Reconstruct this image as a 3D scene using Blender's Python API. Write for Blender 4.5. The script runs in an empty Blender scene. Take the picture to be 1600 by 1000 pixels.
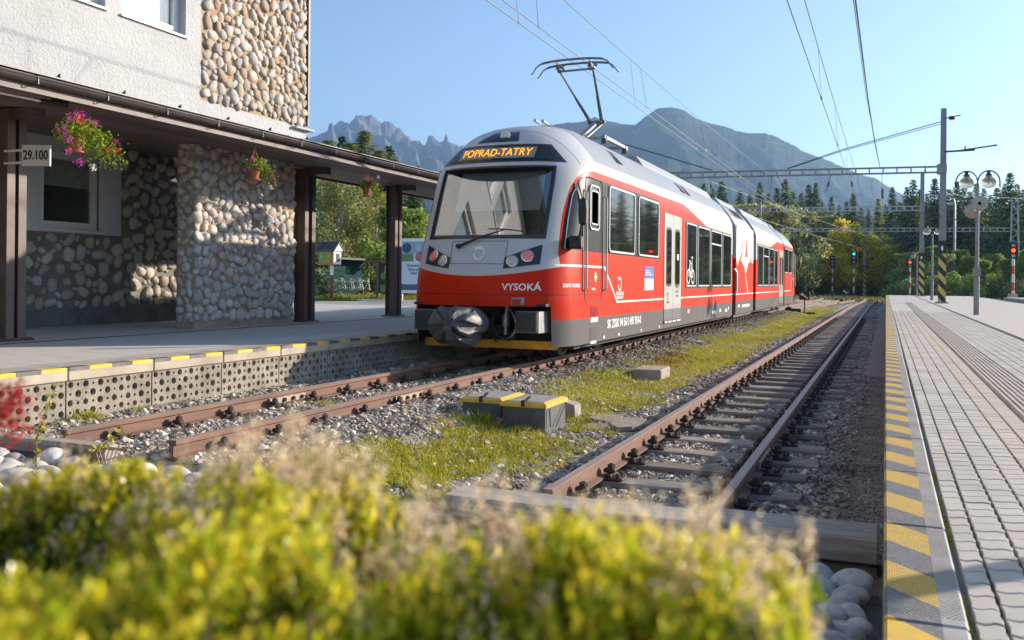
import bpy, math, random
import numpy as np
from mathutils import Vector, Matrix
R_ = math.radians
rng = np.random.default_rng(7)
random.seed(7)
sc = bpy.context.scene
COL = sc.collection
# ------------------------------------------------------------------ camera
# world: +Y runs along the tracks away from the camera, +X to the right of them, z=0 is the head of the nearer rails
YAW, ROLL = 0.38904, 0.00974
cam = bpy.data.cameras.new('camera'); camo = bpy.data.objects.new('camera', cam); COL.objects.link(camo)
cam.sensor_width = 36; cam.lens = 1425.3/1600*36
cam.shift_x = 0.0; cam.shift_y = -(500-438.78)/1600
camo.matrix_world = Matrix.Translation((0, 0, 1.30)) @ Matrix.Rotation(YAW, 4, 'Z') @ Matrix.Rotation(R_(90), 4, 'X') @ Matrix.Rotation(ROLL, 4, 'Z')
cam.clip_start = .05; cam.clip_end = 30000
cam.dof.use_dof = True; cam.dof.focus_distance = 8.5; cam.dof.aperture_fstop = 5.6; cam.dof.aperture_blades = 0
sc.camera = camo
# ------------------------------------------------------------------ light
SUN_EL = R_(17.5); SUN_AZ = math.atan2(.70, .714)        # clockwise from +Y towards +X
w = bpy.data.worlds.new('World'); sc.world = w; w.use_nodes = True
nt = w.node_tree; nt.nodes.clear()
wo = nt.nodes.new('ShaderNodeOutputWorld'); bg = nt.nodes.new('ShaderNodeBackground'); sky = nt.nodes.new('ShaderNodeTexSky')
sky.sky_type = 'NISHITA'; sky.sun_disc = False; sky.sun_elevation = SUN_EL; sky.sun_rotation = SUN_AZ
sky.altitude = 900; sky.air_density = 1.0; sky.dust_density = 1.1; sky.ozone_density = 2.6
bg.inputs[1].default_value = .118
nt.links.new(sky.outputs[0], bg.inputs[0]); nt.links.new(bg.outputs[0], wo.inputs[0])
sd = bpy.data.lights.new('sun', 'SUN'); so = bpy.data.objects.new('sun', sd); COL.objects.link(so)
sd.energy = 4.1; sd.angle = R_(.6); sd.color = (1, .87, .72)
sdir = Vector((math.sin(SUN_AZ)*math.cos(SUN_EL), math.cos(SUN_AZ)*math.cos(SUN_EL), math.sin(SUN_EL)))
so.rotation_euler = sdir.to_track_quat('Z', 'Y').to_euler()
vs = sc.view_settings; vs.view_transform = 'Standard'; vs.look = 'None'; vs.gamma = 1; vs.use_curve_mapping = False
vs.exposure = 1.06
try:
    sc.cycles.volume_bounces = 0; sc.cycles.max_bounces = 6; sc.cycles.transparent_max_bounces = 12
    sc.cycles.use_denoising = True
except Exception: pass

# ------------------------------------------------------------------ node maths
class Nd:
    """tiny expression compiler: python arithmetic -> Math nodes"""
    def __init__(s, t, v): s.t = t; s.v = v
    def _op(s, op, *a, clamp=False):
        n = s.t.nodes.new('ShaderNodeMath'); n.operation = op; n.use_clamp = clamp
        for i, q in enumerate((s,)+a):
            q = q.v if isinstance(q, Nd) else q
            if isinstance(q, (int, float)): n.inputs[i].default_value = q
            else: s.t.links.new(q, n.inputs[i])
        return Nd(s.t, n.outputs[0])
    def __add__(s, o): return s._op('ADD', o)
    __radd__ = __add__
    def __sub__(s, o): return s._op('SUBTRACT', o)
    def __rsub__(s, o): return (s*-1)+o
    def __mul__(s, o): return s._op('MULTIPLY', o)
    __rmul__ = __mul__
    def __truediv__(s, o): return s._op('DIVIDE', o)
    def __lt__(s, o): return s._op('LESS_THAN', o)
    def __gt__(s, o): return s._op('GREATER_THAN', o)
    def abs(s): return s._op('ABSOLUTE')
    def min(s, o): return s._op('MINIMUM', o)
    def max(s, o): return s._op('MAXIMUM', o)
    def mod(s, o): return s._op('FLOORED_MODULO', o)
    def floor(s): return s._op('FLOOR')
    def sin(s): return s._op('SINE')
    def pow(s, o): return s._op('POWER', o)
    def inv(s): return 1-s
def curve(t, x, pts):
    """piecewise-linear function of x through pts, as a Float Curve"""
    x0, x1 = pts[0][0], pts[-1][0]; y0 = min(p[1] for p in pts); y1 = max(p[1] for p in pts)
    n = t.nodes.new('ShaderNodeFloatCurve'); c = n.mapping.curves[0]
    P = [((a-x0)/(x1-x0), (b-y0)/(y1-y0)) for a, b in pts]
    while len(c.points) < len(P): c.points.new(.5, .5)
    for q, (a, b) in zip(c.points, P): q.location = (a, b); q.handle_type = 'VECTOR'
    n.mapping.extend = 'HORIZONTAL'; n.mapping.update()
    u = ((x-x0)/(x1-x0)); t.links.new(u.v, n.inputs['Value'])
    return Nd(t, n.outputs[0])*(y1-y0)+y0
def rgb(c): return (c[0], c[1], c[2], 1)
MATS = {}
def newmat(name):
    m = bpy.data.materials.new(name); m.use_nodes = True; t = m.node_tree
    b = t.nodes['Principled BSDF']; o = t.nodes['Material Output']
    return m, t, b, o
def mixc(t, fac, a, b, mode='MIX'):
    n = t.nodes.new('ShaderNodeMix'); n.data_type = 'RGBA'; n.blend_type = mode
    for s, q in ((n.inputs[0], fac), (n.inputs[6], a), (n.inputs[7], b)):
        if isinstance(q, Nd): q = q.v
        if isinstance(q, (int, float)): s.default_value = q
        elif isinstance(q, tuple): s.default_value = rgb(q)
        else: t.links.new(q, s)
    return n.outputs[2]
def coords(t, kind='Object'):
    n = t.nodes.new('ShaderNodeTexCoord'); return n.outputs[kind]
def gcoords(t):
    return t.nodes.new('ShaderNodeNewGeometry').outputs['Position']
def sep(t, v):
    n = t.nodes.new('ShaderNodeSeparateXYZ'); t.links.new(v, n.inputs[0]); return [Nd(t, o) for o in n.outputs]
def noise(t, v, scale, detail=4, rough=.6, stretch=None, col=False):
    if stretch:
        mp = t.nodes.new('ShaderNodeMapping'); mp.inputs['Scale'].default_value = stretch; t.links.new(v, mp.inputs[0]); v = mp.outputs[0]
    n = t.nodes.new('ShaderNodeTexNoise'); n.inputs['Scale'].default_value = scale; n.inputs['Detail'].default_value = detail; n.inputs['Roughness'].default_value = rough
    t.links.new(v, n.inputs['Vector']); return Nd(t, n.outputs[1] if col else n.outputs[0])
def ramp(t, f, stops):
    n = t.nodes.new('ShaderNodeValToRGB'); cr = n.color_ramp
    while len(cr.elements) < len(stops): cr.elements.new(.5)
    for e, (p, c) in zip(cr.elements, stops):
        e.position = p; e.color = rgb(c) if isinstance(c, tuple) else (c, c, c, 1)
    t.links.new(f.v if isinstance(f, Nd) else f, n.inputs[0]); return n.outputs[0]
def bump(t, b, h, strength=.4, dist=.01):
    n = t.nodes.new('ShaderNodeBump'); n.inputs['Strength'].default_value = strength; n.inputs['Distance'].default_value = dist
    t.links.new(h.v if isinstance(h, Nd) else h, n.inputs['Height']); t.links.new(n.outputs[0], b.inputs['Normal'])
def island(t):
    return Nd(t, t.nodes.new('ShaderNodeNewGeometry').outputs['Random Per Island'])
def objrand(t):
    return Nd(t, t.nodes.new('ShaderNodeObjectInfo').outputs['Random'])
def M(name, col, rough=.6, metal=0, var=.15, scale=6, bmp=0, bscale=60, spec=.5, stretch=None, col2=None, dist=.01, rnd=None, coat=0):
    """general surface: base colour mottled by noise, optional second colour, fine relief"""
    if name in MATS: return MATS[name]
    m, t, b, o = newmat(name); v = gcoords(t)
    n = noise(t, v, scale, 5, .65, stretch)
    c2 = col2 or tuple(x*(1-var*2) for x in col); c1 = col if col2 else tuple(min(1, x*(1+var)) for x in col)
    c = mixc(t, Nd(t, ramp(t, n, [(.32, 0.), (.68, 1.)])), c2, c1)
    if rnd:
        r = objrand(t) if rnd == 'obj' else island(t)
        hs = t.nodes.new('ShaderNodeHueSaturation'); t.links.new(c, hs.inputs['Color']); t.links.new((r*.7+.62).v, hs.inputs['Value'])
        t.links.new(((r*7.31).mod(1)*.04+.48).v, hs.inputs['Hue']); t.links.new(((r*3.7).mod(1)*.5+.75).v, hs.inputs['Saturation']); c = hs.outputs[0]
    t.links.new(c, b.inputs['Base Color'])
    b.inputs['Roughness'].default_value = rough; b.inputs['Metallic'].default_value = metal; b.inputs['Specular IOR Level'].default_value = spec
    if coat: b.inputs['Coat Weight'].default_value = coat; b.inputs['Coat Roughness'].default_value = .08
    if bmp: bump(t, b, noise(t, v, bscale, 6, .7, stretch), bmp, dist)
    MATS[name] = m; return m
def emit(name, col, s, base=(0, 0, 0)):
    m, t, b, o = newmat(name); b.inputs['Base Color'].default_value = rgb(base); b.inputs['Emission Color'].default_value = rgb(col); b.inputs['Emission Strength'].default_value = s
    return m
def leafmat(name, cols, trans=.35, rough=.5, var=.5):
    """leaves: colour by leaf (random per island), part of the light comes through"""
    m, t, b, o = newmat(name); r = island(t)
    k = len(cols)
    c = ramp(t, r, [(i/(k-1) if k > 1 else 0, cc) for i, cc in enumerate(cols)])
    n = noise(t, gcoords(t), .6, 3)
    hs = t.nodes.new('ShaderNodeHueSaturation'); t.links.new(c, hs.inputs['Color'])
    t.links.new(((r*5.3).mod(1)*var+(n*.8)+(1-var/2-.4)).v, hs.inputs['Value']); c = hs.outputs[0]
    t.links.new(c, b.inputs['Base Color']); b.inputs['Roughness'].default_value = rough; b.inputs['Specular IOR Level'].default_value = .3
    tr = t.nodes.new('ShaderNodeBsdfTranslucent'); t.links.new(c, tr.inputs[0])
    mx = t.nodes.new('ShaderNodeMixShader'); mx.inputs[0].default_value = trans
    t.links.new(b.outputs[0], mx.inputs[1]); t.links.new(tr.outputs[0], mx.inputs[2]); t.links.new(mx.outputs[0], o.inputs[0])
    return m

# ------------------------------------------------------------------ mesh helpers
def P_(loc): return Vector(loc)
class MB:
    def __init__(s): s.v = []; s.f = []; s.m = []; s.mi = 0
    def add(s, vs, fs):
        b = len(s.v); s.v += [tuple(float(q) for q in p) for p in vs]; s.f += [tuple(b+i for i in f) for f in fs]; s.m += [s.mi]*len(fs); return s
    def box(s, x0, x1, y0, y1, z0, z1, ch=0, rot=0):
        c = ((x0+x1)/2, (y0+y1)/2, (z0+z1)/2)
        if ch <= 0:
            vs = [(x, y, z) for z in (z0, z1) for y in (y0, y1) for x in (x0, x1)]
            fs = [(0, 2, 3, 1), (4, 5, 7, 6), (0, 1, 5, 4), (1, 3, 7, 5), (3, 2, 6, 7), (2, 0, 4, 6)]
        else:
            vs = []; hx, hy, hz = (x1-x0)/2, (y1-y0)/2, (z1-z0)/2; ch = min(ch, hx*.9, hy*.9, hz*.9)
            idx = {}
            for sx in (-1, 1):
                for sy in (-1, 1):
                    for sz in (-1, 1):
                        for a in range(3):
                            d = [hx-ch, hy-ch, hz-ch]; d[a] = (hx, hy, hz)[a]
                            idx[(sx, sy, sz, a)] = len(vs); vs.append((c[0]+sx*d[0], c[1]+sy*d[1], c[2]+sz*d[2]))
            fs = []
            def q(l):
                # orient outwards
                p = [Vector(vs[i])-Vector(c) for i in l]; n = (p[1]-p[0]).cross(p[2]-p[1])
                fs.append(tuple(l) if n.dot(sum(p, Vector())) > 0 else tuple(reversed(l)))
            for a in range(3):
                o1, o2 = [i for i in range(3) if i != a]
                for sg in (-1, 1):
                    l = []
                    for (u, w_) in ((-1, -1), (1, -1), (1, 1), (-1, 1)):
                        k = [0, 0, 0]; k[a] = sg; k[o1] = u; k[o2] = w_; l.append(idx[(k[0], k[1], k[2], a)])
                    q(l)
            for a in range(3):
                o1, o2 = [i for i in range(3) if i != a]
                for u in (-1, 1):
                    for w_ in (-1, 1):
                        k0 = [0, 0, 0]; k0[a] = -1; k0[o1] = u; k0[o2] = w_; k1 = list(k0); k1[a] = 1
                        q([idx[(*k0, o1)], idx[(*k1, o1)], idx[(*k1, o2)], idx[(*k0, o2)]])
            for sx in (-1, 1):
                for sy in (-1, 1):
                    for sz in (-1, 1): q([idx[(sx, sy, sz, 0)], idx[(sx, sy, sz, 1)], idx[(sx, sy, sz, 2)]])
        if rot:
            cr, sr = math.cos(rot), math.sin(rot)
            vs = [(c[0]+(x-c[0])*cr-(y-c[1])*sr, c[1]+(x-c[0])*sr+(y-c[1])*cr, z) for x, y, z in vs]
        return s.add(vs, fs)
    def tube(s, pts, r, n=8, cap=True):
        pts = [Vector(p) for p in pts]; rs = r if isinstance(r, (list, tuple)) else [r]*len(pts)
        rings = []; up = Vector((0, 0, 1)); prev = None
        for i, p in enumerate(pts):
            d = (pts[min(i+1, len(pts)-1)]-pts[max(i-1, 0)]).normalized()
            if prev is None: a = d.orthogonal().normalized()
            else: a = (prev-d*prev.dot(d)).normalized()
            prev = a; b = d.cross(a)
            rings.append([p+(a*math.cos(2*math.pi*k/n)+b*math.sin(2*math.pi*k/n))*rs[i] for k in range(n)])
        vs = [tuple(q) for rg in rings for q in rg]; fs = []
        for i in range(len(pts)-1):
            for k in range(n): fs.append((i*n+k, i*n+(k+1) % n, (i+1)*n+(k+1) % n, (i+1)*n+k))
        if cap: fs += [tuple(reversed(range(n))), tuple(range((len(pts)-1)*n, len(pts)*n))]
        return s.add(vs, fs)
    def beam(s, a, b, wd, h):
        a, b = Vector(a), Vector(b); d = (b-a).normalized(); up = Vector((0, 0, 1))
        if abs(d.z) > .95: up = Vector((0, 1, 0))
        x = d.cross(up).normalized()*wd/2; z = x.normalized().cross(d).normalized()*h/2
        vs = [p+sx*x+sz*z for p in (a, b) for sx, sz in ((-1, -1), (1, -1), (1, 1), (-1, 1))]
        return s.add([tuple(q) for q in vs], [(3, 2, 1, 0), (4, 5, 6, 7), (0, 1, 5, 4), (1, 2, 6, 5), (2, 3, 7, 6), (3, 0, 4, 7)])
    def lathe(s, c, prof, n=16, axis='Z', sx=1, sy=1):
        vs = []; fs = []
        for r, z in prof:
            for k in range(n):
                a = 2*math.pi*k/n; q = (r*math.cos(a)*sx, r*math.sin(a)*sy, z)
                if axis == 'Y': q = (q[0], q[2], q[1])
                if axis == 'X': q = (q[2], q[0], q[1])
                vs.append((c[0]+q[0], c[1]+q[1], c[2]+q[2]))
        for i in range(len(prof)-1):
            for k in range(n): fs.append((i*n+k, i*n+(k+1) % n, (i+1)*n+(k+1) % n, (i+1)*n+k))
        fs += [tuple(reversed(range(n))), tuple(range((len(prof)-1)*n, len(prof)*n))]
        return s.add(vs, fs)
    def prism(s, poly, axis, a0, a1):
        """poly in the two other axes, extruded along axis from a0 to a1"""
        def mk(p, a): return {'X': (a, p[0], p[1]), 'Y': (p[0], a, p[1]), 'Z': (p[0], p[1], a)}[axis]
        n = len(poly); vs = [mk(p, a0) for p in poly]+[mk(p, a1) for p in poly]
        return s.add(vs, [tuple(reversed(range(n))), tuple(range(n, 2*n))]+[(i, (i+1) % n, n+(i+1) % n, n+i) for i in range(n)])
    def quad(s, a, b, c, d): return s.add([a, b, c, d], [(0, 1, 2, 3)])
    def mesh(s, name, mats, smooth=False, off=(0, 0, 0), fix=True):
        me = bpy.data.meshes.new(name)
        vs = [(x-off[0], y-off[1], z-off[2]) for x, y, z in s.v]
        me.from_pydata(vs, [], s.f)
        for m in (mats if isinstance(mats, (list, tuple)) else [mats]): me.materials.append(m)
        if max(s.m, default=0) > 0: me.polygons.foreach_set('material_index', s.m)
        if fix:
            import bmesh
            bm = bmesh.new(); bm.from_mesh(me); bmesh.ops.recalc_face_normals(bm, faces=bm.faces); bm.to_mesh(me); bm.free()
        if smooth:
            me.polygons.foreach_set('use_smooth', [True]*len(me.polygons))
            if smooth != 'all': me.set_sharp_from_angle(angle=R_(38))
        me.update(); return me
    def build(s, name, mats, parent=None, smooth=False, fix=True, loc=None):
        off = loc or (parent.get('_o') if parent else None) or (0, 0, 0)
        me = s.mesh(name, mats, smooth, tuple(off), fix); o = bpy.data.objects.new(name, me); COL.objects.link(o)
        if parent:
            o.parent = parent
            if loc is not None: o['_o'] = list(loc); o.location = Vector(loc)-Vector(parent.get('_o') or (0, 0, 0))
            else: o['_o'] = list(off)
        elif loc is not None: o['_o'] = list(loc); o.location = loc
        return o
def thing(name, label, cat, loc=(0, 0, 0), group=None):
    o = bpy.data.objects.new(name, None); COL.objects.link(o); o.location = loc; o.empty_display_size = .2
    o['_o'] = list(loc); o['label'] = label; o['category'] = cat
    if group: o['group'] = group
    return o
def tag(o, label, cat, group=None):
    o['label'] = label; o['category'] = cat
    if group: o['group'] = group
    return o
def struct(o, label=None):
    o['kind'] = 'structure'
    if label: o['label'] = label
    return o
def stuff(o, label=None, cat=None):
    o['kind'] = 'stuff'
    if label: o['label'] = label
    if cat: o['category'] = cat
    return o
def inst(me, name, parent, loc, rot=(0, 0, 0), scale=(1, 1, 1)):
    o = bpy.data.objects.new(name, me); COL.objects.link(o)
    if parent: o.parent = parent; loc = Vector(loc)-Vector(parent.get('_o') or (0, 0, 0))
    o.location = loc; o.rotation_euler = rot; o.scale = scale; return o
def copy_tree(o, loc, label=None, rotz=None, scale=None):
    c = o.copy(); COL.objects.link(c); c.location = loc; c['_o'] = list(loc)
    if label: c['label'] = label
    if rotz is not None: c.rotation_euler = (0, 0, rotz)
    if scale: c.scale = (scale,)*3 if isinstance(scale, (int, float)) else scale
    for ch in list(o.children):
        d = ch.copy(); COL.objects.link(d); d.parent = c
        for g in list(ch.children):
            e = g.copy(); COL.objects.link(e); e.parent = d
    return c
def np_mesh(name, V, F, mat, smooth=False, parent=None, mi=None):
    """fast mesh from numpy arrays, F is (n,k)"""
    me = bpy.data.meshes.new(name); k = F.shape[1]
    off = np.array(parent.get('_o')) if parent else np.zeros(3)
    V = V-off
    me.vertices.add(len(V)); me.vertices.foreach_set('co', V.astype(np.float32).ravel())
    me.loops.add(F.size); me.loops.foreach_set('vertex_index', F.astype(np.int32).ravel())
    me.polygons.add(len(F)); me.polygons.foreach_set('loop_start', np.arange(0, F.size, k, dtype=np.int32)); me.polygons.foreach_set('loop_total', np.full(len(F), k, dtype=np.int32))
    for m in (mat if isinstance(mat, (list, tuple)) else [mat]): me.materials.append(m)
    if mi is not None: me.polygons.foreach_set('material_index', mi.astype(np.int32))
    me.polygons.foreach_set('use_smooth', np.full(len(F), smooth)); me.update(calc_edges=True); me.validate()
    o = bpy.data.objects.new(name, me); COL.objects.link(o)
    if parent: o.parent = parent; o['_o'] = list(off)
    return o
def rotmats(n, tilt=math.pi):
    """random orientation matrices; tilt limits the lean of the z axis"""
    a = rng.uniform(0, 2*math.pi, n); t = rng.uniform(0, tilt, n); b = rng.uniform(0, 2*math.pi, n)
    def Rz(a):
        m = np.zeros((n, 3, 3)); m[:, 0, 0] = np.cos(a); m[:, 0, 1] = -np.sin(a); m[:, 1, 0] = np.sin(a); m[:, 1, 1] = np.cos(a); m[:, 2, 2] = 1; return m
    def Rx(a):
        m = np.zeros((n, 3, 3)); m[:, 1, 1] = np.cos(a); m[:, 1, 2] = -np.sin(a); m[:, 2, 1] = np.sin(a); m[:, 2, 2] = np.cos(a); m[:, 0, 0] = 1; return m
    return Rz(a) @ Rx(t) @ Rz(b)
def scatter(name, base, faces, pos, scl, mat, rot=None, parent=None, smooth=False, jitter=0, mi=None):
    """merge many copies of a little shape into one mesh"""
    n = len(pos); base = np.array(base, float); faces = np.array(faces)
    B = np.repeat(base[None], n, 0)
    if jitter: B = B*(1+rng.uniform(-jitter, jitter, B.shape))
    scl = np.asarray(scl, float)
    B = B*(scl[:, None, None] if scl.ndim == 1 else scl[:, None, :])
    if rot is not None: B = np.einsum('nij,nkj->nki', rot, B)
    B = B+np.asarray(pos)[:, None, :]
    F = faces[None]+(np.arange(n)*len(base))[:, None, None]
    return np_mesh(name, B.reshape(-1, 3), F.reshape(-1, faces.shape[1]), mat, smooth, parent, None if mi is None else np.repeat(mi, len(faces)))
OCTA = ([(1, 0, 0), (-1, 0, 0), (0, 1, 0), (0, -1, 0), (0, 0, 1), (0, 0, -1)], [(0, 2, 4), (2, 1, 4), (1, 3, 4), (3, 0, 4), (2, 0, 5), (1, 2, 5), (3, 1, 5), (0, 3, 5)])
def ico(sub=1):
    import bmesh
    bm = bmesh.new(); bmesh.ops.create_icosphere(bm, subdivisions=sub, radius=1); bm.verts.ensure_lookup_table()
    v = [tuple(q.co) for q in bm.verts]; f = [tuple(l.index for l in fc.verts) for fc in bm.faces]; bm.free(); return v, f
ICO1 = ico(1); ICO2 = ico(2); ICO3 = ico(3)
LEAF = ([(0, 0, 0), (.32, .5, .06), (0, 1, -.02), (-.32, .5, .06)], [(0, 1, 2, 3)])
def stone_mesh(name, mat, seed, sub=2, flat=.7, pebble=.12, angular=False):
    r = np.random.default_rng(seed); v, f = {1: ICO1, 2: ICO2, 3: ICO3}[sub]; V = np.array(v)
    if angular: V = np.sign(V)*np.abs(V)**.72
    d = r.normal(size=(5, 3)); d /= np.linalg.norm(d, axis=1)[:, None]
    k = 1+sum(pebble*r.uniform(-1, 1)*np.sin(V@q*r.uniform(1.2, 2.6)+r.uniform(0, 6)) for q in d)
    V = V*k[:, None]; V = V/np.abs(V).max(0)
    V[:, 2] *= flat
    me = bpy.data.meshes.new(name); me.from_pydata(V.tolist(), [], f); me.materials.append(mat)
    me.polygons.foreach_set('use_smooth', [True]*len(f)); me.update(); return me
def text_mesh(s, size, mat, name='lettering', align='CENTER', bold=0):
    cu = bpy.data.curves.new(name, 'FONT'); cu.body = s; cu.size = size; cu.align_x = align; cu.align_y = 'CENTER'; cu.offset = bold; cu.resolution_u = 3
    o = bpy.data.objects.new('tmp', cu); COL.objects.link(o); dg = bpy.context.evaluated_depsgraph_get(); dg.update()
    me = bpy.data.meshes.new_from_object(o.evaluated_get(dg)); bpy.data.objects.remove(o); me.materials.clear(); me.materials.append(mat); me.name = name
    return me
def put_text(s, size, mat, name, parent, fn, align='CENTER', bold=0, sx=1.0):
    """place flat text: fn maps (u,v) in metres on the sheet to a world point"""
    me = text_mesh(s, size, mat, name, align, bold); off = Vector((parent.get('_o') if parent else None) or (0, 0, 0))
    for v in me.vertices:
        v.co = Vector(fn(v.co.x*sx, v.co.y))-off
    me.update(); o = bpy.data.objects.new(name, me); COL.objects.link(o); o.parent = parent; return o
def vnoise(x, y, sc_, seed=0):
    """smooth value noise on numpy arrays"""
    r = np.random.default_rng(seed); T = r.random((64, 64)); X = np.asarray(x)/sc_; Y = np.asarray(y)/sc_
    xi = np.floor(X).astype(int); yi = np.floor(Y).astype(int); fx = X-xi; fy = Y-yi; fx = fx*fx*(3-2*fx); fy = fy*fy*(3-2*fy)
    g = lambda a, b_: T[a % 64, b_ % 64]
    return (g(xi, yi)*(1-fx)+g(xi+1, yi)*fx)*(1-fy)+(g(xi, yi+1)*(1-fx)+g(xi+1, yi+1)*fx)*fy
#PART2
# ------------------------------------------------------------------ shared materials
m_ballast = M('ballast_stone', (0.48, 0.411, 0.334), .85, col2=(0.176, 0.143, 0.116), scale=3, rnd='island', bmp=.3, bscale=90)
m_ballast_l = M('pale_ballast_stone', (0.8, 0.713, 0.594), .85, col2=(0.448, 0.388, 0.319), scale=3, rnd='island', bmp=.3, bscale=90)
m_ground = M('dirt_with_grit', (0.34, 0.264, 0.196), .95, col2=(0.145, 0.109, 0.0812), scale=9, bmp=.9, bscale=55, dist=.03)
m_rail = M('rusty_rail_side', (.23, .125, .085), .75, col2=(.13, .07, .052), scale=5, bmp=.25, bscale=120, stretch=(1, .3, 2))
m_railtop = M('worn_rail_head', (.36, .27, .22), .55, metal=.1, var=.15, scale=3, spec=.35, stretch=(12, .4, 1))
m_iron = M('dark_rusty_iron', (.085, .055, .045), .75, var=.3, scale=30, bmp=.4, bscale=150)
m_sleeper = M('weathered_sleeper_wood', (.42, .36, .30), .85, col2=(.17, .135, .11), scale=10, bmp=.9, bscale=28, stretch=(.35, 4, 4), dist=.02, rnd='obj')
m_beam = M('grey_timber', (.50, .45, .39), .8, col2=(.26, .23, .195), scale=8, bmp=.7, bscale=26, stretch=(.3, 5, 5), dist=.012)
m_conc = M('cast_concrete', (0.483, 0.424, 0.335), .85, col2=(0.31, 0.27, 0.21), scale=2.2, bmp=.45, bscale=90, dist=.008)
m_concpanel = M('coarse_concrete', (.44, .39, .32), .9, col2=(.22, .19, .155), scale=3.2, bmp=1.0, bscale=60, dist=.018)
m_yellow = M('worn_yellow_paint', (.80, .50, .045), .6, col2=(.60, .37, .06), scale=14, bmp=.2, bscale=140)
m_black = M('worn_black_paint', (.075, .075, .08), .6, col2=(.16, .155, .15), scale=14, bmp=.2)
m_steel = M('galvanised_steel', (.42, .43, .44), .45, metal=.6, var=.15, scale=9)
m_dark = M('black_rubber', (.018, .018, .02), .55, var=.2)
m_darkgrey = M('dark_grey_metal', (.07, .072, .078), .45, metal=.3, var=.2)
m_brown = M('dark_brown_steel_paint', (.15, .105, .09), .5, col2=(.09, .064, .056), scale=3, bmp=.15, bscale=60)
m_white = M('white_window_plastic', (.76, .76, .75), .35, var=.03)
m_pvcblack = M('printing_black', (.02, .02, .02), .6, var=.1)

# ------------------------------------------------------------------ the train
TX = -5.22
WT = [(.3, 1.22), (2.7, 1.22), (2.95, 1.205), (3.1, 1.14), (3.28, 1.02), (3.45, .89), (3.62, .72), (3.74, .5), (3.79, .25), (3.81, .02)]
YT = [(.3, 11.36), (1.0, 11.3), (1.35, 11.34), (1.66, 11.45), (1.9, 11.55), (2.9, 11.97), (3.05, 12.07), (3.28, 12.24), (3.45, 12.42), (3.6, 12.72), (3.74, 13.3), (3.81, 14.3)]
LT = [(.3, 1.0), (1.9, 1.0), (2.9, 1.05), (3.4, 1.1), (3.81, .8)]
SN = 2.5
def itp(T, z): return float(np.interp(z, [a for a, b in T], [b for a, b in T]))
def smooth_itp(T, z, r=.06): return sum(itp(T, z+d*r) for d in (-1, -.5, 0, .5, 1))/5
def yfront(x, z):
    w_ = smooth_itp(WT, z); a = min(abs(x)/w_, 1.)
    return smooth_itp(YT, z)+itp(LT, z)*(1-(1-a**SN)**(1/SN))
def xside(y, z):
    w_ = smooth_itp(WT, z); q = (y-smooth_itp(YT, z))/itp(LT, z)
    if q >= 1: return w_
    q = max(q, 0); return w_*(1-(1-q)**SN)**(1/SN)
def snorm(x, z):
    e = .01; dx = (yfront(x+e, z)-yfront(x-e, z))/(2*e); dz = (yfront(x, z+e)-yfront(x, z-e))/(2*e)
    return Vector((dx, -1, dz)).normalized()
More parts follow.
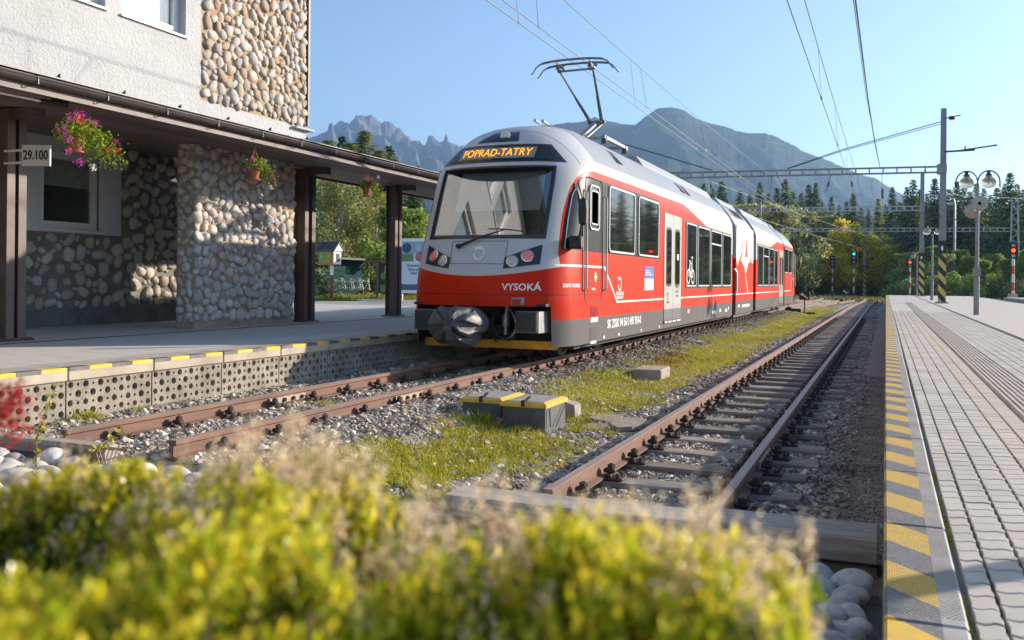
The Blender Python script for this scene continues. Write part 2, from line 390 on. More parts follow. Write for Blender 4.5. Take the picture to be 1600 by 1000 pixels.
def livery():
    m, t, b, o = newmat('train_livery_paint'); v = coords(t); x, y, z = sep(t, v)
    x = x.abs(); z = z+.14; y = y+11.3; y = y.min(57.2-y)
    zlo = x*x*.112+1.364; zhi = x*x*.100+1.436
    zor = curve(t, y, [(11.70, 0), (11.764, 0), (11.773, 1.50), (11.87, 1.80), (12.006, 2.154), (12.127, 2.40), (12.261, 2.628), (12.406, 2.782), (12.601, 2.882), (12.9, 2.93), (14.8, 2.948), (19.47, 2.975), (22.05, 2.65), (26.5, 2.02), (28.6, 1.95)])
    zwh = curve(t, y, [(11.66, 0), (11.69, 1.50), (11.765, 1.74), (11.887, 2.091), (12.046, 2.459), (12.205, 2.78), (12.36, 2.96), (12.618, 3.072), (13, 3.11), (19, 3.18), (26, 3.25), (28.6, 3.25)])
    zin = curve(t, y, [(11.84, 0), (11.869, 1.73), (12.043, 2.161), (12.228, 2.544), (12.432, 2.735), (12.7, 2.82), (17.1, 2.86), (17.12, 0), (28.6, 0)])
    wave = noise(t, v, .8, 3)
    org = z < zlo.max(zor); wh = z < zhi.max(zwh)
    dirt = noise(t, v, 2.2, 6, .7); streak = noise(t, v, 2.0, 5, .7, (1, 3.5, .35))
    c = mixc(t, wh, (.47, .495, .53), (.50, .50, .485))
    roof = (z > 3.1)*(y > 13.2)*(z > zwh)
    c = mixc(t, roof, c, (.30, .315, .34))
    c = mixc(t, org, c, (.58, .022, .003))
    dk = (z > 1.735)*(z < zin); c = mixc(t, dk, c, (.028, .03, .034))
    # thin white line along the side: level, slanting down, level
    l1 = ((z-1.52).abs() < .016)*(y > 11.75)*(y < 13.52)
    l2 = (((y-13.5)*.75-(1.524-z)).abs() < .022)*(z > .975)*(z < 1.53)
    l3 = ((z-.978).abs() < .015)*(y > 14.2)
    c = mixc(t, l1.max(l2).max(l3)*(x > 1.0), c, (.78, .78, .76))
    c = mixc(t, z < .765, c, (.115, .12, .13))
    sm = ((z-1.112).abs() < .005)*(y < 13.42)
    sm = sm.max(((y-13.42).abs() < .005)*(z < 3.1)).max(((y-12.6).abs() < .006)*(z > 3.0)).max(((y.mod(2.4)-1.2).abs() < .006)*(z > 3.2))
    c = mixc(t, sm, c, (.03, .03, .03))
    c = mixc(t, Nd(t, ramp(t, dirt*(2.2-z)*.55, [(.45, 0.), (1, .18)])), c, (.10, .06, .05))
    c = mixc(t, Nd(t, ramp(t, streak, [(.52, 0.), (.80, .22)])), c, (.20, .15, .12)); c = mixc(t, Nd(t, ramp(t, (1.05-z)*1.2+(streak-.5)*.9, [(.1, 0.), (.9, .35)])), c, (.21, .165, .13))
    t.links.new(c, b.inputs['Base Color']); b.inputs['Roughness'].default_value = .40; b.inputs['Specular IOR Level'].default_value = .10; b.inputs['Coat Weight'].default_value = .03; b.inputs['Coat Roughness'].default_value = .1
    bump(t, b, wave, .08, .02)
    return m
m_livery = livery()
m_glass = M('tinted_window_glass', (.018, .021, .021), .04, var=.2, scale=1.5, spec=.75)
m_glass2 = M('tinted_glass_with_haze', (.022, .025, .024), .035, col2=(.008, .009, .009), scale=1.2, spec=.45)
m_tframe = M('pale_window_frame', (.50, .51, .52), .4, metal=.3, var=.05)
m_surr = M('dark_window_surround', (.03, .031, .034), .35, var=.1)
m_doorw = M('door_white_paint', (.50, .50, .475), .35, var=.04, coat=.4)
m_tgrey = M('train_skirt_grey', (.11, .115, .125), .45, var=.15)
m_blind = M('grey_roller_blind', (.58, .59, .60), .7, var=.06)
m_sign = M('train_white_print', (.78, .78, .76), .5, var=.02)
m_silver = M('buffer_grey_paint', (.33, .34, .36), .4, metal=.4, var=.1)
m_plough = M('orange_yellow_paint', (.85, .42, .02), .45, col2=(.62, .28, .02), scale=9, bmp=.1)
def ws_mat():
    """windscreen: mostly see-through at right angles, mirrors the station at a slant"""
    m, t, b, o = newmat('windscreen_glass'); g = t.nodes.new('ShaderNodeBsdfGlossy'); g.inputs['Roughness'].default_value = .012; g.inputs[0].default_value = (1, 1, 1, 1)
    tr = t.nodes.new('ShaderNodeBsdfTransparent'); tr.inputs[0].default_value = (.55, .6, .6, 1)
    lw = Nd(t, t.nodes.new('ShaderNodeLayerWeight').outputs['Facing']); fr = lw.pow(4)*.8+.31
    mx = t.nodes.new('ShaderNodeMixShader'); t.links.new(fr.v, mx.inputs[0]); t.links.new(tr.outputs[0], mx.inputs[1]); t.links.new(g.outputs[0], mx.inputs[2]); t.links.new(mx.outputs[0], o.inputs[0]); return m
m_ws = ws_mat()
train = thing('train', 'red, white and grey electric railcar with its pantograph raised, standing at the platform', 'train', (TX, 11.3, .14))
ZS = [.40, .55, .68, .765, .88, .955, 1.03, 1.12, 1.25, 1.36, 1.5, 1.66, 1.8, 1.90, 1.95, 2.1, 2.25, 2.4, 2.55, 2.7, 2.82, 2.92, 3.0, 3.06, 3.12, 3.2, 3.28, 3.36, 3.45, 3.54, 3.62, 3.68, 3.735, 3.77, 3.795, 3.81]
THW = math.acos(.71**(SN/2))
def shell(name, y_end, flip=False):
    TH = sorted([k/44*math.pi for k in range(45)]+[THW, math.pi-THW])
    sideY = [y_end+(13.9-y_end)*k/8 for k in range(9)]
    rows = []
    for z in ZS:
        w_ = smooth_itp(WT, z); y0 = smooth_itp(YT, z); L = itp(LT, z); r = []
        for y in sideY: r.append((w_, max(y, y0+L+.01), z))
        for a in TH:
            c_, s_ = math.cos(a), math.sin(a)
            r.append((math.copysign(abs(c_)**(2/SN), c_)*w_, y0+L*(1-abs(s_)**(2/SN)), z))
        for y in reversed(sideY): r.append((-w_, max(y, y0+L+.01), z))
        rows.append(r)
    b = MB(); n = len(rows[0]); vs = [p for r in rows for p in r]; fs = []
    for i in range(len(ZS)-1):
        for k in range(n-1):
            xm = (rows[i][k][0]+rows[i][k+1][0])/2; ym = rows[i][k][1]
            if ZS[i] >= 1.899 and ZS[i+1] <= 2.921 and THW-1e-6 <= (TH[k-9] if 9 <= k < 9+len(TH)-1 else -1) < math.pi-THW-1e-6: continue
            if ZS[i+1] <= .956 and abs(xm) < 1.0 and ym < 12.3: continue
            fs.append((i*n+k, i*n+k+1, (i+1)*n+k+1, (i+1)*n+k))
    fs.append(tuple(i*n for i in range(len(ZS)))+tuple(i*n+n-1 for i in reversed(range(len(ZS)))))
    fs.append(tuple(range((len(ZS)-1)*n, len(ZS)*n)))
    vs = [(x+TX, (57.2-y if flip else y), z) for x, y, z in vs]
    b.add(vs, fs); return b.build(name, m_livery, train, smooth=True)
shell('body_shell', 26.1); shell('body_shell', 26.1, True)
def patch(b, zs, xl, xr, off=.006, n=14):
    """piece of sheet lying on the nose: rows at heights zs between xl(z) and xr(z)"""
    vs = []; fs = []
    for z in zs:
        for k in range(n+1):
            x = xl(z)+(xr(z)-xl(z))*k/n; p = Vector((x+TX, yfront(x, z), z))+snorm(x, z)*off; vs.append(tuple(p))
    for i in range(len(zs)-1):
        for k in range(n): fs.append((i*(n+1)+k, i*(n+1)+k+1, (i+1)*(n+1)+k+1, (i+1)*(n+1)+k))
    b.add(vs, fs)
def lin(z0, a, z1, c): return lambda z: a+(c-a)*(z-z0)/(z1-z0)
lsp = lambda a, b_, n: [a+(b_-a)*k/(n-1) for k in range(n)]
def nose_patch(name, zs, xl, xr, mat, parent=train, off=.006, n=14):
    b = MB(); patch(b, zs, xl, xr, off, n); o = b.build(name, mat, parent, smooth='all', fix=False); return o
hw = lambda z: .71*smooth_itp(WT, z)
def yglass(x, z): h = hw(z); k = (z-1.9)/1.02; return yfront(hw(1.9), 1.9)*(1-k)+yfront(hw(2.92), 2.92)*k+.02-.012*(1-(x/h)**2)
def flat_patch(name, zs, xl, xr, mat, parent, dy, n=14):
    vs = [(xl(z)+(xr(z)-xl(z))*k/n+TX, yglass(xl(z)+(xr(z)-xl(z))*k/n, z)+dy, z) for z in zs for k in range(n+1)]
    fs = [(i*(n+1)+k, i*(n+1)+k+1, (i+1)*(n+1)+k+1, (i+1)*(n+1)+k) for i in range(len(zs)-1) for k in range(n)]
    return MB().add(vs, fs).build(name, mat, parent, smooth='all', fix=False)
# frame: a strip leading from the edge of the opening back to the flatter glass
path = [(-1+2*k/16, 1.90) for k in range(17)]+[(1, 1.90+1.02*k/14) for k in range(1, 15)]+[(1-2*k/16, 2.92) for k in range(1, 17)]+[(-1, 2.92-1.02*k/14) for k in range(1, 14)]
vs = []; fs = []; n_ = len(path)
for u, z in path:
    x = u*hw(z); uu = u*(1-.045); zi = z+(.045 if z < 1.91 else -.05 if z > 2.91 else 0); zi = min(max(zi, 1.945), 2.87)
    p0 = Vector((x+TX, yfront(x, z), z))+snorm(x, z)*.006; x2 = u*hw(z)*1.03; z2 = z+(.022 if z > 2.91 else -.02 if z < 1.91 else 0); pm = Vector((x2+TX, yfront(x2, z2), z2))+snorm(x2, z2)*.005
    xi = uu*hw(zi); vs += [tuple(pm), tuple(p0), (x+TX, yglass(x, z), z), (xi+TX, yglass(xi, zi)-.004, zi)]
for k in range(n_):
    j = (k+1) % n_
    for a_ in range(3): fs.append((k*4+a_, j*4+a_, j*4+a_+1, k*4+a_+1))
scr = MB().add(vs, fs).build('windshield_surround', m_surr, train, fix=False)
lo, hi = lsp(1.90, 2.92, 12), lsp(2.30, 2.88, 6)
flat_patch('windshield', lo, lambda z: -hw(z), hw, m_ws, scr, 0)
flat_patch('sun_blind', hi, lambda z: -.60, lambda z: .72, m_blind, scr, .05)
flat_patch('cab_interior', lo, lambda z: -hw(z)*1.05, lambda z: hw(z)*1.05, m_dark, scr, .35)
b = MB(); b.box(TX-.75, TX+.7, 11.95, 12.1, 1.86, 2.02, .02); b.box(TX-.2, TX+.35, 11.98, 12.08, 2.0, 2.12, .02); b.build('dashboard', m_darkgrey, scr)
dsp = nose_patch('destination_display', lsp(3.0, 3.28, 6), lambda z: -(1.0-(z-3.0)*.95), lambda z: .98-(z-3.0)*.95, m_surr, off=.006)
nose_patch('display_glass', lsp(3.035, 3.245, 5), lambda z: -(.86-(z-3.03)*.6), lambda z: .82-(z-3.03)*.5, m_glass, dsp, off=.012)
nose_patch('led_panel', lsp(3.055, 3.225, 5), lambda z: -.62, lambda z: .56, M('led_matrix_grey', (.30, .28, .23), .6, var=.2, scale=20), dsp, off=.016)
m_led = emit('amber_led', (1, .33, .015), 1.1)
def nose_fn(x0, z0, off): 
    def f(u, v):
        x, z = x0+u, z0+v; p = Vector((x+TX, yfront(x, z), z))+snorm(x, z)*off; return p
    return f
put_text('POPRAD-TATRY', .165, m_led, 'destination_lettering', dsp, nose_fn(-.03, 3.138, .020), sx=.90)
nose_patch('roof_camera_window', lsp(3.33, 3.50, 5), lin(3.33, -.42, 3.5, -.2), lin(3.33, .26, 3.5, .19), M('blue_black_glass', (.02, .04, .07), .08, var=.2), off=.006)
b = MB(); c_ = nose_fn(.02, 3.42, .012)(0, 0); b.lathe(c_, [(.075, 0), (.075, -.02), (.05, -.025), (.045, -.012), (.002, -.012)], 20, 'Y'); b.build('top_headlight', M('lamp_lens', (.62, .64, .66), .15, var=.1, scale=30, spec=.8), train, smooth=True)
b = MB()
m_lred = M('red_lamp_lens', (.75, .12, .10), .2, col2=(.9, .35, .3), scale=60, spec=.8); m_lcl = M('clear_lamp_lens', (.62, .61, .55), .12, col2=(.35, .34, .3), scale=60, spec=.9)
m_lring = M('lamp_chrome_ring', (.6, .6, .6), .25, metal=.9)
for sg in (-1, 1):
    # housing: quadrilateral with a slanted top
    top = lin(.41, 1.615, .87, 1.80); bot = lin(.41, 1.462, .87, 1.53)
    vs = []; fs = []; K = 10
    for j in range(5):
        for k in range(K+1):
            x = .41+.46*k/K; z = bot(x)+(top(x)-bot(x))*j/4; p = Vector((sg*x+TX, yfront(x, z), z))+snorm(sg*x, z)*.007; vs.append(tuple(p))
    for j in range(4):
        for k in range(K): fs.append((j*(K+1)+k, j*(K+1)+k+1, (j+1)*(K+1)+k+1, (j+1)*(K+1)+k))
    hb = MB().add(vs, fs).build('headlight_housing', m_surr, train, smooth='all', fix=True)
    for nm, xx, zz, rr, mm in (('tail_lamp', .705, 1.637, .078, m_lred), ('headlight', .525, 1.565, .072, m_lcl)):
        n_ = snorm(sg*xx, zz); q = n_.to_track_quat('Z', 'Y').to_matrix(); ctr = Vector((sg*xx+TX, yfront(xx, zz), zz))+n_*.010
        bb = MB()
        for pr, mi in (([(rr+.012, 0), (rr+.012, .012), (rr, .016), (rr, 0)], 1), ([(rr, 0), (rr*.96, .012), (rr*.6, .024), (.004, .03)], 0)):
            t_ = MB(); t_.lathe((0, 0, 0), pr, 20); bb.mi = mi; bb.add([tuple(q @ Vector(p)+ctr) for p in t_.v], t_.f)
        bb.build(nm, [mm, m_lring], hb, smooth=True)
# bonnet seams, name, emblem
b = MB()
for (xa, za, xb, zb) in ((-.42, 1.845, .42, 1.845), (-.40, 1.53, .42, 1.53), (-.42, 1.845, -.40, 1.53), (.42, 1.845, .42, 1.53), (-1.0, 1.108, -.98, .97), (.99, 1.108, 1.0, .97)):
    pts = [Vector((x+TX, yfront(x, z), z))+snorm(x, z)*.001 for x, z in [(xa+(xb-xa)*k/8, za+(zb-za)*k/8) for k in range(9)]]
    b = MB(); b.tube(pts, .004, 4); b.build('panel_gap', m_dark, train)
pass
put_text('VYSOKÁ', .128, m_sign, 'name_lettering', train, nose_fn(.665, 1.213, .006), bold=.003)
def emblem(fn, r, name='operator_emblem'):
    vs = []; fs = []; K = 26
    for k in range(K+1):
        a = R_(150)-R_(325)*k/K; wd = r*.27
        for rr in (r-wd/2, r+wd/2): vs.append(fn(rr*math.cos(a)*.85, rr*math.sin(a)))
    for k in range(K): fs.append((2*k, 2*k+1, 2*k+3, 2*k+2))
    i = len(vs); vs += [fn(-r*1.45, r*.95), fn(r*.15, r*1.12), fn(r*.45, r*.55), fn(-.05*r, r*.62)]; fs.append((i, i+1, i+2, i+3))
    b = MB(); b.add([tuple(p) for p in vs], fs); return b.build(name, m_sign, train, fix=False)
emblem(nose_fn(.03, 1.675, .008), .088)
b = MB()
pv = nose_fn(-.29, 1.765, .03)(0, 0)
b.tube([pv, nose_fn(.02, 1.88, .05)(0, 0), nose_fn(.36, 1.985, .05)(0, 0)], [.022, .014, .008], 8); b.tube([nose_fn(-.2, 1.79, .045)(0, 0), nose_fn(.6, 1.965, .045)(0, 0)][0:0] or [nose_fn(.12, 2.0, .045)(0, 0), nose_fn(.36, 1.99, .05)(0, 0), nose_fn(.62, 1.962, .045)(0, 0)], .009, 6)
b.lathe(pv, [(.035, .02), (.035, -.03), (.01, -.035)], 12, 'Y'); b.build('windscreen_wiper', m_dark, train, smooth=True)
b = MB(); yy = yfront(.63, 1.02)-.03; b.box(TX+.56, TX+.72, yy-.01, yy+.1, .975, 1.075, .006); b.mi = 1; b.box(TX+.58, TX+.70, yy-.03, yy, .985, 1.055, .004); b.build('jumper_socket', [m_silver, M('dull_red', (.35, .03, .02), .5)], train)
# coupling bay
b = MB(); b.box(TX-1.0, TX+1.0, 12.15, 12.3, .4, .97); b.box(TX-1.0, TX+1.0, 11.5, 12.2, .955, .99); b.build('coupling_bay', m_dark, train)
b = MB()
for sg in (-1, 1): b.box(TX+sg*.86-.16, TX+sg*.86+.16, 11.75, 12.3, .42, .62) if 0 else None
b.prism([(TX-1.04, .345), (TX+.98, .345), (TX+1.08, .46), (TX+.3, .46), (TX+.28, .44), (TX-.35, .44), (TX-.37, .46), (TX-1.04, .46)], 'Y', 11.93, 11.96)
b.prism([(11.96, .345), (12.3, .40), (12.3, .44), (11.96, .46)], 'X', TX-1.03, TX+.98)
b.build('track_guard', m_plough, train)
for sg in (-1, 1):
    b = MB(); x0, x1 = sorted((TX+sg*.60, TX+sg*.93)); xo = TX+sg*1.02
    pol = [(x0, 11.42), (x1, 11.42), (x1+(.07 if sg > 0 else 0), 12.1), (x0-(.07 if sg < 0 else 0), 12.1)]
    b.prism(pol, 'Z', .60, .89); bo = b.build('buffer', m_silver, train)
    b = MB()
    b.box(x0+.01, x1-.01, 11.385, 11.42, .61, .885, .004)
    for k in range(7): b.box(x0+.015, x1-.015, 11.355, 11.39, .632+k*.036, .648+k*.036)
    b.build('ribbed_face', m_darkgrey, bo)
# coupler under a silver tarpaulin: folds run from a tied point in front out to a ragged edge
OUT = [(-0.379, 0.854), (-0.303, 0.924), (-0.152, 0.944), (0.035, 0.947), (0.164, 0.933), (0.257, 0.868), (0.304, 0.736), (0.296, 0.62), (0.205, 0.533), (0.188, 0.466), (-0.053, 0.432), (-0.223, 0.477), (-0.385, 0.565)]
def cover():
    r = np.random.default_rng(4); n = len(OUT); ring_ = []
    for k in range(n):
        a, c = np.array(OUT[k]), np.array(OUT[(k+1) % n]); ring_ += [a, (a+c)/2]
    ring_ = np.array(ring_); N2 = len(ring_); ct = np.array([0.054, 0.733]); vs = [(ct[0], 10.50, ct[1])]; prof = [(.16, 10.50, .0), (.45, 10.56, .045), (.75, 10.64, .065), (1.0, 10.80, .05), (1.02, 11.0, .03), (.92, 11.2, .02), (.55, 11.34, 0)]
    SPK = r.choice([-1.5, -1, -.4, .5, 1.2], N2)
    for f, y, am in prof:
        for k in range(N2): q = ct+(ring_[k]-ct)*f+r.normal(0, .016, 2); vs.append((q[0], y+SPK[k]*am*r.uniform(.7, 1.2), q[1]))
    fs = [(0, 1+k, 1+(k+1) % N2) for k in range(N2)]
    for i in range(len(prof)-1):
        for k in range(N2):
            a, b_, c, d = 1+i*N2+k, 1+i*N2+(k+1) % N2, 1+(i+1)*N2+(k+1) % N2, 1+(i+1)*N2+k; fs += [(a, b_, c), (a, c, d)] if (k+i) % 2 else [(a, b_, d), (b_, c, d)]
    fs.append(tuple(1+(len(prof)-1)*N2+k for k in range(N2)))
    return [(x+TX, y, z) for x, y, z in vs], fs
b = MB(); vs, fs = cover(); b.add(vs, fs)
cv = b.build('coupler_cover', M('crumpled_silver_tarpaulin', (.085, .09, .10), .46, metal=.1, var=.12, scale=4, bmp=.3, bscale=9, dist=.04), train); cv['label'] = 'crumpled silver cover tied over the coupler'
import bmesh
bm = bmesh.new(); bm.from_mesh(cv.data); bmesh.ops.subdivide_edges(bm, edges=bm.edges, cuts=1, use_grid_fill=True, smooth=.6); rc = random.Random(3)
for v in bm.verts: v.co += Vector((rc.gauss(0, .006), rc.gauss(0, .006), rc.gauss(0, .006)))
bmesh.ops.smooth_vert(bm, verts=bm.verts, factor=.35, use_axis_x=True, use_axis_y=True, use_axis_z=True); bm.to_mesh(cv.data); bm.free()
cv.data.polygons.foreach_set('use_smooth', [True]*len(cv.data.polygons)); cv.data.set_sharp_from_angle(angle=R_(30))
b = MB(); b.tube([(TX, 11.2, .70), (TX, 12.2, .70)], .12, 12); b.build('coupler', m_darkgrey, train, smooth=True)
b = MB()
b.tube([(TX+.33, 11.75, .95), (TX+.33, 11.7, .55)], .028, 10); b.tube([(TX+.33, 11.72, .84), (TX+.33, 11.70, .66)], .05, 12)
b.build('cylinder', m_steel, train, smooth=True)
for pts, r in (([(.42, 11.6, .93), (.56, 11.5, .80), (.60, 11.45, .66), (.50, 11.5, .53), (.36, 11.6, .50)], .013), ([(.25, 11.6, .9), (.2, 11.5, .7), (.3, 11.5, .52), (.45, 11.6, .48)], .016), ([(.50, 11.7, .9), (.52, 11.6, .7), (.62, 11.6, .55)], .02), ([(.15, 11.7, .93), (.12, 11.6, .6), (.2, 11.7, .45)], .014), ([(.7, 11.9, .9), (.45, 11.8, .86), (.2, 11.9, .88)], .03)):
    b = MB(); P = [Vector((x+TX, y, z)) for x, y, z in pts]; Q = []
    for i in range(len(P)-1):
        for k in range(4): Q.append(P[i].lerp(P[i+1], k/4))
    Q.append(P[-1])
    for _ in range(3): Q = [Q[0]]+[(Q[i-1]+Q[i]*2+Q[i+1])/4 for i in range(1, len(Q)-1)]+[Q[-1]]
    b.tube(Q, r, 8); b.build('hose', m_dark if r > .0135 else m_steel, train, smooth=True)
b = MB()
for k in range(16):
    x, y, z = TX+random.uniform(.05, .6), random.uniform(11.9, 12.15), random.uniform(.5, .9); s_ = random.uniform(.03, .08); b.box(x-s_, x+s_, y-s_, y+s_, z-s_, z+s_*.8, .008)
b.build('coupling_gear', m_darkgrey, train)
# ---- right-hand side fittings
XS = TX+1.22
def rrect(y0, y1, z0, z1, r, n=5):
    P = []
    for cy_, cz_, a0 in ((y1-r, z1-r, 0), (y0+r, z1-r, 90), (y0+r, z0+r, 180), (y1-r, z0+r, 270)):
        for k in range(n+1): a = R_(a0+90*k/n); P.append((cy_+r*math.cos(a), cz_+r*math.sin(a)))
    return P
def ring(b, outer, inner, x0, x1, sx=1):
    n = len(outer); vs = [(x0, *p) for p in outer]+[(x1, *p) for p in outer]+[(x1, *p) for p in inner]+[(x0, *p) for p in inner]
    fs = []
    for k in range(n):
        j = (k+1) % n
        for a in range(3): fs.append((a*n+k, a*n+j, (a+1)*n+j, (a+1)*n+k))
    b.add(vs, fs)
def side_window(y0, y1, z0, z1, r=.10, fr=.03, mat=m_glass2, split=None, parent=train, name='window', flip=False, sgn=1, fm=None):
    if flip: y0, y1 = 57.2-y1, 57.2-y0
    X = TX+sgn*1.22; e = sgn
    b = MB(); ring(b, rrect(y0, y1, z0, z1, r), rrect(y0+fr, y1-fr, z0+fr, z1-fr, r*.7), X-.01*e, X+.022*e)
    if split: b.box(min(X, X+.02*e), max(X, X+.02*e), y0+fr, y1-fr, split, split+.035)
    o = b.build(name, fm or m_tframe, parent, smooth=True)
    b = MB(); b.prism(rrect(y0+fr*.8, y1-fr*.8, z0+fr*.8, z1-fr*.8, r*.75), 'X', X-.004*e, X+.008*e); b.build('pane', mat, o)
    return o
for flip in (False, True):
    side_window(13.68, 15.25, 1.76, 2.80, flip=flip); side_window(15.50, 17.02, 1.76, 2.80, flip=flip)
    b = MB(); y0, y1 = 19.58, 25.80
    if flip: y0, y1 = 57.2-y1, 57.2-y0
    b.prism(rrect(y0, y1, 1.17, 2.64, .06), 'X', XS-.01, XS+.006); b.build('window_band', m_surr, train)
    for i, (a, c) in enumerate(((19.62, 20.75), (20.95, 22.45), (22.62, 24.15), (24.32, 25.76))): side_window(a, c, 1.215, 2.60, r=.08, flip=flip, split=2.25 if i == 2 else None)
    # double doors
    for k, (a, c) in enumerate(((17.52, 18.30), (18.31, 19.09))):
        if flip: a, c = 57.2-c, 57.2-a
        b = MB(); b.box(XS-.01, XS+.014, a, c, .765, 2.66, .004); b.mi = 1; b.box(XS-.01, XS+.012, a, c, .545, .763, .004)
        d = b.build('door_leaf', [m_doorw, m_tgrey], train)
        m_ = (a+c)/2; b = MB(); b.prism(rrect(m_-.24, m_+.24, 1.22, 2.39, .10), 'X', XS+.012, XS+.020); wn = b.build('door_window', m_surr, d)
        b = MB(); b.prism(rrect(m_-.19, m_+.19, 1.27, 2.34, .07), 'X', XS+.018, XS+.024); b.build('pane', m_glass, wn)
        if k == 1 and not flip:
            b = MB(); b.box(XS+.024, XS+.027, m_-.07, m_+.07, 1.76, 1.88); b.build('door_sticker', m_sign, d)
    # passenger door's step
    y0, y1 = (17.5, 19.1) if not flip else (38.1, 39.7)
    b = MB(); b.box(XS-.1, XS+.03, y0, y1, .50, .54); b.build('door_step', m_tgrey, train)
    # cab side window following the curve of the nose, cab door with hand rails
    vs = []; fs = []; K = 10; zz = lsp(1.76, 2.70, 12)
    arch = lambda z: float(np.interp(z, [1.73, 2.161, 2.544, 2.735, 2.81], [11.90, 12.07, 12.25, 12.44, 12.8]))
    for z in zz:
        ya = min(arch(z)+.02, 12.36)
        for k in range(K+1):
            y = ya+(12.38-ya)*k/K; vs.append((TX+xside(y, z)+.008, 57.2-y if flip else y, z))
    for j in range(11):
        for k in range(K): fs.append((j*(K+1)+k, j*(K+1)+k+1, (j+1)*(K+1)+k+1, (j+1)*(K+1)+k))
    cw = MB().add(vs, fs).build('cab_window', m_glass2, train, smooth='all', fix=False)
    for p in cw.data.polygons: pass
    b = MB(); e = [vs[k*(K+1)] for k in range(12)]+[vs[11*(K+1)+K]]+[vs[K]]
    b.tube([Vector(p)+Vector((.004, 0, 0)) for p in e]+[Vector(e[0])], .008, 6); b.build('frame', m_tframe, cw, smooth=True)
    fl = (lambda y: 57.2-y) if flip else (lambda y: y)
    b = MB(); ya, yb = sorted((fl(12.50), fl(13.36)))
    ring(b, rrect(ya, yb, .98, 2.83, .12), rrect(ya+.012, yb-.012, .992, 2.818, .11), XS-.004, XS+.006); cd = b.build('cab_door', m_dark, train)
    side_window(12.68, 13.16, 2.06, 2.72, r=.10, fr=.025, parent=cd, name='door_window', flip=flip)
    side_window(12.73, 13.11, 2.14, 2.64, r=.06, fr=.018, parent=cd, name='door_window', flip=flip, mat=m_glass)
    for yh in (12.44, 13.44):
        b = MB(); y_ = fl(yh); b.box(XS-.005, XS+.003, y_-.045, y_+.02, 1.15, 2.62); b.mi = 1
        b.tube([(XS-.0, y_, 1.16), (XS+.05, y_, 1.2), (XS+.05, y_, 2.57), (XS, y_, 2.61)], .014, 8); b.build('hand_rail', [m_dark, m_tframe], train, smooth=True)
for f0 in (False, True):
    Y = (lambda y: 57.2-y) if f0 else (lambda y: y)
    b = MB()                                       # mirror: bracket, arm, head
    P = [(XS-.10, Y(12.02), 1.86), (XS+.10, Y(11.92), 1.90), (XS+.16, Y(11.88), 2.12)]
    b.tube(P, .016, 8); b.tube([(q[0], q[1]+.05, q[2]) for q in P], .012, 8)
    b.lathe((XS+.17, Y(11.87), 2.26), [(.01, -.20), (.07, -.17), (.085, 0), (.07, .15), (.01, .19)], 14, sx=.8, sy=.7)
    b.box(XS-.06, XS+.12, Y(12.0)-.06, Y(12.0)+.10, 1.75, 1.93, .02)
    b.build('wing_mirror', m_dark, train, smooth=True)
def side_fn(y0, z0, off=.004):
    return lambda u, v: Vector((XS+off, y0+u, z0+v))
put_text('SK ZSSK 94 56 0 495 954-0', .185, m_sign, 'vehicle_number', train, side_fn(14.72, .635), sx=1.0, bold=.004)
put_text('1435 mm', .07, m_sign, 'small_lettering', train, side_fn(12.1, .5), sx=.9) if 0 else None
emblem(side_fn(14.36, 1.27), .105)
put_text('ŽELEZNIČNÁ', .075, m_sign, 'small_lettering', train, side_fn(14.38, 1.11), bold=.002)
put_text('SPOLOČNOSŤ', .06, m_sign, 'small_lettering', train, side_fn(14.38, 1.045), bold=.002)
put_text('DEPO POPRAD', .07, m_sign, 'small_lettering', train, lambda u, v: Vector((TX+xside(12.05+u, 1.24)+.005, 12.05+u, 1.24+v)), bold=.002)
b = MB(); b.box(XS-.002, XS+.005, 16.0, 16.68, 1.365, 1.585); b.mi = 1; b.box(XS-.002, XS+.005, 16.0, 16.68, 1.155, 1.363); b.mi = 2
for k in range(3): b.box(XS+.005, XS+.007, 16.06, 16.06+.5-.1*k, 1.43+k*.035, 1.44+k*.035)
b.box(XS+.005, XS+.007, 16.08, 16.14, 1.2, 1.25)
b.build('information_sticker', [M('sticker_blue', (.05, .13, .45), .4), M('sticker_white', (.72, .74, .80), .4), m_sign], train)
def disc(b, y, z, r, n=18, off=.004, th=.004): b.prism([(y+r*math.cos(2*math.pi*k/n), z+r*math.sin(2*math.pi*k/n)) for k in range(n)], 'X', XS+off-th, XS+off)
b = MB(); disc(b, 13.02, 1.37, .085); b.mi = 1; b.box(XS+.003, XS+.006, 12.97, 13.07, 1.358, 1.382); b.box(XS+.003, XS+.0065, 13.008, 13.032, 1.32, 1.42); b.build('first_aid_sticker', [M('sticker_green', (.02, .28, .10), .4), m_sign], train)
b = MB()
for k in range(5):
    a0 = R_(100+k*52); P = [(12.66+.14*math.cos(a)*.8, 1.36+.14*math.sin(a)) for a in (a0, a0+R_(20), a0+R_(40))]+[(12.66+.07*math.cos(a)*.8, 1.36+.07*math.sin(a)) for a in (a0+R_(36), a0+R_(6))]
    b.prism(P, 'X', XS, XS+.004)
b.build('dark_red_emblem', M('sticker_dark_red', (.22, .01, .01), .4), train)
put_text('POPRAD', .05, m_sign, 'small_lettering', train, side_fn(12.93, 1.19), bold=.001)
b = MB(); b.box(XS-.003, XS+.006, 12.80, 13.16, .775, .935, .003); b.mi = 1; b.box(XS-.003, XS+.006, 12.80, 13.16, .70, .772, .003); b.build('reflector', [M('reflector_red', (.35, .01, .01), .25), m_sign], train)
b = MB(); b.box(XS-.003, XS+.005, 12.78, 13.10, .42, .62, .0); b.build('jacking_recess', m_dark, train)
b = MB(); b.box(XS-.003, XS+.006, 12.80, 13.08, .385, .425); b.build('jacking_pad', m_sign, train)
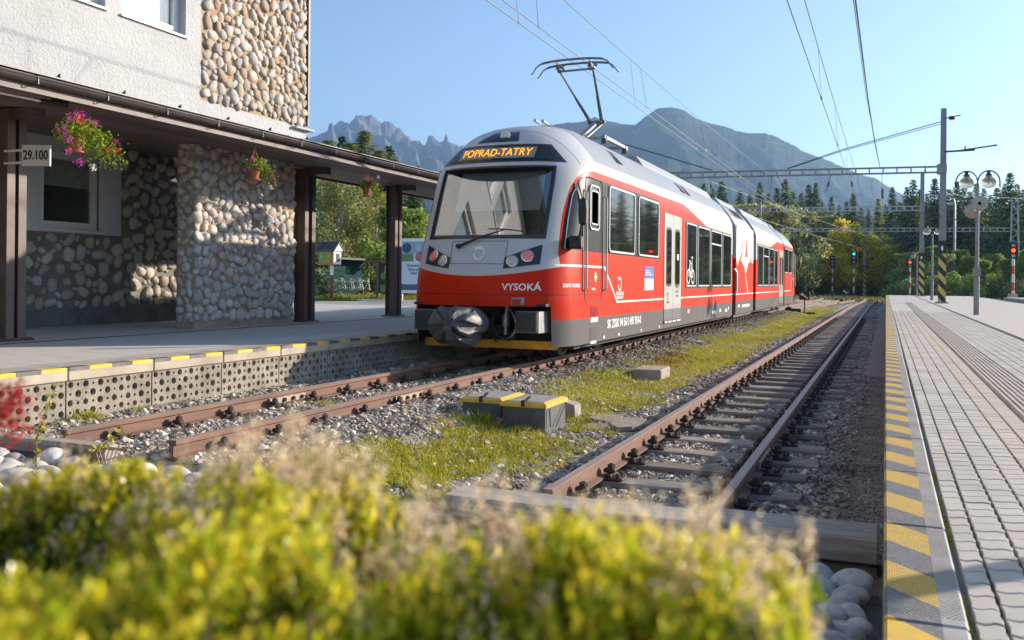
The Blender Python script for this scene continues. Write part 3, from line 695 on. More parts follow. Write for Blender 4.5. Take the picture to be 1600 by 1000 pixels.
for yy in (13.5, 14.35, 15.8, 17.2): b = MB(); b.box(XS-.003, XS+.004, yy-.035, yy+.035, .43, .47); b.build('marking', m_sign, train)
for (a, c) in ((17.55, 17.72), (17.86, 18.1), (18.25, 18.5), (18.65, 18.95)): b = MB(); b.box(XS+.03, XS+.034, a, c, .505, .535); b.build('marking', m_sign, train)
for (a, c, z) in ((19.85, 20.1, .66), (22.9, 23.0, .56), (23.1, 23.45, .55), (24.0, 24.2, .57), (24.9, 25.2, .55), (25.4, 25.5, .6), (27.2, 27.5, .62), (28, 29.6, .6)):
    b = MB(); b.box(XS-.003, XS+.005, a, c, z-.03, z+.05); b.build('marking', m_sign if z < .66 else M('pale_red_square', (.75, .35, .28), .5), train)
put_text('2.', .30, m_pvcblack, 'class_number', train, side_fn(17.85, .98, .018), bold=.004)
for k in range(6): b = MB(); yy = 18.58+(k % 2)*.16; zz_ = .90+(k//2)*.09; b.box(XS+.012, XS+.017, yy, yy+.09, zz_+.1, zz_+.15); b.build('door_pictogram', m_darkgrey, train)
# bicycle pictogram in the first tall window
b = MB(); bx = XS+.012
for cy_ in (19.88, 20.36):
    for k in range(20):
        a, a2 = 2*math.pi*k/20, 2*math.pi*(k+1)/20
        b.quad(*[(bx, cy_+r*math.cos(q)*1.05, 1.43+r*math.sin(q)) for r, q in ((.13, a), (.165, a), (.165, a2), (.13, a2))])
for p, q in (((19.88, 1.43), (20.02, 1.72)), ((20.02, 1.72), (20.26, 1.72)), ((20.26, 1.72), (20.36, 1.43)), ((20.26, 1.72), (20.10, 1.43)), ((20.10, 1.43), (20.02, 1.74)), ((20.26, 1.72), (20.27, 1.85)), ((20.2, 1.86), (20.34, 1.86)), ((19.96, 1.78), (20.08, 1.76)), ((20.10, 1.43), (20.36, 1.43))):
    b.beam((bx, *p), (bx, *q), .028, .028) if 0 else b.prism([(p[0]-.017, p[1]), (p[0]+.017, p[1]), (q[0]+.017, q[1]), (q[0]-.017, q[1])] if abs(p[1]-q[1]) > .04 else [(p[0], p[1]-.014), (q[0], q[1]-.014), (q[0], q[1]+.014), (p[0], p[1]+.014)], 'X', bx-.003, bx+.001)
b.build('bicycle_pictogram', m_sign, train)
# middle module and bellows
def section(name, y0, y1, k, mat, top=0):
    b = MB(); pr = [(.40, 1.22*k)]+[(z, smooth_itp(WT, z)*k) for z in ZS[1:]]
    pol = [(TX+w_, z-top*(1 if z > 3 else 0)) for z, w_ in pr]+[(TX-w_, z-top*(1 if z > 3 else 0)) for z, w_ in reversed(pr)]
    b.prism(pol, 'Y', y0, y1); return b.build(name, mat, train, smooth=True)
section('body_shell', 26.75, 30.45, 1.0, m_livery, .03)
section('gangway_bellows', 26.1, 26.75, .93, m_dark, .05); section('gangway_bellows', 30.45, 31.1, .93, m_dark, .05)
b = MB(); b.box(XS-.003, XS+.004, 26.85, 30.35, 1.95, 3.0); b.mi = 1
b.mi = 1
for P in ([(27.3, 1.95), (27.75, 1.95), (28.35, 2.86), (28.1, 2.4), (28.0, 2.72), (27.9, 2.3)], [(28.45, 2.1), (29.15, 2.1), (28.95, 2.45), (28.8, 2.8), (28.7, 2.45)], [(29.5, 1.95), (30.0, 1.95), (29.9, 2.25), (29.75, 2.1)]):
    b.prism(P, 'X', XS+.002, XS+.007)
b.mi = 0; b.prism([(27.9, 1.95), (29.3, 1.95), (28.9, 1.72), (28.65, 1.55), (28.5, 1.75)], 'X', XS, XS+.005); b.prism([(26.85, 1.95), (27.3, 1.95), (27.0, 1.8)], 'X', XS, XS+.005)
b.prism([(28.60, 1.56), (28.68, 1.56), (29.3, 1.0), (29.2, 1.0)], 'X', XS, XS+.0045)
b.mi = 2; b.box(XS+.004, XS+.008, 28.3, 29.9, 2.06, 2.075)
b.build('mountain_artwork', [m_sign, M('art_red', (.72, .06, .018), .35), m_dark], train)
b = MB(); b.tube([(XS+.03, 26.45, .95), (XS+.06, 26.5, 1.1), (XS+.06, 26.5, 1.6), (XS, 26.45, 1.7)], .03, 8); b.build('gangway_hose', m_tframe, train, smooth=True)
# under the floor
b = MB(); b.box(TX-1.1, TX+1.1, 12.4, 44.8, .33, .45); b.box(TX-1.15, TX+1.15, 26.8, 30.4, .3, .5); b.build('underframe', m_dark, train)
for yb in (13.4, 15.3, 27.6, 29.6, 41.9, 43.8):
    for sg in (-1, 1):
        b = MB(); b.lathe((TX+sg*.52, yb, .14+.36), [(.38, -.02), (.38, 0), (.36, .0), (.355, .06), (.30, .065), (.28, .04), (.05, .05)], 28, 'X'); b.build('wheel', m_darkgrey, train, smooth=True)
        b = MB(); b.box(TX+sg*.75-.05, TX+sg*.75+.05, yb-.2, yb+.2, .28, .5, .02); b.build('axle_box', m_dark, train); b = MB(); b.tube([(TX+sg*1.05, yb-.12, .42), (TX+sg*1.05, yb-.06, .28), (TX+sg*1.05, yb+.1, .24), (TX+sg*1.05, yb+.2, .42)], .014, 6); b.build('sand_pipe', m_dark, train)
# roof fittings
m_roofbox = M('roof_grey', (.33, .345, .37), .5, var=.08)
for y0, y1, z in ((17.9, 25.7, 3.835), (27.0, 30.2, 3.81), (31.6, 41, 3.835)):
    b = MB(); b.prism([(TX-.72, 3.6), (TX-.55, z), (TX+.55, z), (TX+.72, 3.6)], 'Y', y0, y1); b.build('roof_equipment_box', m_roofbox, train)
for y0 in (14.9, 20.2, 20.8, 28.0, 28.6, 29.2):
    b = MB()
    for k in range(4): b.prism([(TX+.80, 3.52+.0), (TX+1.0, 3.31), (TX+1.012, 3.32), (TX+.81, 3.535)], 'Y', y0+k*.10, y0+k*.10+.05)
    b.build('roof_grille', m_dark, train)
b = MB(); b.tube([(TX+.35, 13.3, 3.73), (TX+.35, 13.05, 3.74)], [.015, .03], 10); b.tube([(TX+.2, 13.35, 3.76), (TX+.2, 13.1, 3.77)], [.015, .028], 10); b.build('air_horn', m_steel, train, smooth=True)
# pantograph
m_pan = M('pantograph_steel', (.20, .21, .22), .4, metal=.7, var=.15)
b = MB(); kn = Vector((TX-.02, 17.05, 4.40))
for sg in (-1, 1):
    b.box(TX+sg*.45-.04, TX+sg*.45+.04, 15.9, 17.5, 3.90, 3.96); b.lathe((TX+sg*.45, 16.0, 3.80), [(.05, 0), (.07, .02), (.05, .04), (.07, .06), (.05, .1)], 10); b.lathe((TX+sg*.45, 17.4, 3.80), [(.05, 0), (.07, .02), (.05, .04), (.07, .06), (.05, .1)], 10)
b.box(TX-.5, TX+.5, 16.0, 16.06, 3.90, 3.95); b.box(TX-.5, TX+.5, 17.3, 17.36, 3.90, 3.95)
b.build('pantograph_base', m_pan, train)
b = MB(); b.tube([(TX-.05, 16.1, 3.95), kn], [.055, .05], 10); b.tube([(TX+.10, 16.05, 3.95), kn+Vector((.12, .05, -.02))], .014, 6); b.tube([(TX+.04, 16.1, 3.93), kn+Vector((.05, 0, -.08))], .012, 6)
for k in range(4): b.box(TX-.1+k*.05, TX-.05+k*.05, 16.95, 17.12, 4.32+.04*(k % 2), 4.42, .01)
b.tube([kn+Vector((-.17, 0, 0)), kn+Vector((.17, 0, 0))], .035, 8)
b.build('lower_arm', m_pan, train, smooth=True)
hy = 15.25
for a, c, mid in ((kn+Vector((-.13, 0, .02)), Vector((TX-.16, hy+.05, 5.00)), .5), (kn+Vector((.10, 0, .02)), Vector((TX+.44, hy+.05, 5.02)), .5)):
    b = MB(); b.tube([a, a.lerp(c, .5), a.lerp(c, .52), c], [.034, .028, .021, .017], 8); b.tube([a+Vector((.03, 0, 0)), c+Vector((.02, 0, -.05))], .008, 5); b.build('upper_arm', m_pan, train, smooth=True)
for dy, dz in ((-.16, .0), (.16, .0)):
    b = MB(); cx = TX+.12; pts = []
    for k in range(13):
        u = -0.56+1.12*k/12; pts.append((cx+u, hy+dy, 5.17+dz-.035*(abs(u)/.56)**3))
    b.tube(pts, .020, 6)
    for sg in (-1, 1): b.tube([(cx+sg*.56, hy+dy, 5.135+dz), (cx+sg*.65, hy+dy, 5.09+dz), (cx+sg*.72, hy+dy, 4.99+dz), (cx+sg*.75, hy+dy, 4.96+dz)], [.014, .012, .010, .014], 6)
    b.build('collector_strip', m_pan, train, smooth=True)
b = MB()
for sx_ in (-.16, .44):
    for k in range(5): b.lathe((TX+sx_+random.uniform(-.06, .06), hy+random.uniform(-.1, .1), 5.02+random.uniform(0, .09)), [(.008, -.03), (.03, -.02), (.035, .02), (.01, .03)], 8)
    b.tube([(TX+sx_, hy-.16, 5.13), (TX+sx_, hy, 5.0), (TX+sx_, hy+.16, 5.13)], .013, 6)
b.tube([(TX-.2, hy, 5.01), (TX+.5, hy, 5.02)], .018, 6); b.build('collector_head', m_pan, train, smooth=True)
# ------------------------------------------------------------------ the ground
def gheight(x, y):
    x = np.asarray(x, float); y = np.asarray(y, float)
    h = np.interp(x, [-6.6, -6.3, -5.9, -5.2, -4.4, -3.9, -3.3, -2.6, -2.3, -1.42, -.5, 0], [.06, .04, .0, -.02, .0, -.05, -.17, -.17, -.19, -.215, -.20, -.21])
    h = h+(vnoise(x, y, .35, 1)-.5)*.03+(vnoise(x, y, 1.1, 2)-.5)*.05
    return np.where(y < 4.99, np.minimum(h, -.24)+(vnoise(x, y, .3, 3)-.5)*.03, h)
def grid(name, xs, ys, hf, mat, label=None, smooth=True):
    X, Y = np.meshgrid(xs, ys); Z = hf(X, Y); V = np.stack([X, Y, Z], -1).reshape(-1, 3); nx = len(xs); ny = len(ys)
    i = (np.arange(ny-1)[:, None]*nx+np.arange(nx-1)[None]).ravel(); F = np.stack([i, i+1, i+nx+1, i+nx], 1)
    return struct(np_mesh(name, V, F, mat, smooth), label)
def m_trackbed():
    m, t, b, o = newmat('track_bed_dirt'); v = gcoords(t); x, y, z = sep(t, v)
    n1 = noise(t, v, 1.1, 5); n2 = noise(t, v, 24, 6, .7); n3 = noise(t, v, 110, 3, .8)
    base = mixc(t, Nd(t, ramp(t, n2, [(.3, 0.), (.7, 1.)])), (.15, .118, .09), (.32, .265, .21))
    pale = mixc(t, Nd(t, ramp(t, n3, [(.45, 0.), (.6, 1.)])), base, (.48, .43, .37))
    gm = Nd(t, ramp(t, n1, [(.36, 0.), (.52, 1.)]))*((x+3.15).abs() < .62)
    c = mixc(t, gm*.75, pale, (.16, .145, .035))
    t.links.new(c, b.inputs['Base Color']); b.inputs['Roughness'].default_value = .95; bump(t, b, n2*.6+n3*.4, .9, .03); return m
mt_bed = m_trackbed()
ys = np.concatenate([np.arange(2.0, 4.96, .12), [4.985, 5.0], np.arange(5.12, 26, .14), np.arange(26, 80, .8), np.arange(80, 131, 5)])
grid('track_bed', np.arange(-6.56, .01, .0772), ys, gheight, mt_bed, 'gritty ground with ballast between the two platforms')
m_meadow = M('dry_meadow', (.14, .15, .045), .95, col2=(.20, .165, .085), scale=.25, bmp=.8, bscale=9, dist=.1)
def farh(x, y):
    r = np.hypot(x, y); return -.26-.0*r+np.where(y > 140, (y-140)*.012, 0)+np.where((y > 140), (vnoise(x, y, 60, 9)-.5)*3, 0)
fx = np.concatenate([np.linspace(-4000, -300, 14), np.linspace(-280, 280, 57), np.linspace(300, 4000, 14)])
fy = np.concatenate([np.linspace(-400, -40, 6), np.linspace(-20, 300, 65), np.linspace(320, 4200, 20)])
grid('ground', fx, fy, farh, m_meadow, 'open grassy ground reaching to the foot of the mountains')
# ------------------------------------------------------------------ tracks
RP = [(-.03, 0), (.03, 0), (.034, -.006), (.034, -.032), (.008, -.045), (.008, -.115), (.055, -.128), (.055, -.14), (-.055, -.14), (-.055, -.128), (-.008, -.115), (-.008, -.045), (-.034, -.032), (-.034, -.006)]
def sweep_rail(path, name, parent):
    """rail along a path of (x,y,z of head)"""
    b = MB(); n = len(RP); P = [Vector(p) for p in path]; vs = []
    for i, p in enumerate(P):
        d = (P[min(i+1, len(P)-1)]-P[max(i-1, 0)]).normalized(); rt = d.cross(Vector((0, 0, 1))).normalized()
        for a, c in RP: vs.append(tuple(p+rt*a+Vector((0, 0, c))))
    for i in range(len(P)-1):
        for k in range(n): 
            b.mi = 0
    fs = []; mi = []
    for i in range(len(P)-1):
        for k in range(n): fs.append((i*n+k, i*n+(k+1) % n, (i+1)*n+(k+1) % n, (i+1)*n+k)); mi.append(1 if k == 0 else 0)
    fs += [tuple(range(n)), tuple(range((len(P)-1)*n, len(P)*n))]; mi += [0, 0]
    b.v = vs; b.f = fs; b.m = mi; return b.build(name, [m_rail, m_railtop], parent)
def sleeper_mesh(seed, L=1.85):
    r = np.random.default_rng(seed); b = MB(); n = 7; vs = []
    for k in range(n+1):
        x = -L/2+L*k/n; j = lambda s_=.008: r.uniform(-s_, s_); hw_ = .115
        vs += [(x+j(.015), -hw_+j(), -.10), (x+j(.015), -hw_+j(), -.018+j(.004)), (x+j(.015), -hw_+.02+j(), 0+j(.005)), (x, 0+j(.02), .002+j(.008)), (x+j(.015), hw_-.02+j(), 0+j(.005)), (x+j(.015), hw_+j(), -.018), (x, hw_, -.10)]
    fs = []
    for i in range(n):
        for k in range(6): fs.append((i*7+k, i*7+k+1, (i+1)*7+k+1, (i+1)*7+k))
    fs += [tuple(range(7)), tuple(range(n*7, n*7+7))]
    b.add(vs, fs); return b.mesh('sleeper', m_sleeper)
SLP = [sleeper_mesh(s_) for s_ in range(5)]
def fastener_mesh():
    b = MB()
    b.box(-.19, .19, -.075, .075, -.150, -.132, .006); b.box(-.10, -.057, -.07, .07, -.132, -.105, .006); b.box(.057, .10, -.07, .07, -.132, -.105, .006)
    for sx in (-1, 1):
        b.tube([(sx*.085, 0, -.13), (sx*.085, 0, -.035)], .014, 6); b.lathe((sx*.085, 0, -.07), [(.03, 0), (.03, .026), (.012, .028)], 6); b.box(sx*.075-.045, sx*.075+.045, -.032, .032, -.105, -.072, .01)
        for sy in (-1, 1): b.lathe((sx*.15, sy*.045, -.132), [(.02, 0), (.02, .03), (.008, .034)], 6)
    return b.mesh('rail_fastener', m_iron)
FST = fastener_mesh()
def track(name, label, path_fn, s0, s1, zt, smax_f, buried=0., first=None, curved=False, grp=None):
    t = thing(name, label, 'railway track', (path_fn(s0)[0], s0, zt-.15), grp)
    st = np.concatenate([np.arange(s0, 40, 4.), np.arange(40, s1, 3.)])
    for sg in (-1, 1):
        pts = []
        for s_ in st:
            x = path_fn(s_)[0]; x2 = path_fn(s_+.5)[0]; d = Vector((x2-x, .5, 0)).normalized(); n_ = Vector((d.y, -d.x, 0))
            p = Vector((x, s_, zt))+n_*sg*.522; pts.append((p.x, p.y if s_ > s0 else s0, zt))
        sweep_rail(pts, 'rail', t)
    s_ = first or s0+.5; i = 0
    while s_ < s1-3 and i < 290:
        x = path_fn(s_)[0]; a = math.atan2(path_fn(s_+.5)[0]-x, .5)
        inst(SLP[i % 5], 'sleeper', t, (x+random.uniform(-.03, .03), s_, zt-.152-buried), (random.uniform(-.006, .006), random.uniform(-.006, .006), -a+random.uniform(-.02, .02)))
        if s_ < smax_f:
            for sg in (-1, 1): inst(FST, 'rail_fastener', t, (x+sg*.522*math.cos(a), s_, zt), (0, 0, -a+(math.pi if random.random() < .5 else 0)))
        s_ += .67*(1 if s_ < 60 else 1.0); i += 1
    return t
tr2 = track('railway_track', 'empty weathered track with dark wooden sleepers beside the right-hand platform', lambda s_: (-1.422+.0005*max(0, s_-52)**2, 0), 5.36, 105, 0., 40, first=5.83)
tr1 = track('railway_track', 'track with half-buried sleepers beside the perforated platform wall, under the train', lambda s_: (-5.215+.0002*max(0, s_-60)**2*-1, 0), 5.1, 130, .14, 40, buried=.012, first=5.55)
def t3(s_): return (-10.5+.0*s_+ (s_-40)*.085, 0)
tr3 = track('railway_track', 'far track slanting across behind the train towards the signals', lambda s_: (-11.5+(s_-46)*.11-.0004*max(0, s_-80)**2, 0), 46, 135, .10, 0, buried=.0, first=47)
tr4 = track('railway_track', 'far track crossing over from the train to the empty track', lambda s_: (-5.0+(s_-50)*.075, 0), 50, 98, .03, 0, first=52) if 1 else None
for (x, s0, lit) in ((-5.737, 7.55, 1), (-4.693, 8.25, 1), (-.90, 7.1, 0)):   # fishplates at the rail joints
    P = tr1 if x < -2 else tr2; zt = .14 if x < -2 else 0
    b = MB()
    for sg in (-1, 1):
        b.mi = 0; b.prism([(x+sg*.012, zt-.045), (x+sg*.035, zt-.052), (x+sg*.035, zt-.108), (x+sg*.012, zt-.118)], 'Y', s0, s0+.62); b.mi = 1
        for k in range(4): b.lathe((x+sg*.035, s0+.08+k*.15, zt-.08), [(.022, 0), (.022, sg*.022), (.01, sg*.03)], 6, 'X')
    b.build('fishplate', [M('pale_lime_stained_steel', (.50, .42, .33), .7, col2=(.3, .2, .14), scale=14), m_iron], P)
# ------------------------------------------------------------------ ballast 
def sc_rect(n, x0, x1, y0, y1, bias=1.): 
    y = y0+(y1-y0)*rng.random(n)**bias; return rng.uniform(x0, x1, n), y
def ballast(name, x, y, rmin, rmax, mat, label, sink=.35, noz=None):
    n = len(x); r = rng.uniform(rmin, rmax, n)*(1+.0*y); z = gheight(x, y)+r*(.6-sink)
    sc3 = r[:, None]*rng.uniform([.8, .7, .45], [1.25, 1.1, .85], (n, 3))
    return stuff(scatter(name, OCTA[0], OCTA[1], np.stack([x, y, z], 1), sc3, mat, rotmats(n, .9), jitter=0.0), label, 'ballast')
def skew(x):  # break the octahedron's symmetry
    return x
OCTA = ([(1, .15, .1), (-.9, -.2, .2), (.1, 1, -.1), (-.2, -.9, .15), (.2, .1, .8), (-.1, .1, -1), (.75, .7, .45), (-.6, .55, .6)], [(0, 6, 4), (6, 2, 4), (2, 7, 4), (7, 1, 4), (1, 3, 4), (3, 0, 4), (0, 2, 6), (2, 1, 7), (2, 0, 5), (1, 2, 5), (3, 1, 5), (0, 3, 5)])
x1, y1 = sc_rect(17000, -6.5, -3.85, 5.05, 17, 1.35); x2, y2 = sc_rect(8000, -4.7, -3.7, 9, 44, 1.3)
x = np.concatenate([x1, x2]); y = np.concatenate([y1, y2]); k = (np.abs(np.abs(x+5.215)-.522) > .075); x, y = x[k], y[k]
ballast('track_ballast', x, y, .016, .038, m_ballast, 'grey crushed stone around the track under the train')
x1, y1 = sc_rect(15000, -2.65, -.25, 5.4, 15, 1.3); x2, y2 = sc_rect(8000, -2.7, -.3, 14, 50, 1.2)
x = np.concatenate([x1, x2]); y = np.concatenate([y1, y2]); k = (np.abs(np.abs(x+1.422)-.522) > .06); x, y = x[k], y[k]
ballast('track_ballast', x, y, .014, .036, m_ballast, 'dark crushed stone between the sleepers of the empty track', sink=.3)
x1, y1 = sc_rect(2000, -6.4, -2.4, 5.1, 12, 1.2); x2, y2 = sc_rect(1200, -2.5, -.5, 5.4, 12)
x = np.concatenate([x1, x2]); y = np.concatenate([y1, y2]); k = (np.abs(np.abs(x+5.215)-.522) > .1)&(np.abs(np.abs(x+1.422)-.522) > .1); x, y = x[k], y[k]
k = (x > -4.2)&(x < -2.6)&(rng.random(len(x)) < .6); x, y = x[~k], y[~k]
ballast('loose_stones', x, y, .018, .045, m_ballast_l, 'pale loose stones strewn over the ballast', sink=.2)
x, y = sc_rect(16000, -.75, -.01, 5.4, 16, 1.4)
ballast('fine_grit', x, y, .005, .014, m_ballast, 'fine dark grit along the right-hand platform', sink=.3)
x, y = sc_rect(9000, -3.9, -2.2, 5.4, 16, 1.2)
ballast('fine_grit', x, y, .007, .02, m_ballast_l, 'pale grit between the two tracks', sink=.3)
# grass and moss
def grass(name, label, x, y, hmin, hmax, mat, wd=.005, zoff=0, lean=.7, hf=gheight):
    n = len(x); z = hf(x, y)+zoff
    base = [(-.5, 0, 0), (.5, 0, 0), (.25, .25, .6), (0, .55, 1)]
    s3 = np.stack([np.full(n, wd)*rng.uniform(.7, 1.6, n), np.full(n, 1.)*rng.uniform(.2, 1, n)*hmax, rng.uniform(hmin, hmax, n)], 1)
    return stuff(scatter(name, base, [(0, 1, 2), (0, 2, 3)], np.stack([x, y, z], 1), s3, mat, rotmats(n, lean*.5)), label, 'grass')
m_grass = leafmat('yellow_green_grass', [(.20, .28, .015), (.34, .38, .02), (.48, .42, .04), (.36, .24, .06)], .35)
m_moss = leafmat('moss_and_low_weeds', [(.30, .34, .015), (.50, .50, .02), (.62, .54, .04), (.34, .20, .05)], .25)
N_ = 190000
x = rng.uniform(-4.05, -2.35, N_); y = 5.4+(58-5.4)*rng.random(N_)**2.1
ctr = -3.15-.12*np.clip((y-6)/8, 0, 2)
d = vnoise(x, y, .55, 21)*.6+vnoise(x, y, .16, 22)*.4-np.abs(x-ctr)**2*.42
k = d > .34+.0*y; x, y = x[k], y[k]
k = ~((x > -4.0)&(x < -2.95)&(y > 8.15)&(y < 9.0)) & ~((x > -3.6)&(x < -3.1)&(y > 13.3)&(y < 14.1)); x, y = x[k], y[k]
grass('grass_strip', 'low yellow-green moss and grass between the two tracks', x, y, .012, .040, m_moss, wd=.009, lean=1.6)
k = rng.random(len(x)) < .16; grass('grass_tufts', 'taller thin grass standing in the mossy strip', x[k], y[k], .04, .10, m_grass, wd=.004, lean=1.0)
x = rng.normal(0, .5, 5000)*.35-.55; y = rng.normal(0, 1.2, 5000)+8.5
k = (vnoise(x, y, .3, 33) > .62)&(x < -.05)&(y > 5.5); m_rw = leafmat('reddish_weeds', [(.25, .05, .02), (.30, .12, .03), (.14, .14, .03)], .3)
grass('weeds', 'reddish weeds in the dark grit by the platform', x[k], y[k], .01, .03, m_rw, wd=.006, lean=1.5)
x = rng.normal(-3.75, .22, 5000); y = rng.normal(16.5, 1.2, 5000); k = vnoise(x, y, .4, 34) > .5
grass('weeds', 'rust-red weeds beyond the concrete slab', x[k], y[k], .02, .05, m_rw, wd=.012, lean=1.3)
# weed tufts by the left wall, in the ballast, by the boxes
def tuft(cx, cy, n, r, h, label, mat=m_grass):
    x = rng.normal(cx, r, n); y = rng.normal(cy, r, n); o = grass('weed_tuft', label, x, y, h*.4, h, mat, wd=h*.11, lean=1.4); del o['kind']; o['category'] = 'weed'; return o
tuft(-6.42, 5.95, 160, .07, .10, 'dark green weed tuft at the foot of the perforated wall, nearer the camera'); tuft(-6.38, 6.5, 120, .05, .08, 'yellow-green weed tuft at the foot of the perforated wall, below a panel joint')
tuft(-5.35, 8.0, 140, .06, .09, 'small weed tuft between the rails beside the pale fishplate'); tuft(-3.62, 8.1, 150, .05, .14, 'leafy weed in front of the left yellow-rimmed box'); tuft(-3.2, 8.08, 120, .06, .09, 'weed in front of the right yellow-rimmed box')
tuft(-3.75, 12.6, 260, .16, .13, 'bright green tuft at the edge of the ballast near the concrete slab')
# ------------------------------------------------------------------ boxes, slab, stones between the tracks
m_boxg = M('box_dark_grey', (.065, .07, .08), .6, col2=(.11, .115, .12), scale=7, bmp=.2)
m_lid = M('worn_lid_grey', (.24, .235, .22), .7, col2=(.36, .34, .31), scale=12, bmp=.3)
m_boxl = M('box_side_pale_grey', (.40, .41, .42), .7, col2=(.25, .25, .25), scale=6)
def tbox(label, x0, x1, y0, y1, z1, rot):
    cx, cy = (x0+x1)/2, (y0+y1)/2; t = thing('junction_box', label, 'junction box', (cx, cy, -.17), 'yellow-rimmed boxes between the tracks')
    b = MB(); b.box(x0+.02, x1-.02, y0+.02, y1-.02, -.2, z1-.035, .006); b.build('box_body', m_boxg, t)
    b = MB(); hx, hy = (x1-x0)/2, (y1-y0)/2
    o_ = [(-hx, -hy), (hx, -hy), (hx, hy), (-hx, hy)]; i_ = [(-hx+.045, -hy+.045), (hx-.045, -hy+.045), (hx-.045, hy-.045), (-hx+.045, hy-.045)]
    vs = [(cx+a, cy+c, z1-.045) for a, c in o_]+[(cx+a, cy+c, z1-.012) for a, c in o_]+[(cx+a, cy+c, z1+.008) for a, c in i_]
    b.add(vs, [(k, (k+1) % 4, 4+(k+1) % 4, 4+k) for k in range(4)]+[(4+k, 4+(k+1) % 4, 8+(k+1) % 4, 8+k) for k in range(4)]+[(3, 2, 1, 0)]); b.mi = 1; b.add([vs[8+k] for k in range(4)], [(0, 1, 2, 3)])
    lid = b.build('lid', [m_yellow, m_lid], t)
    b = MB(); b.box(cx-.02, cx+.02, y0-.01, y0+.06, z1-.04, z1+.02, .006); b.tube([(cx+.03, y0+.02, z1+.02), (cx+.05, y0+.06, z1+.05), (cx+.0, y0+.1, z1+.02)], .012, 6); b.build('latch', m_iron, lid)
    b = MB(); b.tube([(x1+.004, y0+.08, z1-.06), (x1+.012, y0+.09, -.1)], .006, 5); b.tube([(x1+.004, y1-.08, z1-.05), (x1+.012, y0+.25, -.12)], .006, 5); b.build('cable', m_dark, t)
    t.rotation_euler = (0, 0, rot); return t
tbox('right-hand of the two dark boxes with worn yellow rims, its pale end in the sun', -3.46, -2.98, 8.16, 8.80, .13, 0)
tbox('left-hand of the two dark boxes with worn yellow rims', -3.98, -3.52, 8.34, 8.98, .12, .02)
b = MB(); b.tube([(-3.42, 8.02, -.19), (-3.41, 8.02, -.01)], .028, 10); tag(b.build('pipe_stub', m_rail, None, True, loc=(-3.42, 8.02, -.19)), 'short rusty pipe standing in front of the gap between the two boxes', 'pipe')
m_slab = M('pale_concrete_slab', (.46, .40, .34), .85, col2=(.32, .27, .23), scale=6, bmp=.8, bscale=50, dist=.02)
b = MB(); b.box(-3.52, -3.10, 13.40, 14.15, -.2, -.01, .012, rot=.04); b.build('x', m_slab)
bpy.data.objects['x'].name = 'concrete_slab'; tag(bpy.data.objects['concrete_slab'], 'pale flat concrete slab lying in the moss beyond the boxes', 'concrete slab')
b = MB(); b.prism([(-3.22, -.18), (-3.04, -.18), (-3.06, -.02), (-3.2, .02)], 'Y', 9.25, 9.45); tag(b.build('stone_block', m_slab), 'small brown-grey block behind the right-hand box', 'stone block')
for i, (cx, cy, a, w_, l_) in enumerate(((-2.62, 8.85, .3, .24, .30), (-2.45, 9.20, -.2, .22, .34), (-2.72, 9.30, .7, .18, .26), (-2.38, 8.85, .1, .16, .22))):
    r = np.random.default_rng(i+40); P = [(cx+w_*math.cos(q+a)*r.uniform(.7, 1.1), cy+l_*math.sin(q+a)*r.uniform(.7, 1.1)) for q in np.linspace(0, 2*math.pi, 8)[:-1]]
    b = MB(); z_ = -.165+.012*i; b.prism(P, 'Z', z_-.03, z_+.012); tag(b.build('broken_slab', M('flat_broken_stone', (.40, .33, .27), .9, col2=(.22, .18, .15), scale=8, bmp=.7, bscale=40)), ['flat broken stone plate nearest the right-hand box', 'large flat broken stone plate close to the empty track', 'flat broken stone plate farthest back of the four', 'small flat broken stone plate touching the empty track'][i], 'stone plate')
# timber at the end of the tracks
b = MB(); b.box(-.88, -.02, 4.99, 5.33, -.13, .005, .012); b.build('beam_piece', m_beam); o1 = bpy.data.objects['beam_piece']
tb = thing('timber_sleeper_wall', 'long grey timber laid across the end of the empty track', 'timber beam', (-1.4, 5.16, -.2)); 
o1.parent = tb; o1.location = -Vector(tb['_o']); 
b = MB(); b.box(-2.50, -.89, 5.0, 5.31, -.14, -.012, .014); b.build('beam_piece', m_beam, tb)
b = MB(); b.box(-2.50, -.03, 5.03, 5.3, -.42, -.15); b.build('lower_beam', m_sleeper, tb)
tb2 = thing('timber_sleeper_wall', 'grey timber laid across the end of the train\'s track, beside the pale cobbles', 'timber beam', (-5, 4.98, -.2))
b = MB(); b.box(-6.5, -5.10, 4.87, 5.01, .0, .10, .012); b.build('beam_piece', m_beam, tb2); b = MB(); b.box(-6.5, -5.10, 4.89, 5.0, -.3, -.005); b.build('lower_beam', m_sleeper, tb2)
b = MB(); b.box(-4.94, -2.87, 4.90, 5.04, -.38, -.16, .012); b.build('beam_piece', m_beam, tb2)
b = MB()                                           # rusty perforated plate
for k in range(13):
    for sg in (1, -1):
        x0_ = -5.42+k*.035; b.beam((x0_, 4.845, -.18), (x0_+sg*.12, 4.845, .09), .006, .004)
b.box(-5.5, -4.85, 4.838, 4.85, .09, .11); tag(b.build('expanded_metal_plate', M('rusty_mesh', (.30, .20, .15), .7)), 'rusty perforated metal sheet leaning at the end of the train\'s left rail', 'metal mesh')
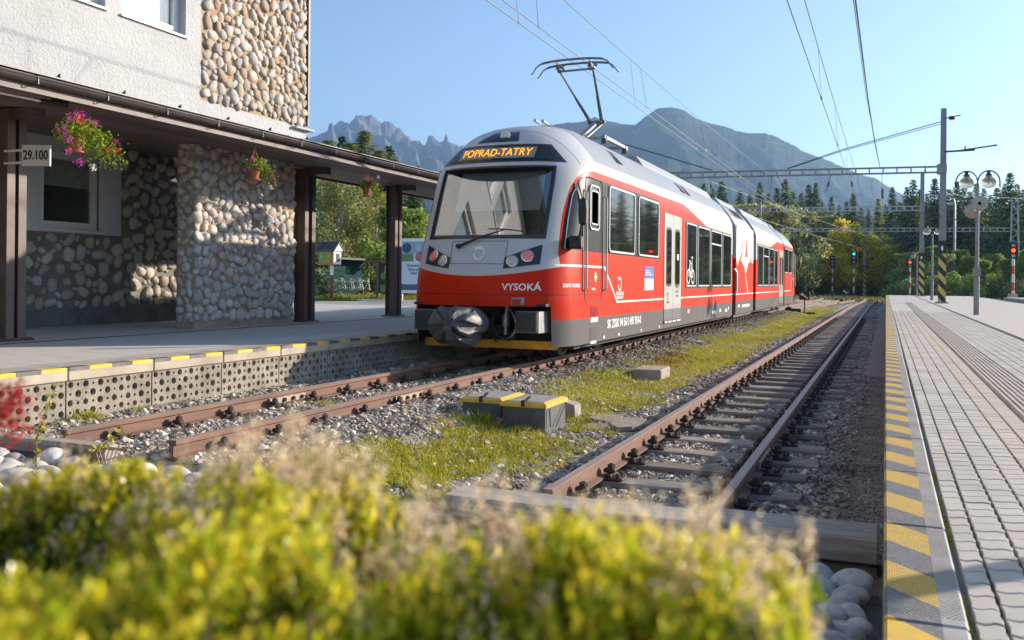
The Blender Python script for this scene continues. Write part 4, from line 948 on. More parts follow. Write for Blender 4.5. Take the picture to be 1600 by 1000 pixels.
# rounded cobbles
m_cob = M('shaded_rounded_cobble', (.66, .67, .70), .85, col2=(.36, .365, .38), scale=22, rnd='obj', bmp=.9, bscale=70, dist=.01)  # cooler grey copy for the cobbles in the platform's shade
m_cobw = M('sunlit_rounded_cobble', (.60, .57, .52), .85, col2=(.36, .33, .30), scale=18, rnd='obj', bmp=.8, bscale=70, dist=.006)  # same stones at left, sunlight put into a warmer colour
CB = [stone_mesh('cobblestone', m_cob, 50+i, 3, .72, .17) for i in range(6)]; CW = [stone_mesh('cobblestone', m_cobw, 60+i, 3, .72, .18) for i in range(6)]
bed = struct(MB().box(-6.5, -.02, 2.2, 4.86, -.5, -.24).build('cobble_bed', m_ground), 'bed of large rounded cobbles between the hedge and the track ends')
placed = []; rr_ = np.random.default_rng(12)
for tr_ in range(16000):
    A_ = tr_ % 2 == 0; f_ = tr_/16000
    a = rr_.uniform(.085, .12) if f_ < .12 else rr_.uniform(.06, .09) if f_ < .6 else rr_.uniform(.04, .06)
    x_ = rr_.uniform(-.95, -.02-a*.95) if A_ else rr_.uniform(-6.4, -3.2); y_ = rr_.uniform(2.5, 4.86-a*.8) if A_ else rr_.uniform(3.5, 4.80-a*.8)
    if all((x_-p[0])**2+(y_-p[1])**2 > ((a+p[2])*.74)**2 for p in placed): placed.append((x_, y_, a))
    if len(placed) > 296: break
for i, (x_, y_, a) in enumerate(placed):
    w_ = x_ < -2.2
    o = inst((CW if w_ else CB)[i % 6], 'cobblestone', bed, (x_, y_, -.20+a*.55+(.13 if w_ else .0)+rr_.uniform(0, .03)), (rr_.uniform(-.3, .3), rr_.uniform(-.3, .3), rr_.uniform(0, 6.3)), (a*1.12, a*.86, a*.9))
# ------------------------------------------------------------------ right-hand platform
def m_edge():
    m, t, b, o = newmat('striped_edge_block'); v = gcoords(t); x, y, z = sep(t, v)
    st = ((y+x*1.1-.30).mod(.5) < .262); n = noise(t, v, 26, 5, .7); n2 = noise(t, v, 5, 4)
    yel = mixc(t, Nd(t, ramp(t, n, [(.35, 0.), (.75, 1.)])), (.82, .50, .035), (.62, .40, .08))
    blk = mixc(t, Nd(t, ramp(t, n, [(.35, 0.), (.7, 1.)])), (.13, .13, .135), (.23, .22, .21))
    cc = mixc(t, Nd(t, ramp(t, n2, [(.35, 0.), (.7, 1.)])), (.30, .28, .255), (.44, .42, .385))
    c = mixc(t, st, blk, yel); wear = noise(t, v, 60, 3, .8)
    c = mixc(t, (wear > .60)*.55, c, cc); c = mixc(t, x > .138, c, cc)
    dots = ((x*2*math.pi/.0135).sin()*((y+(x*2*math.pi/.0135).floor()*0)*2*math.pi/.021).sin())
    dm = (z > .447)*(y > 2.57)
    c = mixc(t, (dots < -.25)*dm*(y < 12)*.85, c, (.07, .065, .06))
    t.links.new(c, b.inputs['Base Color']); b.inputs['Roughness'].default_value = .75
    bump(t, b, dots*dm*.6+n*.3, .6, .006); return m
plat = struct(MB().box(.0, 6.2, -4, 79, -.5, .425).build('platform_right', m_conc), 'paved island platform on the right')
me_ = m_edge()
EB = MB().box(-.0, .197, -.497, .497, -.16, 0, .008).mesh('edge_block', me_, off=(0, 0, 0))
for i in range(-2, 78): inst(EB, 'edge_block', plat, (0.001+random.uniform(-.002, .002), i+1.02, .45+random.uniform(-.002, .002)), (0, 0, random.uniform(-.002, .002)))
# precast L-wall below the edge blocks
WP_ = MB().box(-.0, .1, -.495, .495, -.45, 0, .006).mesh('wall_panel', m_conc)
for i in range(-2, 30): inst(WP_, 'wall_panel', plat, (.012, i+1.02, .285))
m_pav = M('concrete_paver', (.60, .545, .47), .85, col2=(.44, .395, .34), scale=2.2, rnd=None, bmp=.5, bscale=130, dist=.004)
m_pavi = M('concrete_paver_far', (.60, .545, .47), .85, col2=(.44, .395, .34), scale=2.2, rnd=None, bmp=.5, bscale=130, dist=.004)
m_pavb = M('sandy_paver', (.60, .49, .38), .85, col2=(.50, .42, .33), scale=4, bmp=.5, bscale=130, dist=.004)
def paver(wd=.103, ln=.113, seed=0):
    h = wd/2-.0040; l = ln/2-.0052; P = []
    for k in range(7): u = -1+2*k/6; P.append((u*h, -l+.010*math.sin(u*math.pi)))
    P += [(h+.003, -l*.3), (h-.003, l*.3)]
    for k in range(7): u = 1-2*k/6; P.append((u*h, l+.010*math.sin(u*math.pi)))
    P += [(-h-.003+.006, l*.3), (-h-.003+.006, -l*.3)]
    P = [P[k] for k in range(len(P))]
    n = len(P); vs = [(x, y, -.03) for x, y in P]+[(x, y, -.003) for x, y in P]+[(x*.955, y*.96, 0) for x, y in P]
    return vs, [tuple(range(2*n, 3*n))]+[(k, (k+1) % n, n+(k+1) % n, n+k) for k in range(n)]+[(n+k, n+(k+1) % n, 2*n+(k+1) % n, 2*n+k) for k in range(n)]
pv_v, pv_f = paver(); PME = [MB().add(pv_v, pv_f).mesh('paver', mm) for mm in (m_pav, m_pavb)]
cols = [(.2135+.036, .74)]+[(.286+.103*k+.0515, 1) for k in range(3)]+[(.595+.0515, 2), (.698+.0515, 2)]+[(1.125+.103*k+.0515, 1) for k in range(8)]
cand = []
for ci, (cx, kd) in enumerate(cols):
    s_ = -1+(.0565 if ci % 2 else 0)
    while s_ < 32: cand.append((cx, s_, kd)); s_ += .1135
vis = [c for c in cand if c[1] > 1.6 and c[0]/max(c[1], .1) < .14+.02]
vis.sort(key=lambda c: c[1]); near = vis[:298]; ns = set((c[0], c[1]) for c in near)
for cx, s_, kd in near:
    inst(PME[1 if kd == 2 else 0], 'paver', plat, (cx, s_, .45+random.uniform(-.0015, .0015)), (random.uniform(-.006, .006), random.uniform(-.006, .006), 0), (.68 if kd == .74 else 1, 1, 1))
for mat_, sel in ((m_pavi, lambda k: k != 2), (m_pavb, lambda k: k == 2)):
    V = []; F = []; MBp = MB()
    for cx, s_, kd in cand:
        if (cx, s_) in ns or not sel(kd): continue
        sx = .68 if kd == .74 else 1; dz = random.uniform(-.0012, .0012)
        if s_ < 14: MBp.add([(cx+x*sx, s_+y, .45+z+dz) for x, y, z in pv_v], pv_f)
        else: MBp.box(cx-.047*sx, cx+.047*sx, s_-.0505, s_+.0505, .43, .449+dz)
    o = MBp.build('paving', mat_, plat, fix=False); stuff(o)
def m_fpav(name, px=.103, py=.1135, c1=(.60, .545, .47), c2=(.48, .43, .37), jw=.007):
    m, t, b, o = newmat(name); v = gcoords(t); x, y, z = sep(t, v); col = (x/px).floor(); row = ((y+col.mod(2)*py/2)/py).floor()
    jx = (x/px).mod(1); jy = ((y+col.mod(2)*py/2)/py).mod(1); j = ((jx < jw/px).max(jy < jw/py*.7))
    r = ((col*12.9898+row*78.233).sin()*43758.5).mod(1)
    c = mixc(t, r*.6+noise(t, v, 1.1, 4)*.5, c2, c1); c = mixc(t, j*.7, c, (.12, .105, .09)); t.links.new(c, b.inputs['Base Color']); b.inputs['Roughness'].default_value = .85
    bump(t, b, (1-j)*.6+noise(t, v, 90, 4)*.4, .5, .006); return m
fp = m_fpav('far_paving'); fp2 = m_fpav('side_paving', .2, .1, (.60, .54, .46), (.49, .44, .375))
b = MB(); b.box(.20, .829, 32, 79, .426, .449); b.box(1.12, 1.945, 32, 79, .426, .449); b.build('paving_sheet', fp, plat)
b = MB(); b.box(2.05, 6.2, -4, 79, .426, .4495); b.build('paving_sheet', fp2, plat)
b = MB(); b.box(1.953, 2.045, -4, 79, .40, .436); b.build('drain_channel', M('dark_channel', (.075, .075, .078), .8), plat)
TS = MB()
for k in range(7): x0_ = .835+k*.041; TS.prism([(x0_+.002, .425), (x0_+.008, .449), (x0_+.026, .449), (x0_+.032, .425)], 'Y', 0, .4)
TSm = TS.mesh('tactile_tile', m_pav, off=(0, 0, 0))
for i in range(3, 120): inst(TSm, 'tactile_tile', plat, (0, i*.402, 0))
b = MB(); b.box(.83, 1.12, 48.2, 79, .426, .4485); b.build('paving_sheet', fp, plat)
x = rng.normal(.206, .004, 1600); y = rng.uniform(1.5, 12, 1600); k = vnoise(x*0, y, .25, 77) > .5
grass('joint_weeds', 'tiny moss and dirt in the joint behind the edge blocks', x[k], y[k], .006, .014, m_moss, wd=.007, hf=lambda a, c: np.full(len(a), .43), lean=1.5)
# raised plinth for the far signal
b = MB(); b.box(6.35, 9.5, 47, 60, -.3, .62, .02); struct(b.build('signal_plinth', m_conc), 'low concrete plinth at the far right carrying a signal')
# ------------------------------------------------------------------ left-hand platform
m_pathl = m_fpav('left_platform_paving', .2, .1, (.62, .575, .51), (.50, .465, .42), .006)
platl = struct(MB().box(-70, -6.80, -12, 24.5, -.5, .505).build('platform_left', m_pathl), 'paved platform in front of the station')
m_gravelpath = M('sandy_path', (.42, .39, .34), .9, col2=(.33, .30, .26), scale=1.5, bmp=.5, bscale=40)
struct(MB().box(-70, -6.85, 24.5, 36, -.5, .48).build('path', m_gravelpath), 'light sandy forecourt beyond the station canopy')
def holes_panel():
    """front face x=0 with a checkerboard of large and small round holes, 1.0 x .42 m, all of it geometry"""
    b = MB(); nx, nz = 12, 5; W, H = .984, .40; cw, ch_ = W/nx, H/nz; K = 8; r = np.random.default_rng(3)
    for i in range(nx):
        for j in range(nz):
            y0 = -W/2+i*cw; z0 = -H+j*ch_; cy_, cz_ = y0+cw/2, z0+ch_/2; rad = (.031 if (i+j) % 2 == 0 else .0145)*r.uniform(.82, 1.12); cy_ += r.uniform(-.003, .003); cz_ += r.uniform(-.003, .003)
            cr = [(y0, z0), (y0+cw, z0), (y0+cw, z0+ch_), (y0, z0+ch_)]
            ring_ = [(cy_+rad*math.cos(2*math.pi*(k+.5)/K-math.pi*3/4-math.pi/K), cz_+rad*math.sin(2*math.pi*(k+.5)/K-math.pi*3/4-math.pi/K)) for k in range(K)]
            vs = [(0, *p) for p in cr]+[(0, *p) for p in ring_]+[(-.035, cy_+(p[0]-cy_)*.8, cz_+(p[1]-cz_)*.8) for p in ring_]
            fs = []
            for q in range(4):
                a = 4+(q*2) % K; fs.append((q, a+1 if a+1 < 12 else 4, a)); fs.append((q, (q+1) % 4, 4+((q*2+2) % K), a+1))
            for k in range(K): fs.append((4+k, 4+(k+1) % K, 12+(k+1) % K, 12+k))
            b.mi = 0; b.add(vs, fs); b.mi = 1; b.add([vs[12+k] for k in range(K)], [tuple(range(K))])
    b.mi = 0; b.box(-.08, -.04, -W/2, W/2, -H, 0); b.box(-.04, 0, -W/2-.001, -W/2, -H, 0); return b.mesh('perforated_panel', [m_concpanel, M('hole_dark', (.09, .08, .07), .95)], fix=False)
HP = holes_panel()
SL = MB().box(-.26, .012, -.494, .494, -.115, 0, .006).mesh('edge_slab', m_conc)
for i in range(-3, 22):
    y_ = i+3.85-.5
    inst(HP, 'perforated_panel', platl, (-6.565, y_+.0, .392)); inst(SL, 'edge_slab', platl, (-6.55, y_, .51))
    for k, (a, c, mm) in enumerate(((-.5, -.28, 1), (-.28, -.02, 0), (-.02, .22, 1), (.22, .47, 0))):
        bb = MB(); bb.prism([(-6.63, .5125), (-6.538, .5125), (-6.5355, .510), (-6.5355, .478), (-6.56, .478), (-6.63, .50)], 'Y', y_+a+.008, y_+c); bb.build('painted_stripe', m_yellow if mm == 0 else m_black, platl)
b = MB(); b.box(-6.80, -6.65, -1, 24, .3, .494); b.build('kerb_backing', m_dark, platl) if 0 else None
b = MB(); b.box(-9.52, -9.46, -8, 24, .503, .5095); b.build('drain_slot', m_dark, platl)
b = MB(); b.box(-7.02, -6.81, -8, 24, .503, .509); b.build('guide_strip', M('paler_strip', (.45, .43, .39), .85, bmp=.4), platl)
# ------------------------------------------------------------------ the station building
m_plaster = M('rough_white_plaster', (.53, .54, .55), .9, col2=(.455, .465, .475), scale=1.2, bmp=1.0, bscale=24, dist=.03)
m_plasterg = M('smooth_pale_plaster', (.62, .63, .64), .85, var=.05, scale=2)
m_mortar = M('sandy_mortar', (.42, .31, .20), .95, col2=(.32, .235, .15), scale=6, bmp=.7, bscale=60, dist=.015)
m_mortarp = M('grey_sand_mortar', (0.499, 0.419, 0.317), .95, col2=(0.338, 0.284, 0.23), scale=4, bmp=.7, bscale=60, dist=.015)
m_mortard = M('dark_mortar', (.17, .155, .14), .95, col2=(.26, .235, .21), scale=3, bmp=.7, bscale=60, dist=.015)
def stonemat(name, cols, mode):
    m, t, b, o = newmat(name); v = gcoords(t); r = objrand(t) if mode == 'obj' else island(t); n = noise(t, v, 16, 5, .7)
    c = ramp(t, r, [(i/(len(cols)-1), q) for i, q in enumerate(cols)])
    hs = t.nodes.new('ShaderNodeHueSaturation'); t.links.new(c, hs.inputs['Color']); t.links.new((n*.7+.65).v, hs.inputs['Value'])
    t.links.new(hs.outputs[0], b.inputs['Base Color']); b.inputs['Roughness'].default_value = .8; bump(t, b, noise(t, v, 45, 4), .35, .012); return m
SC1 = [(0.403, 0.347, 0.296), (0.493, 0.448, 0.414), (0.336, 0.297, 0.266), (0.526, 0.426, 0.332), (0.426, 0.403, 0.391), (0.56, 0.504, 0.45), (0.37, 0.28, 0.213), (.36, .27, .19), (.48, .45, .40), (.30, .27, .25)]
SC2 = [(0.576, 0.56, 0.528), (0.48, 0.472, 0.456), (0.672, 0.608, 0.528), (0.416, 0.408, 0.4), (0.608, 0.48, 0.384), (0.704, 0.688, 0.656)]
SC3 = [(0.48, 0.456, 0.416), (0.352, 0.336, 0.32), (0.576, 0.512, 0.432), (0.416, 0.352, 0.288), (0.528, 0.512, 0.48)]
sm1, sm1i = stonemat('wall_stone_tan', SC1, 'obj'), stonemat('wall_stone_tan_small', SC1, 'isl')
sm2, sm2i = stonemat('wall_stone_grey', SC2, 'obj'), stonemat('wall_stone_grey_small', SC2, 'isl')
sm3, sm3i = stonemat('wall_stone_dark', SC3, 'obj'), stonemat('wall_stone_dark_small', SC3, 'isl')
bld = thing('station_building', 'station building with rough white upper wall, river-stone cladding and a recessed dark stone ground floor', 'station building', (-11, 8, .5))
def wall_open(name, X, th, y0, y1, z0, z1, ops, mat):
    """wall facing +x with rectangular openings, made of butted blocks"""
    b = MB(); ys = sorted(set([y0, y1]+[q for o in ops for q in o[:2]])); zs = sorted(set([z0, z1]+[q for o in ops for q in o[2:4]]))
    for i in range(len(ys)-1):
        run = None
        for j in range(len(zs)-1):
            cy, cz = (ys[i]+ys[i+1])/2, (zs[j]+zs[j+1])/2; hole = any(o[0] < cy < o[1] and o[2] < cz < o[3] for o in ops)
            if not hole: b.box(X-th, X, ys[i], ys[i+1], zs[j], zs[j+1])
    return b.build(name, mat, bld)
WX = -9.852
ups = [(9.66, 10.90, 4.965, 6.45), (8.12, 9.36, 4.965, 6.45), (5.6, 6.84, 4.965, 6.45), (4.06, 5.3, 4.965, 6.45), (1.4, 2.64, 4.965, 6.45), (-.2, 1.04, 4.965, 6.45), (-3.2, -1.9, 4.965, 6.45)]
ups += [(a-k*12.9, c-k*12.9, z0, z1) for k in (1, 2) for a, c, z0, z1 in ups[:6]]
ups2 = [(a, c, 7.9, 9.35) for a, c, _, _ in ups]+[(a, c, 10.8, 12.2) for a, c, _, _ in ups]
wall_open('upper_wall', WX, .35, -32, 11.24, 3.72, 13.2, ups+ups2, m_plaster)
b = MB(); b.box(WX-.35, WX-.01, 11.24, 14.0, 4.06, 13.2); b.mi = 1; b.box(WX-.35, WX, 11.24, 14.02, 3.72, 4.06); b.build('stone_clad_wall', [m_mortar, m_plaster], bld)
b = MB(); b.box(-18, WX-.35, 13.7, 14.0, 3.7, 13.2); b.build('end_wall', m_plaster, bld)
b = MB(); b.box(WX-.02, WX+.05, 14.0, 14.05, 4.1, 13.2); b.build('corner_trim', m_brown, bld)
b = MB(); b.box(WX-.3, WX+.10, 13.6, 14.16, 4.0, 4.035); b.build('sill_slab', m_plaster, bld)
b = MB(); b.prism([(WX+.9, 13.2), (WX+.9, 13.4), (-14, 16.5), (-18.5, 13.4), (-18.5, 13.2)], 'Y', -32.5, 14.6); b.build('roof', m_darkgrey, bld)
b = MB(); b.box(-18, WX-.36, -32, 13.7, 3.6, 3.7); b.box(-18, -17.8, -32, 13.7, 3.7, 13.2); b.build('floor_slab', m_darkgrey, bld)
m_curt = M('net_curtain', (.85, .88, .92), .8, var=.06, scale=3, bmp=.3, bscale=12, stretch=(1, 6, .3))
def window(X, y0, y1, z0, z1, rec=.14, curtain=True):
    f = MB(); x = X-rec; fw = .07
    for a in ((y0, y0+fw, z0, z1), (y1-fw, y1, z0, z1), (y0+fw, y1-fw, z0, z0+fw), (y0+fw, y1-fw, z1-fw, z1)): f.box(x-.05, x, *a)
    m_ = (y0+y1)/2
    for (p, q) in ((y0+fw, m_-.02), (m_+.02, y1-fw)) if y1-y0 > 2.1 else ((y0+fw, y1-fw),):
        for a in ((p, p+.05, z0+fw, z1-fw), (q-.05, q, z0+fw, z1-fw), (p+.05, q-.05, z0+fw, z0+fw+.05), (p+.05, q-.05, z1-fw-.05, z1-fw)): f.box(x-.045, x+.012, *a)
    f.box(x-.045, x, m_-.02, m_+.02, z0+fw, z1-fw) if y1-y0 > 2.1 else None
    o = f.build('window_frame', m_white, bld)
    b = MB(); b.box(x-.035, x-.025, y0+fw, y1-fw, z0+fw, z1-fw); b.build('pane', m_wglass, o)
    if curtain: b = MB(); b.box(x-.14, x-.12, y0, y1, z0, z1); b.build('curtain', m_curt, o)
    else: b = MB(); b.box(x-.9, x-.85, y0-4, y1+2.2, z0-1.4, z1+.25); b.build('dark_room', m_darkgrey, o); b = MB(); b.box(x-.09, x-.08, y0, y1, z0+(z1-z0)*.58, z1); b.build('roller_blind', M('pale_blind', (.55, .57, .52), .8), o); b = MB(); b.box(x-.1, x-.075, y0, y1, z0+(z1-z0)*.56, z0+(z1-z0)*.58); b.build('roller_blind', m_blind, o)
    b = MB(); b.prism([(X-rec, z0-.0), (X+.045, z0-.02), (X+.045, z0-.045), (X-rec, z0-.03)], 'Y', y0-.04, y1+.04); b.build('window_sill', m_white, o)
    return o
def glass_m():
    m, t, b, o = newmat('house_window_glass'); g = t.nodes.new('ShaderNodeBsdfGlossy'); g.inputs['Roughness'].default_value = .01
    tr = t.nodes.new('ShaderNodeBsdfTransparent'); tr.inputs[0].default_value = (.85, .88, .88, 1); lw = Nd(t, t.nodes.new('ShaderNodeLayerWeight').outputs['Facing']); fr = lw.pow(4)*.8+.10
    mx = t.nodes.new('ShaderNodeMixShader'); t.links.new(fr.v, mx.inputs[0]); t.links.new(tr.outputs[0], mx.inputs[1]); t.links.new(g.outputs[0], mx.inputs[2]); t.links.new(mx.outputs[0], o.inputs[0]); return m
m_wglass = glass_m()
for a in ups+ups2: window(WX, *a)
# ground floor: recessed dark wall and window in a pale surround
GX = -12.2
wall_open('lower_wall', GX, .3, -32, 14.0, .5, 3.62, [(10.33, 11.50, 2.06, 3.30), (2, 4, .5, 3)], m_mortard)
b = MB()
for a in ((9.6, 10.33, 2.0, 3.62), (11.50, 11.93, 2.0, 3.62), (10.33, 11.50, 3.30, 3.62), (10.33, 11.50, 2.0, 2.06)): b.box(GX, GX+.05, *a)
b.build('window_surround', m_plasterg, bld); window(GX+.05, 10.33, 11.50, 2.06, 3.30, .10, False)
b = MB(); b.box(GX-.25, GX+.02, 4.5, 13.9, .5, .78); b.build('plinth', M('grimy_plinth', (.22, .22, .22), .9, col2=(.09, .088, .085), scale=2.5, bmp=.5), bld)
# free-standing pier of stone
PX0, PX1, PY0, PY1 = -10.22, WX-.015, 11.16, 13.68
b = MB(); b.box(PX0, PX1, PY0, PY1, .5, 3.50); b.build('stone_pier', m_mortarp, bld)
def pack(y0, y1, z0, z1, rmin, rmax, n, seed, avoid=None, gap=.98):
    r = np.random.default_rng(seed); P = []
    for k in range(n):
        f = k/n; s_ = rmax*(1-f)**.8+rmin*(1-(1-f)**.8); a = s_*r.uniform(.85, 1.15); b_ = a*r.uniform(.58, .95)
        y, z = r.uniform(y0+b_*.7, y1-b_*.7), r.uniform(z0+b_*.7, z1-b_*.7)
        if avoid and avoid(y, z, a): continue
        m_ = (a+b_)/2
        if all((y-q[0])**2+(z-q[1])**2 > ((m_+q[4])*gap)**2 for q in P): P.append((y, z, a, b_, m_, r.uniform(0, math.pi)))
    return P
quota = {'a': 128, 'b': 100, 'c': 72}
def stones(P, x_, key, mobj, misl, face='X', depth=.62, seed=0, yc=None):
    r = np.random.default_rng(seed+99); me = [stone_mesh('stone', mobj, seed+i, 2, 1., .26, True) for i in range(7)]
    P = sorted(P, key=lambda p: -p[4]); q = quota[key] if face == 'X' else 0
    big, small = P[:q], P[q:]
    holder = {'a': 'stone_clad_wall', 'b': 'stone_pier', 'c': 'lower_wall'}[key]; par = [c for c in bld.children if c.name.startswith(holder)][0]
    for i, (y, z, a, b_, m_, an) in enumerate(big):
        inst(me[i % 7], 'stone', par, (x_, y, z), (an, 0, 0), (m_*depth, a, b_))
    if small:
        v, f = ICO2; V = np.array(v); V = np.sign(V)*np.abs(V)**.72; n = len(small); pos = np.array([((x_, p[0], p[1]) if face == 'X' else (p[0], x_, p[1])) for p in small]); B = []
        for (y, z, a, b_, m_, an) in small:
            d = r.normal(size=(3, 3)); k = 1+sum(.10*np.sin(V@q_*1.8+r.uniform(0, 6)) for q_ in d); W = V*k[:, None]*np.array([m_*depth, a, b_])
            c, s_ = math.cos(an), math.sin(an); W = np.stack([W[:, 0], W[:, 1]*c-W[:, 2]*s_, W[:, 1]*s_+W[:, 2]*c], 1)
            if face == 'Y': W = W[:, [1, 0, 2]]
            B.append(W)
        B = np.array(B)+pos[:, None]; F = np.array(f)[None]+(np.arange(n)*len(v))[:, None, None]
        o = np_mesh('stones', B.reshape(-1, 3), F.reshape(-1, 3), misl, True, par); stuff(o)
stones(pack(11.27, 13.99, 4.08, 6.9, .030, .122, 16000, 3, gap=.86), WX+.0, 'a', sm1, sm1i, seed=100)
stones(pack(PY0-.02, PY1+.02, .62, 3.46, .036, .108, 11000, 4, gap=.89), PX1+.008, 'b', sm2, sm2i, seed=200)
stones(pack(PX0+.03, PX1-.03, .62, 3.46, .03, .08, 1500, 5, gap=.95), PY0-.005, 'b', sm2, sm2i, face='Y', seed=300)
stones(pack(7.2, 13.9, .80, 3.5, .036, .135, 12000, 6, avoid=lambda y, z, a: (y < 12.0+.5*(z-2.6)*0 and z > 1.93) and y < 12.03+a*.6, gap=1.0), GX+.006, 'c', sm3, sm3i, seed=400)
b = MB(); b.tube([(GX+.35, 12.9, 3.40), (GX+.35, 13.55, 3.42)], .035, 10); b.box(GX+.3, GX+.4, 12.85, 13.6, 3.43, 3.48, .01)
tag(b.build('strip_light', m_white, None, True, loc=(GX+.35, 13.2, 3.45)), 'short white strip light under the canopy beside the stone pier', 'light fitting')
# ------------------------------------------------------------------ the canopy
can = thing('platform_canopy', 'low dark-brown canopy with boarded underside and long gutter along the platform', 'canopy', (-9, 8, .5))
m_board = M('dark_brown_boards', (.26, .18, .145), .6, col2=(.13, .09, .078), scale=3.5, bmp=.4, bscale=30, stretch=(6, .25, 6), rnd='obj')
CY0, CY1 = -32, 23
zsof = lambda x: 3.265+(-8.36-x)*.062
x = -8.36
for k in range(27):
    x1_ = x-.142; bb = MB(); yE = CY1; z0, z1 = zsof(x), zsof(x1_); 
    if x1_ < -11.0: yE = 13.98
    bb.prism([(x-.004, z0), (x1_+.004, z1), (x1_+.004, z1+.018), (x-.004, z0+.018)], 'Y', CY0, yE); bb.build('soffit_board', m_board, can); x = x1_
bb = MB(); bb.prism([(-8.34, 3.31), (-9.84, 3.60), (-9.84, 3.68), (-8.34, 3.42)], 'Y', CY0, CY1); bb.prism([(-9.845, 3.61), (-11.05, 3.55), (-11.05, 3.46), (-9.845, 3.45)], 'Y', 14.1, CY1); bb.build('roof_sheet', m_darkgrey, can)
bb = MB(); bb.box(-8.362, -8.335, CY0, CY1, 3.235, 3.42); bb.mi = 1; bb.box(-8.334, -8.326, CY0, CY1, 3.232, 3.25)
bb.build('fascia_board', [m_brown, M('pale_fascia_edge', (.26, .22, .21), .6, bmp=.2)], can)
bb = MB(); bb.box(-11.08, -11.05, 14.1, CY1, 3.40, 3.58); bb.build('rear_fascia', m_brown, can)
m_gut = M('brown_gutter_metal', (.10, .085, .08), .38, metal=.5, var=.12, scale=4)
P = [(-8.285+.058*math.cos(a), 3.375+.062*math.sin(a)) for a in np.linspace(math.pi, 2*math.pi, 9)]; P2 = [(-8.285+.052*math.cos(a), 3.375+.056*math.sin(a)) for a in np.linspace(2*math.pi, math.pi, 9)]
bb = MB(); bb.prism(P+P2, 'Y', CY0, CY1); bb.tube([(-8.227, CY0, 3.378), (-8.227, CY1, 3.378)], .011, 8); bb.build('gutter', m_gut, can, smooth=True)
bb = MB(); bb.prism([(-8.24, 3.435), (-8.36, 3.46), (-8.6, 3.50), (-8.6, 3.49), (-8.36, 3.445), (-8.24, 3.42)], 'Y', CY0, CY1); bb.build('eaves_flashing', m_darkgrey, can)
for i in range(26):
    y_ = -1+.5+i*.93; bb = MB(); bb.prism([(-8.35, 3.42), (-8.222, 3.395), (-8.222, 3.31), (-8.235, 3.30), (-8.34, 3.30), (-8.34, 3.306), (-8.238, 3.306), (-8.23, 3.312), (-8.23, 3.388), (-8.35, 3.412)], 'Y', y_, y_+.012); bb.build('gutter_bracket', m_darkgrey, can)
    bb = MB(); bb.prism([(-8.42, 3.47), (-8.42, 3.53), (-8.44, 3.53), (-8.5, 3.49)], 'Y', y_+.45, y_+.457); bb.build('snow_guard', m_darkgrey, can)
def post(x, y, ztop, wide=.30):
    b = MB(); h = wide/2
    for sg in (-1, 1):
        for e in (-1, 1): b.box(x+e*.105-.012, x+e*.105+.012, y+sg*h*.62-.055, y+sg*h*.62+.055, .51, ztop)
        b.box(x-.10, x+.10, y+sg*h*.62-.012, y+sg*h*.62+.012, .51, ztop)
    o = b.build('post', m_brown, can); b = MB(); b.prism([(x-.2, .505), (x+.2, .505), (x+.13, .54), (x-.13, .54)], 'Y', y-.22, y+.22); b.build('base_plate', m_brown, o)
    b = MB(); b.box(x-.35, x+.5, y-.07, y+.07, ztop-.12, ztop); b.build('cross_beam', m_brown, o)
for y in (-13, -8.5, -4.5, -.4, 3.9): post(-9.98, y, 3.34)
post(-9.98, 8.04, 3.34, .26)
post(-9.98, 14.2, 3.34, .36); post(-9.90, 17.36, 3.34); post(-9.9, 21.2, 3.34)
